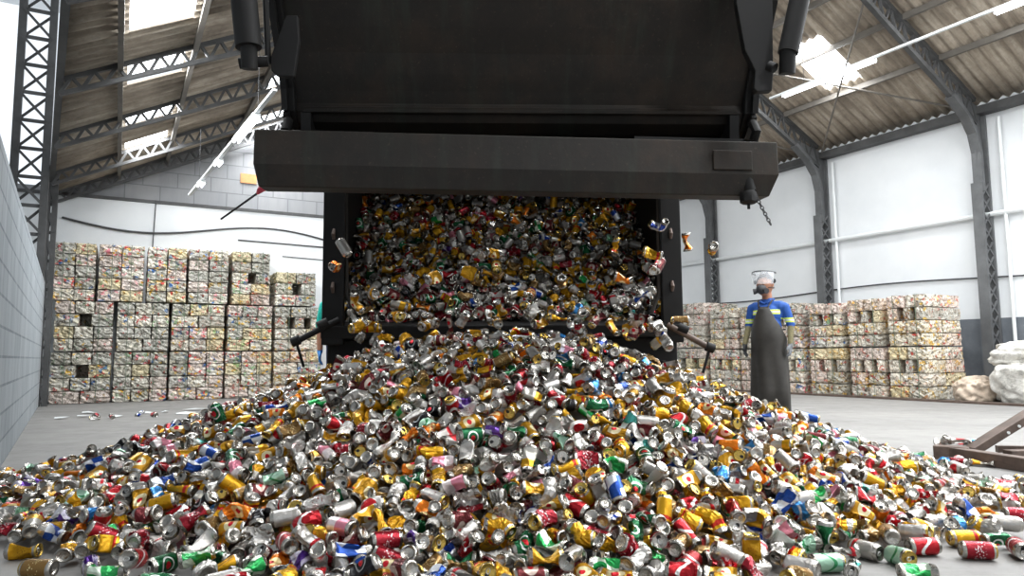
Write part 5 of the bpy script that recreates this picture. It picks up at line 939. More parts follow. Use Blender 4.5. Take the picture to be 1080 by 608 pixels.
TURN_B = [
27,31,33,30,28,29,30,29,30,32,31,30,30,29,31,38,20,37,30,30,49,30,31,32,29,28,27,30,28,31,38,33,36,31,29,30,32,29,39,60,23,35,29,14,30,27,55,39,43,39,51,28,32,29,33,28,33,37,53,25,
40,48,10,33,21,26,24,33,21,24,32,31,35,23,29,50,28,32,29,33,26,30,30,37,42,20,22,31,32,28,30,42,28,22,36,34,30,31,9,29,31,31,38,38,27,33,29,25,33,32,28,32,28,35,59,31,8,31,25,22,
39,27,38,26,25,14,14,33,25,27,35,31,25,25,38,27,34,30,33,36,29,34,39,31,34,29,23,18,35,29,19,44,31,18,41,29,29,39,42,40,40,25,31,38,48,38,17,29,17,14,43,25,28,21,27,44,18,33,29,13,
28,36,32,32,25,25,35,33,44,34,41,19,37,31,31,37,22,42,31,39,26,37,12,22,27,46,33,39,32,26,28,22,34,24,44,23,31,30,17,24,31,32,25,26,18,23,44,9,39,24,43,30,27,2,36,18,33,31,26,43,
39,29,31,36,21,36,48,34,55,50,33,40,34,19,29,30,22,20,33,31,22,31,20,42,8,29,36,30,19,25,53,37,38,54,28,23,31,43,16,31,29,37,34,27,18,7,33,36,26,26,25,29,19,40,29,31,32,38,37,28,
28,37,36,30,50,38,26,20,24,21,28,27,34,27,38,38,34,16,33,32,31,24,21,33,31,21,33,41,33,26,36,39,33,45,33,26,35,36,44,23,27,33,32,21,37,38,36,29,39,24,29,20,32,25,17,16,35,28,11,56,
28,29,34,21,29,23,39,25,33,31,25,46,35,17,44,32,23,24,38,39,36,18,32,45,38,29,6,33,24,18,26,22,43,37,35,29,27,35,43,33,38,26,12,30,37,40,33,1,48,32,31,41,34,34,25,21,29,17,19,54,
30,44,32,57,38,25,8,23,47,25,40,42,39,40,43,35,52,29,32,24,32,27,25,31,42,28,24,10,29,38,29,26,41,23,28,36,20,26,29,37,25,35,31,28,28,22,30,23,35,42,19,16,46,26,21,25,30,40,15,35,
27,18,32,29,22,40,26,20,19,29,20,33,22,36,31,19,32,24,19,44,45,31,13,16,38,15,2,27,19,22,36,59,32,44,32,35,12,39,31,39,49,32,28,22,24,30,30,40,46,46,28,23,24,19,18,39,24,26,34,40,
22,15,38,12,29,33,6,33,27,25,29,28,37,24,41,41,36,33,31,21,28,34,40,24,35,33,34,24,33,32,24,29,16,32,31,13,30,29,18,35,20,42,32,7,44,24,22,38,20,30,22,41,9,14,43,15,31,20,34,12,17,
38,22,16,49,33,32,38,28,43,31,10,28,22,21,36,22,41,14,23,18,34,40,44,33,32,15,29,38,29,31,14,33,24,24,42,20,30,41,20,49,40,23,32,36,27,29,23,20,27,35,43,34,25,47,30,45,35,34,36,39,
38,19,31,52,22,22,32,18,45,13,24,20,32,46,19,28,32,32,41,31,17,30,32,29,32,26,21,31,23,42,33,34,28,38,42,21,33,28,42,22,38,43,39,25,21,17,50,24,34,34,30,22,27,41,36,21,22,34,37,43,
32,32,28,34,44,42,30,20,37,19,37,33,33,34,39,30,31,16,26,24,23,32,29,17,23,21,33,16,33,26,38,30,42,22,33,46,35,37,42,52,46,30,54,30,37,28,40,18,17,28,33,42,41,30,34,16,44,37,24,24,
34,30,42,25,44,34,29,31,13,38,34,25,18,14,37,46,44,38,30,35,37,43,21,34,38,30,31,30,23,35,16,19,35,19,16,35,39,38,32,51,25,37,37,16,37,23,36,47,37,31,34,28,41,33,36,33,36,35,10,46,
40,29,26,37,39,8,24,43,36,25,32,23,49,35,36,40,33,12,28,34,44,26,23,28,27,36,46,10,24,16,28,23,39,35,24,32,49,14,23,26,32,29,31,29,42,35,33,41,17,29,25,30,34,37,38,31,39,43,36,34,
23,31,31,18,15,37,46,42,15,38,21,27,30,32,32,9,31,38,55,25,37,44,24,20,19,27,23,30,36,49,43,37,40,34,17,16,32,21,44,36,28,37,38,42,37,38,20,54,30,28,13,28,18,41,28,21,30,29,31,19,
14,37,21,18,25,30,49,21,38,33,45,27,29,14,43,20,36,33,31,50,37,28,34,46,37,34,17,41,32,37,18,16,15,34,38,27,20,28,27,37,21,40,33,40,24,36,39,49,17,28,26,23,43,44,36,25,40,27,22,55,
31,33,37,27,39,37,43,33,21,17,29,38,15,27,45,30,36,31,15,6,25,36,35,26,30,21,45,50,36,32,30,21,28,28,30,33,44,31,20,42,41,40,32,6,52,21,21,34,27,32,30,37,27,25,31,18,31,36,11,35,
25,26,18,35,49,34,15,36,32,37,24,19,28,8,34,19,22,19,23,37,33,45,26,33,23,41,10,36,36,41,18,40,41,33,18,31,42,34,29,41,39,55,28,13,49,24,51,28,30,35,40,33,26,26,34,39,25,22,30,29,
33,43,45,29,36,31,32,36,32,25,33,30,29,26,23,28,34,35,40,42,33,16,35,30,43,30,27,43,39,29,26,56,11,35,31,30,31,40,21,32,33,36,28,19,30,39,27,25,52,13,19,12,35,35,35,24,31,30,32,37,
49,36,23,34,28,51,38,23,38,39,31,34,18,23,21,43,29,32,13,29,26,38,44,33,44,30,31,30,32,24,35,22,28,45,34,30,26,38,30,51,23,21,36,51,37,27,35,24,23,21,37,27,26,31,36,29,31,39,18,16,
29,34,46,37,40,25,43,24,17,31,22,19,48,26,32,24,52,29,24,31,14,19,29,28,41,53,33,28,32,26,25,43,45,21,9,15,13,22,18,30,27,36,31,38,52,52,24,14,23,41,39,24,17,56,47,17,30,21,32,35,
33,17,28,33,36,48,25,24,19,50,25,34,32,19,21,18,11,22,35,18,38,18,32,36,32,37,10,14,42,27,39,45,23,24,27,46,40,46,36,38,36,15,28,35,36,38,40,33,47,25,33,27,25,24,47,36,15,25,41,53,
22,33,25,19,34,21,24,44,29,28,36,44,40,36,47,24,30,37,39,36,39,23,33,30,30,15,28,21,26,6,21,41,31,34,35,43,48,20,26,40,24,17,41,16,16,51,24,32,40,23,25,24,22,39,39,36,17,27,39,40,
44,33,23,31,38,27,42,34,31,24,31,21,19,24,30,40,22,31,35,21,39,38,35,32,27,38,39,23,13,29,11,34,13,18,50,35,30,36,31,37,40,45,41,29,10,37,39,23,30,27,24,28,37,44,30,50,11,38,37,14,
39,22,28,31,43,31,19,50,14,37,30,42,26,15,30,30,33,23,26,19,45,16,28,36,16,37,28,24,31,23,13,14,27,55,19,25,31,20,32,50,14,35,43,44,30,26,24,23,37,32,42,23,31,23,45,33,26,36,33,17,
32,24,42,42,4,31,43,29,25,41,28,14,34,19,30,28,22,40,41,48,39,49,22,43,16,44,38,7,28,19,27,43,42,25,33,51,25,13,36,26,27,22,25,29,16,1,23,33,29,47,25,12,31,19,30,31,36,28,28,29,29,
34,31,15,23,12,28,36,41,28,44,15,31,41,32,33,41,39,32,22,44,36,25,26,34,16,28,31,16,20,27,32,39,36,31,47,35,31,38,56,30,22,25,18,49,50,40,22,34,36,34,44,40,17,32,40,32,47,35,31,35,
32,44,13,16,37,24,28,34,38,22,32,44,42,38,36,26,21,33,31,35,35,18,42,31,27,38,26,33,5,13,25,44,28,17,30,44,23,30,25,30,31,43,30,41,18,33,44,34,27,41,43,33,30,39,26,19,41,37,42,22,
35,17,24,26,45,38,16,26,24,11,39,17,27,9,31,18,24,37,21,27,33,39,26,23,28,32,34,13,16,34,44,23,49,25,46,51,41,22,45,18,38,35,32,45,15,24,40,35,33,23,34,20,30,36,31,24,31,21,26,34,
36,6,36,27,42,11,30,41,14,29,32,18,34,14,30,46,34,18,38,27,43,42,16,32,22,39,23,31,25,33,29,31,24,27,43,31,16,30,29,31,27,53,16,31,37,22,27,14,37,42,47,33,26,39,32,45,44,41,36,33,
35,14,32,16,25,33,27,32,25,28,31,36,19,33,32,17,14,24,27,40,35,23,20,46,33,21,28,36,30,37,44,22,18,40,37,45,31,17,17,38,27,44,44,28,35,45,37,28,20,40,38,24,17,26,15,36,42,33,34,31,
35,12,45,15,16,29,44,33,19,25,21,50,26,30,16,23,11,31,47,25,12,24,32,50,34,46,26,34,28,50,25,35,17,27,35,30,19,27,16,34,41,49,45,45,16,21,20,37,42,17,33,31,49,40,37,43,17,20,37,17,
46,41,38,17,29,46,27,28,28,11,23,40,43,17,21,33,29,31,45,29,19,38,44,28,23,33,16,1,32,52,27,32,26,30,29,23,28,32,26,22,15,26,28,11,34,23,39,37,29,25,43,26,39,8,27,27,29,41,33,41,
36,32,30,26,34,28,38,35,10,27,37,34,40,24,30,39,27,29,37,20,15,28,29,39,26,25,27,36,29,29,37,24,45,16,29,38,44,32,14,51,25,15,24,14,53,29,42,44,12,36,34,31,48,37,27,18,26,26,37,37,
26,28,24,30,23,5,33,39,27,35,32,35,29,29,25,28,15,34,23,42,32,46,21,51,39,34,37,24,26,45,33,25,34,23,26,29,39,27,18,25,19,46,31,27,31,39,22,31,25,50,39,42,38,44,35,32,33,24,21,28,
43,57,41,45,46,25,40,43,39,38,40,49,21,26,45,32,34,29,29,36,51,15,29,17,46,30,14,14,33,28,14,59,33,33,34,36,16,36,26,27,39,26,28,24,26,30,17,42,16,36,32,38,20,40,29,59,31,31,37,38,
40,32,18,35,41,38,22,20,28,27,22,19,33,33,28,29,36,23,9,40,36,45,23,31,40,32,31,23,33,26,30,22,45,36,37,16,30,22,21,38,30,35,20,33,25,36,20,21,21,32,49,28,34,24,33,39,27,49,40,43,
32,41,37,30,33,37,26,23,34,35,38,35,22,20,26,32,23,30,37,36,8,30,27,18,25,25,41,55,30,33,16,18,42,21,36,40,27,31,28,25,38,30,39,37,19,29,16,19,27,38,24,21,35,31,25,26,23,24,30,12,
54,29,26,26,41,37,17,34,20,27,37,35,25,28,26,42,27,42,26,40,35,33,22,30,35,39,23,34,45,30,45,38,37,33,39,42,31,38,33,27,40,21,16,39,14,42,10,42,33,31,24,31,29,19,26,30,37,32,22,32,
35,36,47,31,36,41,26,23,23,29,36,50,34,34,43,45,33,30,28,34,37,1,31,9,33,20,19,46,34,20,22,42,19,21,32,21,24,38,28,21,45,28,24,26,38,7,30,26,32,30,35,29,29,21,39,19,27,21,39,31,19,
55,39,22,27,17,31,31,44,22,40,19,31,36,29,29,30,24,23,38,46,22,28,30,42,29,43,27,42,41,39,23,45,34,41,29,37,55,32,35,38,33,27,30,22,21,32,33,23,44,22,23,42,23,41,28,34,29,31,23,56,
31,30,36,28,21,30,33,36,31,22,55,39,30,59,28,43,28,31,30,29,30,26,30,36,30,31,1,28,29,28,29,30,30,21,45,33,32,22,30,24,20,35,44,29,33,31,32,30,3,31,29,31,33,30,32,29,31,16,31,18,
24,31,34,30,35,24,33,29,31,30,55,30,32,30,26,30,30,31,30,30,31,55,30,26,31,]
TURN_C = [
6,75,66,5,114,29,36,116,76,101,17,32,67,31,42,93,9,56,66,5,25,80,39,106,43,43,18,101,43,54,14,30,108,16,33,9,102,23,6,95,51,119,101,26,42,103,100,100,63,12,112,7,50,53,78,59,64,50,
68,68,117,77,95,4,87,33,57,94,115,16,78,35,80,10,20,3,46,62,100,106,77,89,3,56,89,52,5,18,101,40,76,119,16,15,4,32,114,5,90,61,103,46,3,109,118,78,9,108,19,10,7,65,76,117,48,115,
44,35,36,30,84,100,37,63,39,68,115,16,111,104,48,59,65,39,12,16,102,29,6,111,71,24,39,22,85,66,103,39,102,74,110,108,109,35,9,25,37,22,29,82,85,59,106,41,6,40,81,27,13,20,45,91,51,
63,113,33,26,10,85,111,11,113,101,8,47,45,0,67,55,16,92,105,102,114,27,89,44,44,31,72,87,94,45,65,36,25,53,34,102,96,9,116,21,27,83,110,118,45,39,86,5,96,63,12,110,14,32,18,79,23,
35,116,110,2,101,88,80,107,6,45,61,110,0,41,47,75,3,104,117,51,64,47,105,27,95,97,53,5,47,99,112,15,66,98,32,72,23,114,41,80,22,98,11,56,99,70,38,93,16,65,51,98,20,58,65,100,56,63,
99,97,89,115,60,97,67,58,67,71,74,60,44,20,94,59,30,71,56,29,14,53,79,61,102,2,20,12,53,71,23,1,117,65,89,17,65,6,31,45,80,71,35,116,32,87,58,12,115,83,72,75,66,90,41,56,48,31,102,
42,52,19,110,15,2,79,13,77,66,98,60,109,6,89,10,19,85,71,100,63,40,94,111,93,113,55,102,109,95,92,116,65,9,109,108,106,106,9,112,102,45,106,90,35,98,74,55,106,35,69,19,78,20,48,
116,95,39,99,119,38,119,19,94,98,80,65,118,58,45,96,47,46,63,34,70,95,36,5,31,94,35,29,99,71,56,97,84,34,33,68,10,21,40,6,4,97,103,11,111,95,67,101,118,70,9,116,60,72,2,54,34,74,
66,53,40,95,29,51,49,1,73,88,22,50,94,44,48,111,51,4,105,107,49,54,42,85,45,30,117,69,16,89,59,4,64,66,37,14,70,82,20,113,69,68,83,16,62,109,93,28,115,13,74,2,44,71,98,4,75,65,5,
97,60,80,88,68,89,67,83,16,107,51,55,26,50,1,79,41,87,106,31,67,98,21,89,105,56,93,114,71,93,4,118,7,26,17,118,46,70,15,74,2,93,16,101,32,97,63,88,66,103,116,8,28,50,53,56,46,93,
40,63,54,74,105,62,85,97,15,36,65,53,113,7,100,85,107,46,37,47,1,26,16,111,66,116,62,25,108,115,47,5,53,73,59,110,79,95,86,52,104,26,58,71,61,99,4,78,1,87,19,111,50,89,100,54,93,8,
118,24,117,33,19,97,22,6,105,3,96,24,10,109,9,48,47,41,91,14,19,45,103,99,116,35,112,70,83,85,21,88,94,62,72,44,102,61,101,68,62,6,113,37,29,38,46,45,55,91,38,1,32,62,98,49,53,67,
87,105,31,89,50,22,12,13,37,8,24,9,97,107,102,68,85,89,46,59,20,80,63,33,37,109,29,41,104,100,63,3,110,10,113,117,64,70,109,28,118,94,109,72,23,29,80,106,48,105,115,75,47,68,44,96,
33,87,21,9,77,36,82,95,58,17,74,73,47,11,85,68,118,51,34,9,12,62,6,53,39,44,4,58,80,64,44,20,69,83,19,25,22,16,114,78,42,72,36,103,29,110,63,85,13,108,22,52,76,5,106,22,90,87,54,
111,5,5,64,50,39,70,100,117,94,101,71,104,24,119,67,40,76,45,47,74,53,41,78,77,102,114,23,19,31,100,116,100,46,64,86,30,114,100,86,70,63,9,97,112,48,90,93,117,101,77,44,45,106,56,
9,30,92,40,112,114,57,55,3,113,46,80,34,78,51,9,45,41,4,49,2,101,38,118,35,25,33,53,45,86,106,111,60,77,48,116,24,15,0,81,84,98,71,36,118,57,71,107,5,99,50,73,114,85,106,89,8,103,
29,57,21,39,58,9,24,57,89,65,75,41,63,30,109,106,116,97,11,89,15,95,106,38,112,42,40,104,29,61,119,105,10,41,91,49,85,57,68,73,65,103,78,101,113,73,33,72,26,102,112,75,90,113,46,
53,38,75,47,48,25,115,75,118,109,50,31,65,58,89,69,76,25,104,70,111,101,40,64,102,8,28,87,61,43,46,2,56,82,45,75,0,76,28,15,28,9,44,101,19,32,115,30,90,68,109,56,105,75,98,91,100,
119,60,45,39,35,85,31,69,119,68,106,72,7,55,94,18,41,94,77,0,25,17,87,79,113,115,52,21,4,78,117,5,53,104,103,107,5,15,86,85,31,26,1,3,87,87,95,116,53,10,118,72,117,95,42,61,54,21,
106,95,50,2,93,105,24,75,7,79,94,19,46,109,35,110,9,3,1,108,86,38,104,90,89,89,45,40,64,20,106,78,118,64,106,7,76,112,0,83,61,20,52,44,69,4,66,76,35,58,91,38,115,5,108,89,21,85,85,
66,16,0,5,103,12,33,114,29,65,117,65,81,49,52,67,35,37,84,108,85,66,60,54,87,104,42,117,102,97,38,10,73,37,8,28,57,50,54,1,110,51,32,111,78,46,60,94,41,14,1,73,87,11,73,75,6,36,26,
46,10,35,19,47,78,2,96,107,105,53,88,23,53,104,26,46,74,53,51,23,14,93,110,110,79,94,88,96,74,5,81,80,115,83,86,117,70,107,93,98,118,42,79,98,65,95,27,90,30,22,22,61,88,15,94,109,
66,106,20,76,30,67,80,49,86,60,57,107,76,60,54,118,109,110,62,77,110,94,49,23,10,113,71,101,75,111,39,28,108,105,57,27,83,5,45,111,54,33,97,76,64,7,94,67,38,67,57,82,74,17,26,114,
10,18,109,58,27,89,104,89,72,97,114,102,106,6,102,29,17,118,5,9,15,67,18,46,99,55,39,50,63,64,51,90,66,84,80,86,109,107,37,23,71,17,53,119,87,5,75,119,47,66,33,52,12,29,55,53,41,
13,38,30,35,40,50,82,60,92,11,48,74,51,83,38,104,103,53,95,116,66,20,35,37,90,31,102,28,109,32,77,105,99,98,67,24,43,85,89,4,65,104,57,37,96,12,4,40,57,11,72,20,66,17,45,97,50,42,
87,37,89,29,115,97,90,118,101,115,13,14,45,50,44,61,113,70,47,1,5,22,92,74,113,103,117,56,84,22,20,90,68,76,10,43,31,94,100,53,10,51,91,57,61,32,61,26,63,89,14,18,113,80,36,61,53,
80,102,29,97,70,93,33,95,58,23,10,34,86,72,10,53,101,49,103,56,65,111,40,49,96,8,55,57,51,29,47,77,99,84,68,32,50,31,78,65,3,17,52,84,91,97,10,63,88,107,57,69,72,111,7,72,61,16,42,
43,4,33,67,79,25,24,49,66,46,32,15,33,12,53,65,110,58,21,50,15,47,31,53,71,76,20,24,41,80,47,37,23,47,37,37,40,115,39,92,26,42,57,52,113,6,34,27,20,110,58,67,93,75,30,117,90,67,91,
29,4,32,94,9,25,31,117,98,11,57,42,39,46,61,97,97,71,89,11,24,40,5,39,7,104,29,32,44,119,27,43,19,80,39,30,49,57,43,69,11,39,41,2,98,99,61,109,79,59,89,47,116,68,40,60,92,65,115,3,
46,85,57,49,11,69,25,57,95,52,91,18,0,28,42,86,41,112,23,100,76,58,97,49,103,33,29,58,105,20,110,71,4,0,58,85,115,38,85,34,117,0,44,73,39,35,44,95,92,43,33,109,100,115,94,65,106,
70,39,102,115,84,115,53,69,103,80,15,59,45,37,24,2,58,45,32,85,71,104,119,36,111,56,18,59,104,76,5,14,57,12,52,67,91,47,54,91,78,55,31,73,14,60,76,23,18,106,113,100,5,3,84,76,67,
26,41,47,45,15,91,59,85,74,118,10,73,96,58,14,38,118,3,32,38,44,23,112,116,20,91,111,112,34,54,103,88,35,67,18,6,8,32,94,31,70,82,38,65,95,69,30,105,95,10,57,7,94,81,85,10,19,59,
59,83,2,26,30,46,14,41,65,75,107,106,66,82,108,15,48,27,81,118,79,52,110,83,82,50,59,52,40,103,66,114,12,48,30,118,86,90,27,119,65,22,56,115,98,5,78,22,99,20,50,86,107,29,78,85,73,
98,43,20,98,47,14,14,77,72,60,34,45,108,33,88,33,21,81,108,51,43,10,64,70,21,66,4,68,119,40,106,83,22,78,39,108,68,7,24,50,91,86,95,108,1,9,49,48,117,77,11,109,43,55,43,0,29,57,97,
70,10,102,33,87,44,48,95,90,100,84,69,20,63,11,44,49,57,20,47,85,0,90,104,6,116,7,63,45,92,99,38,57,111,106,72,20,56,113,109,42,43,41,73,112,104,16,20,81,26,30,102,76,26,31,15,53,
71,88,109,78,91,107,31,72,37,76,75,5,25,71,87,119,13,7,30,119,109,105,32,16,92,36,101,115,32,80,45,96,9,111,3,109,35,56,8,30,75,11,116,29,52,28,45,22,48,108,54,16,92,68,41,9,77,98,
53,32,103,26,102,99,59,5,112,97,84,37,76,24,117,113,47,96,113,119,6,88,103,16,28,81,112,10,42,44,102,69,84,67,16,55,25,60,19,42,56,112,15,21,58,30,36,43,16,52,76,8,57,13,18,88,86,
49,24,116,41,79,19,26,93,37,57,107,101,101,70,86,51,13,35,22,41,114,101,13,84,90,29,5,83,75,88,62,59,15,104,80,102,46,51,26,54,100,16,93,60,70,76,62,55,84,50,70,60,64,40,82,113,43,
53,84,105,27,81,41,68,116,113,2,107,55,54,89,112,95,99,2,78,2,73,93,57,36,107,75,101,69,82,95,94,114,79,80,76,4,24,63,66,10,6,45,102,60,85,64,81,48,119,48,79,81,90,57,49,67,58,25,
38,100,12,3,3,52,82,89,117,4,111,17,117,29,61,19,5,118,29,111,55,26,47,78,100,70,0,114,7,20,32,99,24,32,79,86,51,76,74,27,69,82,82,6,90,39,39,45,5,60,98,32,92,77,25,87,28,61,51,58,
26,37,26,112,48,114,16,22,22,26,108,12,32,58,95,15,79,6,52,90,61,87,110,2,110,21,64,27,103,19,75,109,100,106,114,109,11,83,110,15,101,28,0,72,54,108,64,45,83,0,59,105,96,46,92,39,
106,37,18,88,25,46,66,7,92,4,105,6,64,48,105,6,107,46,88,59,93,34,103,108,11,18,94,49,66,15,36,53,49,70,108,86,36,9,41,87,12,76,25,36,7,18,2,47,45,9,23,75,13,2,28,54,75,89,64,65,
107,112,114,111,35,46,66,101,87,93,60,109,81,61,104,12,99,93,54,59,34,91,2,15,8,90,69,41,6,65,33,93,41,35,44,82,31,103,92,54,28,50,1,18,72,3,95,101,71,107,29,67,9,17,84,114,4,43,
109,45,78,11,65,13,58,86,100,33,50,50,40,5,72,4,45,47,7,7,0,23,22,114,18,25,92,24,109,91,82,67,110,12,18,77,22,53,31,55,28,6,103,10,71,30,63,79,13,57,17,73,37,40,19,10,30,5,8,2,18,
94,23,12,84,32,19,88,33,31,90,51,47,90,75,102,39,114,53,64,45,99,77,42,61,103,3,42,90,105,102,29,31,115,102,34,90,88,29,92,39,19,22,41,31,57,91,68,103,29,42,4,18,6,46,30,114,51,44,
104,4,102,98,51,78,29,42,]
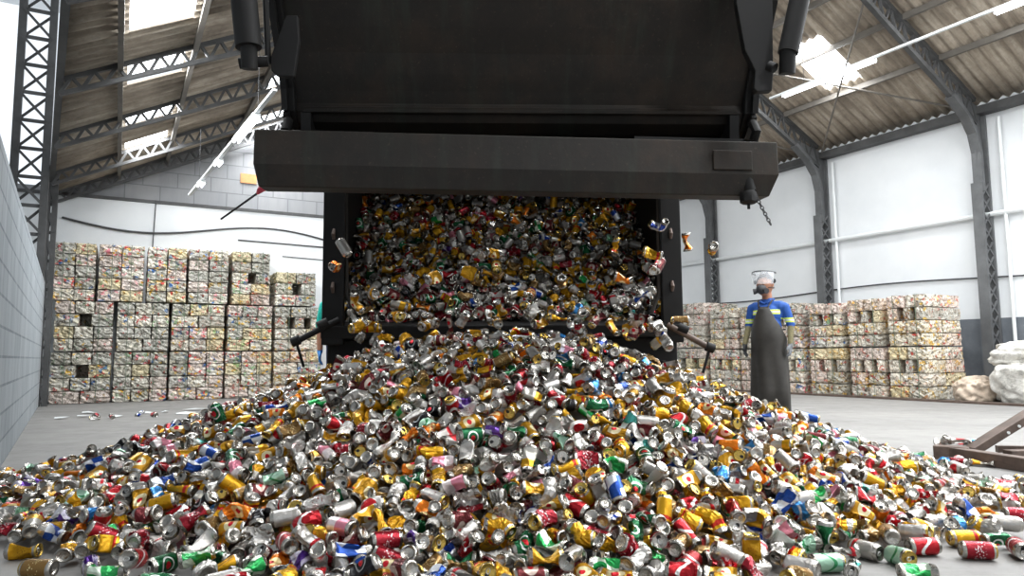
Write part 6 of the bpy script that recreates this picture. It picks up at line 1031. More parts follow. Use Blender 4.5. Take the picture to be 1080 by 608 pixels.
SHAPE = [
35,13,25,12,0,17,22,32,12,39,26,22,26,26,8,36,36,29,26,12,35,31,24,23,39,39,15,10,35,18,31,36,35,26,23,29,17,16,20,28,8,19,31,2,2,9,24,13,14,39,7,9,27,3,24,23,39,15,2,25,26,34,34,
11,31,37,37,28,19,5,13,33,6,9,10,2,34,17,22,7,16,38,39,32,25,27,21,9,11,7,16,32,22,2,7,28,30,22,11,3,21,36,8,15,14,39,37,30,39,9,29,30,16,12,27,22,18,14,31,20,24,25,27,21,22,16,18,
5,38,15,11,12,38,5,20,22,25,36,2,8,38,15,25,35,26,39,9,39,38,10,27,7,8,33,36,15,31,6,33,35,13,32,29,28,13,11,9,38,23,23,8,16,16,33,7,22,26,26,11,11,0,29,18,38,10,1,15,8,8,16,28,29,
7,22,13,11,37,21,27,6,15,19,35,15,36,16,0,34,23,22,6,18,16,2,4,3,19,28,37,19,9,36,31,13,19,9,19,15,39,37,1,26,37,15,39,2,34,22,15,8,1,10,15,34,12,10,28,9,4,14,15,14,13,21,39,27,18,
26,8,4,17,24,30,13,2,33,20,8,23,28,2,28,31,23,20,11,5,4,32,1,12,6,3,39,33,23,13,31,6,22,27,29,17,10,32,39,10,25,38,18,10,12,13,22,22,17,17,23,4,15,20,12,18,35,26,16,19,32,22,24,29,
6,38,31,15,25,1,22,14,15,23,8,27,38,20,12,20,11,13,15,26,17,31,11,15,25,23,39,19,36,1,2,30,7,29,13,2,21,25,4,5,36,39,39,33,21,34,21,13,12,17,30,16,9,7,27,9,34,1,1,22,16,23,24,6,21,
14,39,25,1,22,24,15,3,18,9,12,10,16,2,26,23,19,24,0,7,8,8,1,36,29,32,4,35,12,12,16,30,17,6,23,9,5,13,8,11,17,12,3,20,33,0,4,25,36,6,23,13,26,19,6,21,1,7,18,5,36,31,1,37,1,38,38,26,
26,23,37,19,4,15,33,36,2,39,2,6,33,36,11,38,25,39,21,37,0,16,6,22,28,23,23,35,22,35,36,19,33,28,25,31,33,36,21,38,22,38,5,22,4,17,32,5,32,13,31,32,27,22,32,38,39,20,12,15,38,1,21,
1,25,16,29,2,33,7,21,12,34,6,2,0,30,19,0,19,35,7,35,19,16,16,7,22,34,0,22,27,10,32,15,36,21,39,23,25,26,4,25,12,30,19,24,25,9,26,0,34,38,31,14,38,12,26,27,1,26,23,2,8,18,32,4,23,
22,2,6,16,35,10,34,39,30,11,27,19,15,32,19,19,39,21,21,19,18,20,39,7,10,13,29,22,35,28,3,1,28,8,15,7,35,18,22,22,1,22,35,34,27,19,26,17,0,9,5,24,9,32,37,33,6,32,35,33,21,10,5,9,37,
21,18,25,10,17,9,12,34,15,18,19,34,11,27,39,32,22,5,9,22,14,39,29,20,21,11,9,25,21,26,17,15,37,23,16,28,29,21,20,26,4,27,17,9,11,35,33,32,31,12,1,4,4,1,16,30,14,26,15,10,4,13,10,
33,28,9,19,6,4,3,27,6,10,24,2,12,16,36,18,31,25,31,28,29,5,31,31,32,23,20,2,20,16,19,31,18,38,33,11,0,25,19,11,36,38,23,24,26,39,6,27,32,15,39,3,26,21,30,19,31,19,29,12,35,24,12,
12,7,25,15,37,6,35,8,25,1,22,7,36,5,15,29,37,29,5,15,19,19,32,29,3,27,14,16,11,24,28,29,22,11,20,17,21,31,36,7,34,35,6,34,13,0,7,4,1,37,12,2,38,33,21,2,16,22,11,5,10,23,24,31,3,13,
13,18,15,28,15,32,36,9,1,29,18,27,30,8,2,16,16,7,38,33,39,6,9,37,21,1,21,11,18,31,13,25,29,19,5,5,27,8,32,25,28,31,36,1,35,31,10,22,24,25,19,14,18,21,11,10,19,39,23,19,28,21,18,0,
39,28,34,17,36,26,5,13,37,14,10,1,21,33,17,9,14,32,5,25,1,22,15,10,16,35,13,26,14,36,39,26,12,23,36,33,37,27,35,15,12,14,38,31,8,19,7,9,29,25,20,33,9,33,14,27,36,24,24,39,12,15,26,
13,14,27,9,1,8,36,39,29,27,22,29,21,12,15,26,5,0,12,22,9,8,9,16,1,16,36,23,33,12,34,26,27,33,32,8,6,24,15,21,22,21,28,16,35,16,15,9,18,33,32,11,26,21,4,1,37,32,20,0,32,22,3,36,24,
33,17,34,2,20,19,25,29,7,29,12,0,35,25,7,32,25,4,5,26,0,8,29,36,0,17,35,39,18,3,30,5,32,4,20,9,25,11,21,31,5,4,9,34,37,38,5,7,12,20,28,24,36,37,4,35,8,39,21,9,2,18,31,39,7,32,29,
17,25,11,33,22,20,23,21,39,3,37,33,35,29,22,14,35,30,23,12,39,27,4,33,14,33,34,36,10,25,28,6,11,35,36,9,29,7,7,8,13,23,7,18,27,17,17,37,31,3,37,17,15,28,15,8,7,15,21,13,37,17,14,
15,26,9,37,7,36,36,21,24,35,35,6,33,36,11,22,0,9,33,8,3,10,11,5,4,19,11,5,37,25,11,34,9,2,8,8,2,18,23,21,23,35,30,35,27,27,27,19,19,1,12,27,28,10,29,36,26,23,22,16,15,31,23,31,11,
12,0,27,38,23,35,34,25,25,16,35,19,19,29,35,35,19,5,33,9,7,24,25,20,8,35,18,5,16,5,27,26,16,10,5,4,19,15,20,28,22,32,8,16,6,3,28,23,7,27,14,13,29,18,21,5,9,13,35,36,33,18,0,33,24,
22,29,13,7,27,13,6,7,3,37,36,20,23,33,4,39,33,37,33,15,12,37,37,27,24,7,11,33,23,30,24,38,22,18,5,22,13,11,9,16,26,31,13,36,20,8,19,39,26,30,11,2,31,36,14,11,25,31,39,11,37,27,5,1,
30,19,35,33,13,22,36,30,7,12,37,4,9,37,35,7,32,28,2,12,32,37,16,9,30,8,27,10,37,22,28,10,26,24,17,7,15,13,35,33,25,12,36,14,36,11,23,6,28,36,3,4,30,14,35,14,23,16,15,37,27,21,16,7,
32,19,23,6,18,25,29,9,35,16,2,36,32,35,5,16,19,11,9,8,6,22,18,13,36,10,6,25,9,15,10,16,27,37,13,22,32,0,32,6,36,22,11,29,16,1,30,16,30,17,38,15,36,27,29,0,15,12,25,20,37,9,18,31,
13,21,2,13,35,11,18,6,32,26,20,38,33,8,32,19,5,19,35,20,9,39,11,19,26,24,27,26,36,32,2,36,32,8,22,13,22,30,13,10,13,20,24,35,16,34,31,33,33,16,8,31,25,21,16,6,21,0,24,7,33,28,20,8,
37,7,2,29,31,32,6,15,25,29,2,2,27,10,6,22,22,14,37,18,13,14,2,24,20,28,9,5,12,27,39,7,14,15,5,32,5,10,30,31,8,28,38,17,7,16,27,9,37,23,25,19,9,6,26,7,19,17,29,32,24,1,18,16,9,19,
26,4,39,39,15,22,1,21,15,38,22,6,18,11,5,7,25,24,33,5,22,26,19,11,36,31,5,25,32,22,28,20,35,11,25,17,0,37,11,23,33,11,8,26,20,31,28,0,16,0,5,20,24,5,21,23,15,38,9,19,16,31,31,14,
39,13,11,17,31,23,29,2,25,39,26,28,32,23,30,9,12,23,26,17,23,27,24,37,39,7,36,31,14,0,6,20,3,4,22,5,4,19,24,15,36,33,3,23,27,9,14,35,23,28,2,39,7,21,7,18,17,20,8,16,19,13,14,32,19,
19,16,23,27,10,37,26,36,33,23,25,10,12,14,8,3,33,29,32,5,27,8,11,17,31,37,35,14,22,11,13,1,20,0,10,39,17,3,17,13,24,29,32,7,17,12,31,11,17,23,6,17,39,13,17,26,4,37,11,10,29,14,3,
26,37,31,6,31,5,22,31,14,37,2,13,6,3,14,29,25,13,28,11,13,5,36,33,3,25,0,39,35,28,10,24,2,14,5,19,26,36,4,18,38,27,32,27,7,29,16,39,16,31,23,12,33,6,6,16,33,12,25,39,27,1,24,32,29,
27,2,7,0,9,28,31,22,10,15,36,38,13,20,23,36,16,29,2,3,36,29,15,19,15,7,25,17,6,7,10,29,4,26,19,37,29,36,3,33,25,11,32,4,21,17,3,13,30,14,9,22,9,14,6,9,4,18,26,18,31,36,30,16,25,12,
27,38,19,23,9,25,29,33,9,15,10,17,18,24,33,34,31,12,33,9,26,14,12,33,35,19,17,20,17,37,23,13,2,31,13,24,29,39,15,37,8,14,35,33,35,3,19,17,37,31,20,30,1,29,19,15,24,22,35,25,39,8,
30,35,16,31,3,29,16,17,9,0,29,36,22,30,31,9,33,38,28,17,18,14,34,2,29,15,14,17,13,15,11,28,18,13,24,37,3,9,22,24,39,11,7,33,18,27,8,11,15,11,5,9,20,13,9,27,26,27,31,35,2,6,13,36,5,
33,37,29,29,15,37,10,20,6,3,39,25,31,11,15,11,0,5,2,19,12,16,13,25,16,4,37,7,18,19,23,15,5,9,23,10,0,11,17,36,29,27,10,38,37,0,31,6,33,26,12,35,22,6,15,17,14,29,8,31,26,4,30,16,15,
28,12,22,39,9,2,23,33,8,12,9,31,24,6,17,30,30,25,7,13,9,12,28,29,10,20,3,39,16,23,17,37,5,9,20,1,27,6,29,3,19,16,25,39,5,29,19,29,32,22,27,24,39,31,25,15,27,19,7,15,36,29,17,37,7,
28,16,35,8,23,37,11,31,7,13,5,39,27,28,32,30,0,3,28,18,26,3,3,36,27,28,10,3,22,39,31,14,35,35,35,20,25,17,1,5,34,35,15,9,23,16,38,14,31,11,18,0,17,15,10,29,3,12,26,11,0,31,6,33,18,
35,32,36,20,35,4,20,32,17,37,9,16,16,19,29,32,25,13,36,3,10,14,19,35,5,35,9,7,31,2,37,30,17,21,21,38,27,5,1,4,36,33,3,22,16,8,31,39,32,29,19,34,1,2,37,21,12,32,14,22,8,17,22,38,0,
1,23,3,32,39,36,24,8,16,12,26,27,7,7,29,37,38,35,1,14,22,15,13,34,17,36,6,38,36,35,7,34,29,23,35,6,20,28,35,37,19,17,29,26,9,37,29,32,27,34,15,31,9,19,12,15,36,1,32,29,20,5,10,24,
2,4,13,31,26,31,32,18,22,39,2,2,23,13,35,35,21,25,12,19,29,28,22,26,39,26,24,36,3,14,35,11,35,21,39,31,39,22,14,12,30,0,9,35,32,22,22,28,33,3,27,17,11,25,7,2,25,16,23,26,24,28,20,
5,3,39,37,24,33,22,32,33,13,1,25,31,31,27,21,22,16,16,39,6,17,20,25,2,30,16,21,3,29,33,20,18,8,37,7,23,7,37,33,33,37,27,5,34,36,25,11,9,14,15,22,5,29,25,30,39,13,35,6,16,22,33,27,
28,12,0,13,19,13,14,19,14,26,0,1,15,28,35,19,2,26,33,16,39,1,36,30,13,25,12,11,19,16,26,16,4,28,15,34,15,36,36,13,11,0,20,13,27,13,25,27,20,3,1,39,27,3,5,36,31,36,16,13,32,39,32,
15,28,10,36,19,3,34,31,29,26,35,10,25,28,22,26,14,3,14,38,23,11,3,8,37,30,34,15,0,23,5,]
# looks of the cans that stand out
RECOLOUR = {140: 'crimson', 159: 'white', 222: 'blue', 223: 'pink', 235: 'gold', 238: 'yellow', 242: 'orange', 280: 'white and red', 289: 'teal', 293: 'crimson', 299: 'red', 306: 'blue', 316: 'gold', 321: 'yellow', 332: 'dark maroon', 334: 'green', 348: 'blue', 356: 'blue', 363: 'red', 374: 'bronze', 380: 'plain yellow', 387: 'silver', 393: 'green', 398: 'black', 433: 'yellow', 462: 'bronze', 474: 'white and red', 503: 'gold', 507: 'bright green', 521: 'gold', 526: 'dark maroon', 538: 'dark maroon', 624: 'silver', 677: 'bright green', 728: 'yellow', 742: 'orange', 821: 'orange', 829: 'white', 834: 'crimson', 842: 'yellow', 861: 'silver', 888: 'blue and silver', 931: 'plain yellow', 934: 'blue', 946: 'gold', 1003: 'green', 1042: 'crimson', 1056: 'green', 1067: 'yellow', 1095: 'green', 1101: 'yellow', 1118: 'orange', 1121: 'orange', 1200: 'pink', 1212: 'dark maroon', 1227: 'green', 1231: 'bronze', 1311: 'yellow', 1312: 'crimson', 1321: 'silver', 1331: 'silver', 1363: 'green', 1364: 'white', 1392: 'green', 1451: 'plain yellow', 1455: 'crimson', 1472: 'bright green', 1524: 'crimson', 1549: 'red', 1553: 'gold', 1609: 'crimson', 1626: 'silver', 1629: 'plain yellow', 1631: 'silver', 1668: 'crimson', 1676: 'crimson', 1684: 'blue', 1686: 'plain yellow', 1688: 'bare silver', 1694: 'green', 1704: 'red', 1707: 'yellow', 1730: 'red', 1756: 'green', 1767: 'green', 1783: 'blue', 1788: 'gold', 1796: 'red', 1804: 'green', 1807: 'yellow', 1811: 'bronze', 1859: 'red', 1868: 'silver', 1899: 'blue', 1909: 'red', 1932: 'silver', 1938: 'yellow', 1989: 'red', 2052: 'green', 2063: 'sky blue', 2093: 'silver and yellow', 2119: 'yellow', 2155: 'pink', 2187: 'pale green', 2195: 'white and red', 2198: 'blue', 2222: 'sky blue', 2262: 'yellow', 2267: 'silver and yellow', 2284: 'plain yellow', 2292: 'pink', 2297: 'blue', 2336: 'blue and silver', 2339: 'bright green', 2342: 'gold', 2347: 'red', 2354: 'red', 2356: 'silver', 2380: 'green', 2390: 'blue and silver', 2407: 'red', 2417: 'yellow', 2419: 'blue', 2421: 'sky blue', 2424: 'white and red', 2452: 'silver and yellow', 2455: 'bare silver', 2462: 'blue', 2480: 'orange', 2499: 'pink', 2511: 'purple'}
# the cans that show largest, each a thing of its own
SOLO = {
10000: 'whole red can on its side, loose on the concrete by the right heap foot',
10001: 'whole pale green can lid facing us, loose on the concrete by the right heap foot',
10002: 'flattened bright green can on its side, loose on the concrete by the right heap foot',
10003: 'crumpled teal can lid facing us, loose on the concrete by the right heap foot',
10004: 'whole yellow can on its side, loose on the concrete by the right heap foot',
10005: 'whole crimson can on its side, loose on the concrete by the right heap foot',
10006: 'dented green can on its side, loose on the concrete by the right heap foot',
10007: 'whole red can lid facing us, loose on the concrete by the right heap foot',
10008: 'whole crimson can loose on the concrete by the right heap foot, above a silver one',
10009: 'whole silver-red can on its side, loose on the concrete by the right heap foot',
10010: 'whole pale green can on its side, loose on the concrete by the right heap foot',
10011: 'dented deep yellow can on its side, loose on the concrete by the left heap foot',
10012: 'whole bronze can on its side, loose on the concrete by the left heap foot',
10013: 'squat squashed purple can on its side, loose on the concrete by the left heap foot',
10014: 'pinched bright green can on its side, loose on the concrete by the left heap foot',
10015: 'whole red can lid facing us, loose on the concrete by the left heap foot',
10016: 'whole green can on its side, loose on the concrete by the left heap foot',
10017: 'whole bare silver can on its side, loose on the concrete before the block wall',
10018: 'whole orange can on its side, loose on the concrete before the block wall',
20000: 'orange can falling, in the air beside the truck',
20001: 'yellow can falling, in the air beside the truck',
20002: 'bronze can falling, in the air beside the truck',
20003: 'blue-silver can falling, in the air at the truck opening',
20004: 'yellow can falling, in the air at the truck opening',
20005: 'silver-red can falling, in the air at the truck opening',
20006: 'silver can falling, in the air at the truck opening',
20007: 'orange can falling, in the air at the truck opening',
20008: 'blue can falling, in the air at the truck opening',
20009: 'orange can in the air at the truck opening, left of a gold one',
20010: 'gold can falling, in the air at the truck opening',
20011: 'bare silver can falling, in the air at the truck opening',
20012: 'silver can in the air at the truck opening, left of a yellow one',
20013: 'bright green can falling, in the air at the truck opening',
20014: 'bare silver can in the air at the truck opening, left of a dark maroon one',
20015: 'dark maroon can falling, in the air at the truck opening',
20016: 'white can falling, in the air at the truck opening',
20017: 'gold can in the air at the truck opening, left of a gold one',
20018: 'sky blue can falling, in the air at the truck opening',
20019: 'gold can in the air at the truck opening, left of a yellow one',
20020: 'deep yellow can falling, in the air at the truck opening',
20021: 'deep yellow can in the air at the truck opening, left of a green one',
20022: 'bare silver can in the air at the truck opening, left of a deep yellow one',
20023: 'deep yellow can in the air at the truck opening, left of a sky blue one',
20024: 'gold can in the air at the truck opening, left of a dark maroon one',
20025: 'gold can in the air at the truck opening, right of a gold one',
20026: 'yellow can in the air at the truck opening, left of a white-red one',
20027: 'gold can in the air at the truck opening, right of a white-red one',
20028: 'crimson can falling, in the air at the truck opening',
20029: 'gold can in the air at the truck opening, left of a deep yellow one',
20030: 'yellow can in the air at the truck opening, left of a bare silver one',
20031: 'yellow can in the air at the truck opening, left of a crimson one',
20032: 'bare silver can in the air at the truck opening, left of a silver one',
20033: 'silver-yellow can falling, in the air at the truck opening',
20034: 'red can falling, in the air at the truck opening',
20035: 'deep yellow can in the air at the truck opening, left of a gold one',
20036: 'silver-yellow can in the air at the truck opening, left of a dark maroon one',
20037: 'dark maroon can in the air at the truck opening, left of a bare silver one',
20038: 'silver-yellow can in the air at the truck opening, left of a silver-red one',
20039: 'orange can in the air at the truck opening, left of a blue-silver one',
20040: 'gold can in the air at the truck opening, left of a white one',
20041: 'gold can in the air at the truck opening, right of a deep yellow one',
20042: 'silver can in the air at the truck opening, left of a black one',
20043: 'white can in the air at the truck opening, left of a crimson one',
20044: 'yellow can in the air at the truck opening, right of a dark maroon one',
20045: 'silver can in the air at the truck opening, right of a silver-red one',
20046: 'silver can in the air at the truck opening, left of a deep yellow one',
20047: 'yellow can in the air at the truck opening, left of a yellow one',
20048: 'gold can in the air at the truck opening, left of a red one',
20049: 'bare silver can in the air at the truck opening, right of a deep yellow one',
20050: 'bare silver can in the air at the truck opening, left of a bronze one',
20051: 'bare silver can in the air at the truck opening, left of a pink one',
20052: 'dark maroon can in the air at the truck opening, left of a dark maroon one',
20053: 'silver can falling, in the air beside the truck',
20054: 'bare silver can in the air at the truck opening, left of a gold one',
20055: 'dark maroon can in the air at the truck opening, right of a dark maroon one',
20056: 'silver-yellow can in the air at the truck opening, left of a silver one',
20057: 'dark maroon can in the air at the truck opening, left of a yellow one',
20058: 'bronze can falling, in the air at the truck opening',
20059: 'gold can in the air at the truck opening, right of a green one',
20060: 'gold can in the air at the truck opening, below a gold one',
20061: 'bare silver can in the air at the truck opening, left of a green one',
20062: 'blue-silver can in the air at the truck opening, left of a bronze one',
20063: 'black can falling, in the air at the truck opening',
20064: 'gold can in the air at the truck opening, left of a bare silver one',
20065: 'dark maroon can in the air at the truck opening, left of a black one',
20066: 'bronze can in the air at the truck opening, left of a silver one',
20067: 'dark maroon can in the air at the truck opening, left of a gold one',
20068: 'white-red can falling, in the air at the truck opening',
20069: 'silver-yellow can in the air at the truck opening, left of a gold one',
934: 'dented blue can on the left bottom edge, left of a crimson one',
507: 'pinched bright green can on the left bottom edge, left of a green one',
1021: 'whole crimson can on the central front, left of a deep yellow one',
1938: 'bent yellow can on the right front, left of a red one',
1002: 'dented black can on the central bottom edge, left of a yellow one',
1567: 'bent deep yellow can on the central front, left of a crimson one',
2198: 'pinched blue can on the right front, left of a sky blue one',
222: 'dented blue can on the far left front, left of a orange one',
1796: 'pinched red can on the right bottom edge, left of a red one',
1688: 'flattened bare silver can on the central bottom edge, left of a silver one',
321: 'dented yellow can on the far left front, left of a bare silver one',
1455: 'pinched crimson can on the central front, left of a silver-red one',
882: 'whole pink can on the left front, left of a dark maroon one',
1511: 'dented bare silver can on the central bottom edge, left of a black one',
1333: 'bent deep yellow can on the central front, left of a green one',
1932: 'whole silver can on the right bottom edge, left of a deep yellow one',
2105: 'whole bare silver can on the right bottom edge, left of a pale green one',
533: 'bent orange can on the left front, left of a black one',
1684: 'whole blue can on the central middle slope, left of a bronze one',
685: 'whole bare silver can on the left front, left of a red one',
1212: 'pinched dark maroon can on the central front, left of a crimson one',
332: 'pinched dark maroon can on the left front, left of a bronze one',
851: 'whole bare silver can on the left front, left of a gold one',
786: 'crumpled white can on the left front, left of a green one',
2351: 'dented bare silver can on the far right front, left of a bare silver one',
2452: 'bent silver-yellow can on the far right front, left of a silver one',
418: 'pinched crimson can on the left front, left of a bronze one',
1811: 'pinched bronze can on the right bottom edge, left of a bronze one',
1200: 'dented pink can on the central middle slope, left of a silver-yellow one',
1104: 'bent dark maroon can on the central bottom edge, left of a bronze one',
2009: 'dented deep yellow can on the right bottom edge, left of a silver-red one',
1238: 'bent bare silver can on the central front, left of a yellow one',
1451: 'pinched deep yellow can on the central bottom edge, left of a bare silver one',
492: 'dented silver can on the left front, left of a dark maroon one',
1676: 'squat squashed crimson can on the central front, left of a deep yellow one',
911: 'pinched gold can on the central middle slope, left of a bronze one',
1121: 'bent orange can on the central front, left of a crimson one',
1472: 'pinched bright green can on the central front, left of a deep yellow one',
2093: 'bent silver-yellow can on the right front, left of a white one',
1697: 'bent bright green can on the central middle slope, left of a silver-red one',
768: 'bent red can on the left front, left of a pink one',
736: 'whole red can on the left front, left of a silver-red one',
2126: 'dented bare silver can on the right front, left of a pink one',
2217: 'pinched green can on the right front, left of a yellow one',
812: 'pinched silver-red can on the left front, left of a yellow one',
1392: 'bent green can on the central front, left of a bright green one',
1882: 'bent yellow can on the right front, left of a yellow one',
2474: 'whole silver can on the far right front, right of a silver-yellow one',
336: 'whole deep yellow can on the left front, left of a red one',
861: 'bent silver can on the left bottom edge, left of a crimson one',
1931: 'dented gold can on the right middle slope, left of a gold one',
348: 'bent blue can on the left middle slope, left of a blue one',
2222: 'bent sky blue can on the right front, left of a silver-yellow one',
1263: 'crumpled red can on the central front, left of a yellow one',
1417: 'dented silver-yellow can on the central middle slope, left of a blue one',
1357: 'crumpled bare silver can on the central front, left of a dark maroon one',
1609: 'flattened crimson can on the central middle slope, left of a deep yellow one',
1859: 'dented red can on the right front, left of a yellow one',
2313: 'dented gold can on the far right front, left of a orange one',
293: 'whole crimson can on the far left front, left of a yellow one',
677: 'pinched bright green can on the left bottom edge, left of a orange one',
1604: 'pinched bright green can on the central bottom edge, left of a yellow one',
1067: 'crumpled yellow can on the central middle slope, left of a orange one',
1473: 'bent silver can on the central middle slope, left of a dark maroon one',
2187: 'crumpled pale green can on the right front, left of a silver one',
364: 'bent crimson can on the far left front, left of a dark maroon one',
1807: 'dented yellow can on the right front, left of a red one',
1756: 'flattened green can on the right front, left of a red one',
1227: 'whole green can on the central upper slope, left of a green one',
1311: 'pinched yellow can on the central front, left of a yellow one',
389: 'whole pink can on the left front, left of a black one',
1767: 'pinched green can on the central middle slope, left of a deep yellow one',
1114: 'crumpled purple can on the central front, left of a bronze one',
1101: 'bent yellow can on the central middle slope, left of a white-red one',
1721: 'pinched silver can on the right bottom edge, left of a red one',
1629: 'crumpled deep yellow can on the central front, left of a crimson one',
387: 'bent silver can on the left bottom edge, left of a bright green one',
185: 'whole silver-yellow can on the far left front, left of a blue one',
267: 'flattened deep yellow can on the far left bottom edge, left of a gold one',
1549: 'whole red can on the central front, left of a silver one',
567: 'dented pale green can on the left middle slope, left of a green one',
1404: 'dented dark maroon can on the central bottom edge, left of a dark maroon one',
2462: 'dented blue can on the far right front, left of a silver one',
1132: 'dented white can on the central middle slope, left of a pink one',
802: 'squat squashed purple can on the left bottom edge, left of a silver one',
2260: 'dented silver can on the right middle slope, left of a red one',
1626: 'dented silver can on the central middle slope, left of a blue one',
1647: 'crumpled blue-silver can on the central front, left of a green one',
1216: 'dented silver can on the central middle slope, left of a bare silver one',
1236: 'crumpled bare silver can on the central middle slope, left of a crimson one',
421: 'bent pink can on the left middle slope, left of a green one',
728: 'dented yellow can on the left middle slope, left of a silver one',
1144: 'pinched pink can on the central middle slope, left of a bronze one',
1585: 'whole yellow can on the central middle slope, left of a silver one',
608: 'bent black can on the left front, left of a bare silver one',
1110: 'crumpled white can on the central bottom edge, left of a bronze one',
523: 'pinched bronze can on the left upper slope, left of a gold one',
1153: 'flattened bronze can on the central front, left of a bare silver one',
1293: 'bent silver-yellow can on the central middle slope, left of a silver one',
1742: 'bent gold can on the central upper slope, left of a silver one',
2096: 'bent bare silver can on the right bottom edge, left of a yellow one',
1481: 'flattened gold can on the central front, left of a red one',
521: 'whole gold can on the left front, left of a silver one',
2033: 'pinched red can on the right front, left of a silver-yellow one',
2234: 'crumpled silver-red can on the right bottom edge, left of a silver-red one',
2308: 'bent orange can on the right middle slope, left of a bronze one',
1975: 'pinched crimson can on the right bottom edge, left of a silver-red one',
946: 'dented gold can on the central front, left of a deep yellow one',
2155: 'bent pink can on the right front, left of a gold one',
431: 'whole deep yellow can on the left middle slope, left of a dark maroon one',
560: 'squat squashed bare silver can on the left bottom edge, left of a deep yellow one',
1291: 'pinched yellow can on the central bottom edge, left of a deep yellow one',
936: 'bent dark maroon can on the central upper slope, left of a bronze one',
654: 'squat squashed bare silver can on the left front, left of a red one',
1682: 'bent green can on the central upper slope, left of a sky blue one',
842: 'flattened yellow can on the left front, left of a pink one',
1056: 'pinched green can on the central middle slope, left of a red one',
1438: 'flattened gold can on the central middle slope, left of a silver one',
2262: 'crumpled yellow can on the right front, left of a bronze one',
304: 'pinched gold can on the far left middle slope, left of a sky blue one',
683: 'bent dark maroon can on the left bottom edge, left of a red one',
2245: 'pinched silver can on the right front, left of a bronze one',
1136: 'pinched deep yellow can on the central middle slope, left of a pink one',
2341: 'whole orange can on the far right front, left of a green one',
340: 'dented yellow can on the left middle slope, left of a silver-yellow one',
742: 'flattened orange can on the left bottom edge, left of a purple one',
2323: 'whole bronze can on the far right front, left of a bare silver one',
235: 'whole gold can on the far left middle slope, left of a blue-silver one',
1161: 'crumpled bare silver can on the central front, right of a green one',
462: 'whole bronze can on the left front, left of a gold one',
527: 'dented gold can on the left front, left of a silver one',
2421: 'bent sky blue can on the far right front, left of a silver-yellow one',
1694: 'bent green can on the central front, left of a green one',
918: 'bent dark maroon can on the left front, left of a crimson one',
1536: 'dented pale green can on the central middle slope, left of a silver one',
2103: 'bent gold can on the right middle slope, left of a deep yellow one',
2111: 'bent silver-red can on the right middle slope, left of a dark maroon one',
356: 'whole blue can on the left middle slope, left of a green one',
624: 'crumpled silver can on the left front, left of a red one',
398: 'dented black can on the left front, left of a red one',
1817: 'dented silver can on the right middle slope, left of a blue one',
1095: 'pinched green can on the central front, left of a bare silver one',
1208: 'bent bronze can on the central middle slope, left of a pale green one',
1552: 'pinched dark maroon can on the central middle slope, left of a yellow one',
2423: 'bent gold can on the far right front, left of a white-red one',
1210: 'whole gold can on the central upper slope, left of a orange one',
1509: 'pinched silver can on the central upper slope, left of a bare silver one',
2186: 'pinched orange can on the right middle slope, left of a gold one',
2385: 'whole deep yellow can on the far right middle slope, left of a orange one',
1016: 'pinched silver can on the central middle slope, left of a yellow one',
935: 'pinched white can on the central middle slope, left of a silver one',
2064: 'pinched deep yellow can on the right front, left of a silver one',
2097: 'bent yellow can on the right upper slope, left of a gold one',
2144: 'whole orange can on the right middle slope, left of a orange one',
2299: 'bent bronze can on the far right front, left of a gold one',
2068: 'pinched bronze can on the right bottom edge, left of a pale green one',
1042: 'whole crimson can on the central bottom edge, left of a deep yellow one',
2077: 'crumpled silver can on the right middle slope, left of a gold one',
1363: 'pinched green can on the central middle slope, left of a gold one',
1738: 'bent yellow can on the central middle slope, left of a blue one',
1764: 'dented red can on the right front, left of a bronze one',
1099: 'crumpled orange can on the central upper slope, left of a silver-red one',
700: 'whole red can on the left upper slope, left of a white one',
1598: 'bent white-red can on the central upper slope, left of a yellow one',
2401: 'crumpled deep yellow can on the far right middle slope, left of a yellow one',
264: 'whole red can on the far left front, left of a yellow one',
1553: 'dented gold can on the central bottom edge, left of a bright green one',
1910: 'crumpled gold can on the right middle slope, left of a crimson one',
1298: 'pinched crimson can on the central middle slope, left of a pink one',
1445: 'dented silver-yellow can on the central upper slope, left of a red one',
1480: 'bent yellow can on the central front, left of a deep yellow one',
631: 'bent bare silver can on the left middle slope, left of a gold one',
1321: 'squat squashed silver can on the central middle slope, left of a green one',
128: 'flattened blue can on the far left middle slope, left of a dark maroon one',
1820: 'bent teal can on the right middle slope, left of a gold one',
1335: 'whole bronze can on the central upper slope, left of a orange one',
285: 'bent green can on the left upper slope, left of a yellow one',
755: 'bent crimson can on the left middle slope, left of a gold one',
1001: 'flattened deep yellow can on the central front, left of a deep yellow one',
1631: 'bent silver can on the central front, left of a red one',
1890: 'dented gold can on the right bottom edge, left of a crimson one',
751: 'flattened white can on the left upper slope, left of a crimson one',
1364: 'pinched white can on the central bottom edge, left of a green one',
1539: 'dented yellow can on the central middle slope, left of a crimson one',
713: 'bent pink can on the left middle slope, left of a crimson one',
2063: 'bent sky blue can on the right middle slope, left of a bare silver one',
1450: 'dented silver can on the central upper slope, left of a silver one',
1854: 'dented dark maroon can on the right upper slope, left of a yellow one',
2060: 'bent yellow can on the right upper slope, left of a blue one',
962: 'bent gold can on the central middle slope, left of a silver one',
2278: 'whole silver-yellow can on the right middle slope, left of a bare silver one',
915: 'dented silver can on the left bottom edge, left of a blue one',
1146: 'dented bronze can on the central bottom edge, left of a bronze one',
951: 'bent white-red can on the central front, left of a bare silver one',
214: 'squat squashed purple can on the far left front, left of a gold one',
274: 'whole silver can on the far left middle slope, left of a sky blue one',
294: 'pinched gold can on the far left bottom edge, left of a yellow one',
1538: 'dented red can on the central upper slope, left of a black one',
2356: 'bent silver can on the right middle slope, left of a bare silver one',
1370: 'pinched green can on the central upper slope, left of a gold one',
574: 'dented deep yellow can on the left bottom edge, left of a pink one',
1231: 'crumpled bronze can on the central bottom edge, left of a yellow one',
2002: 'whole silver-yellow can on the right front, left of a yellow one',
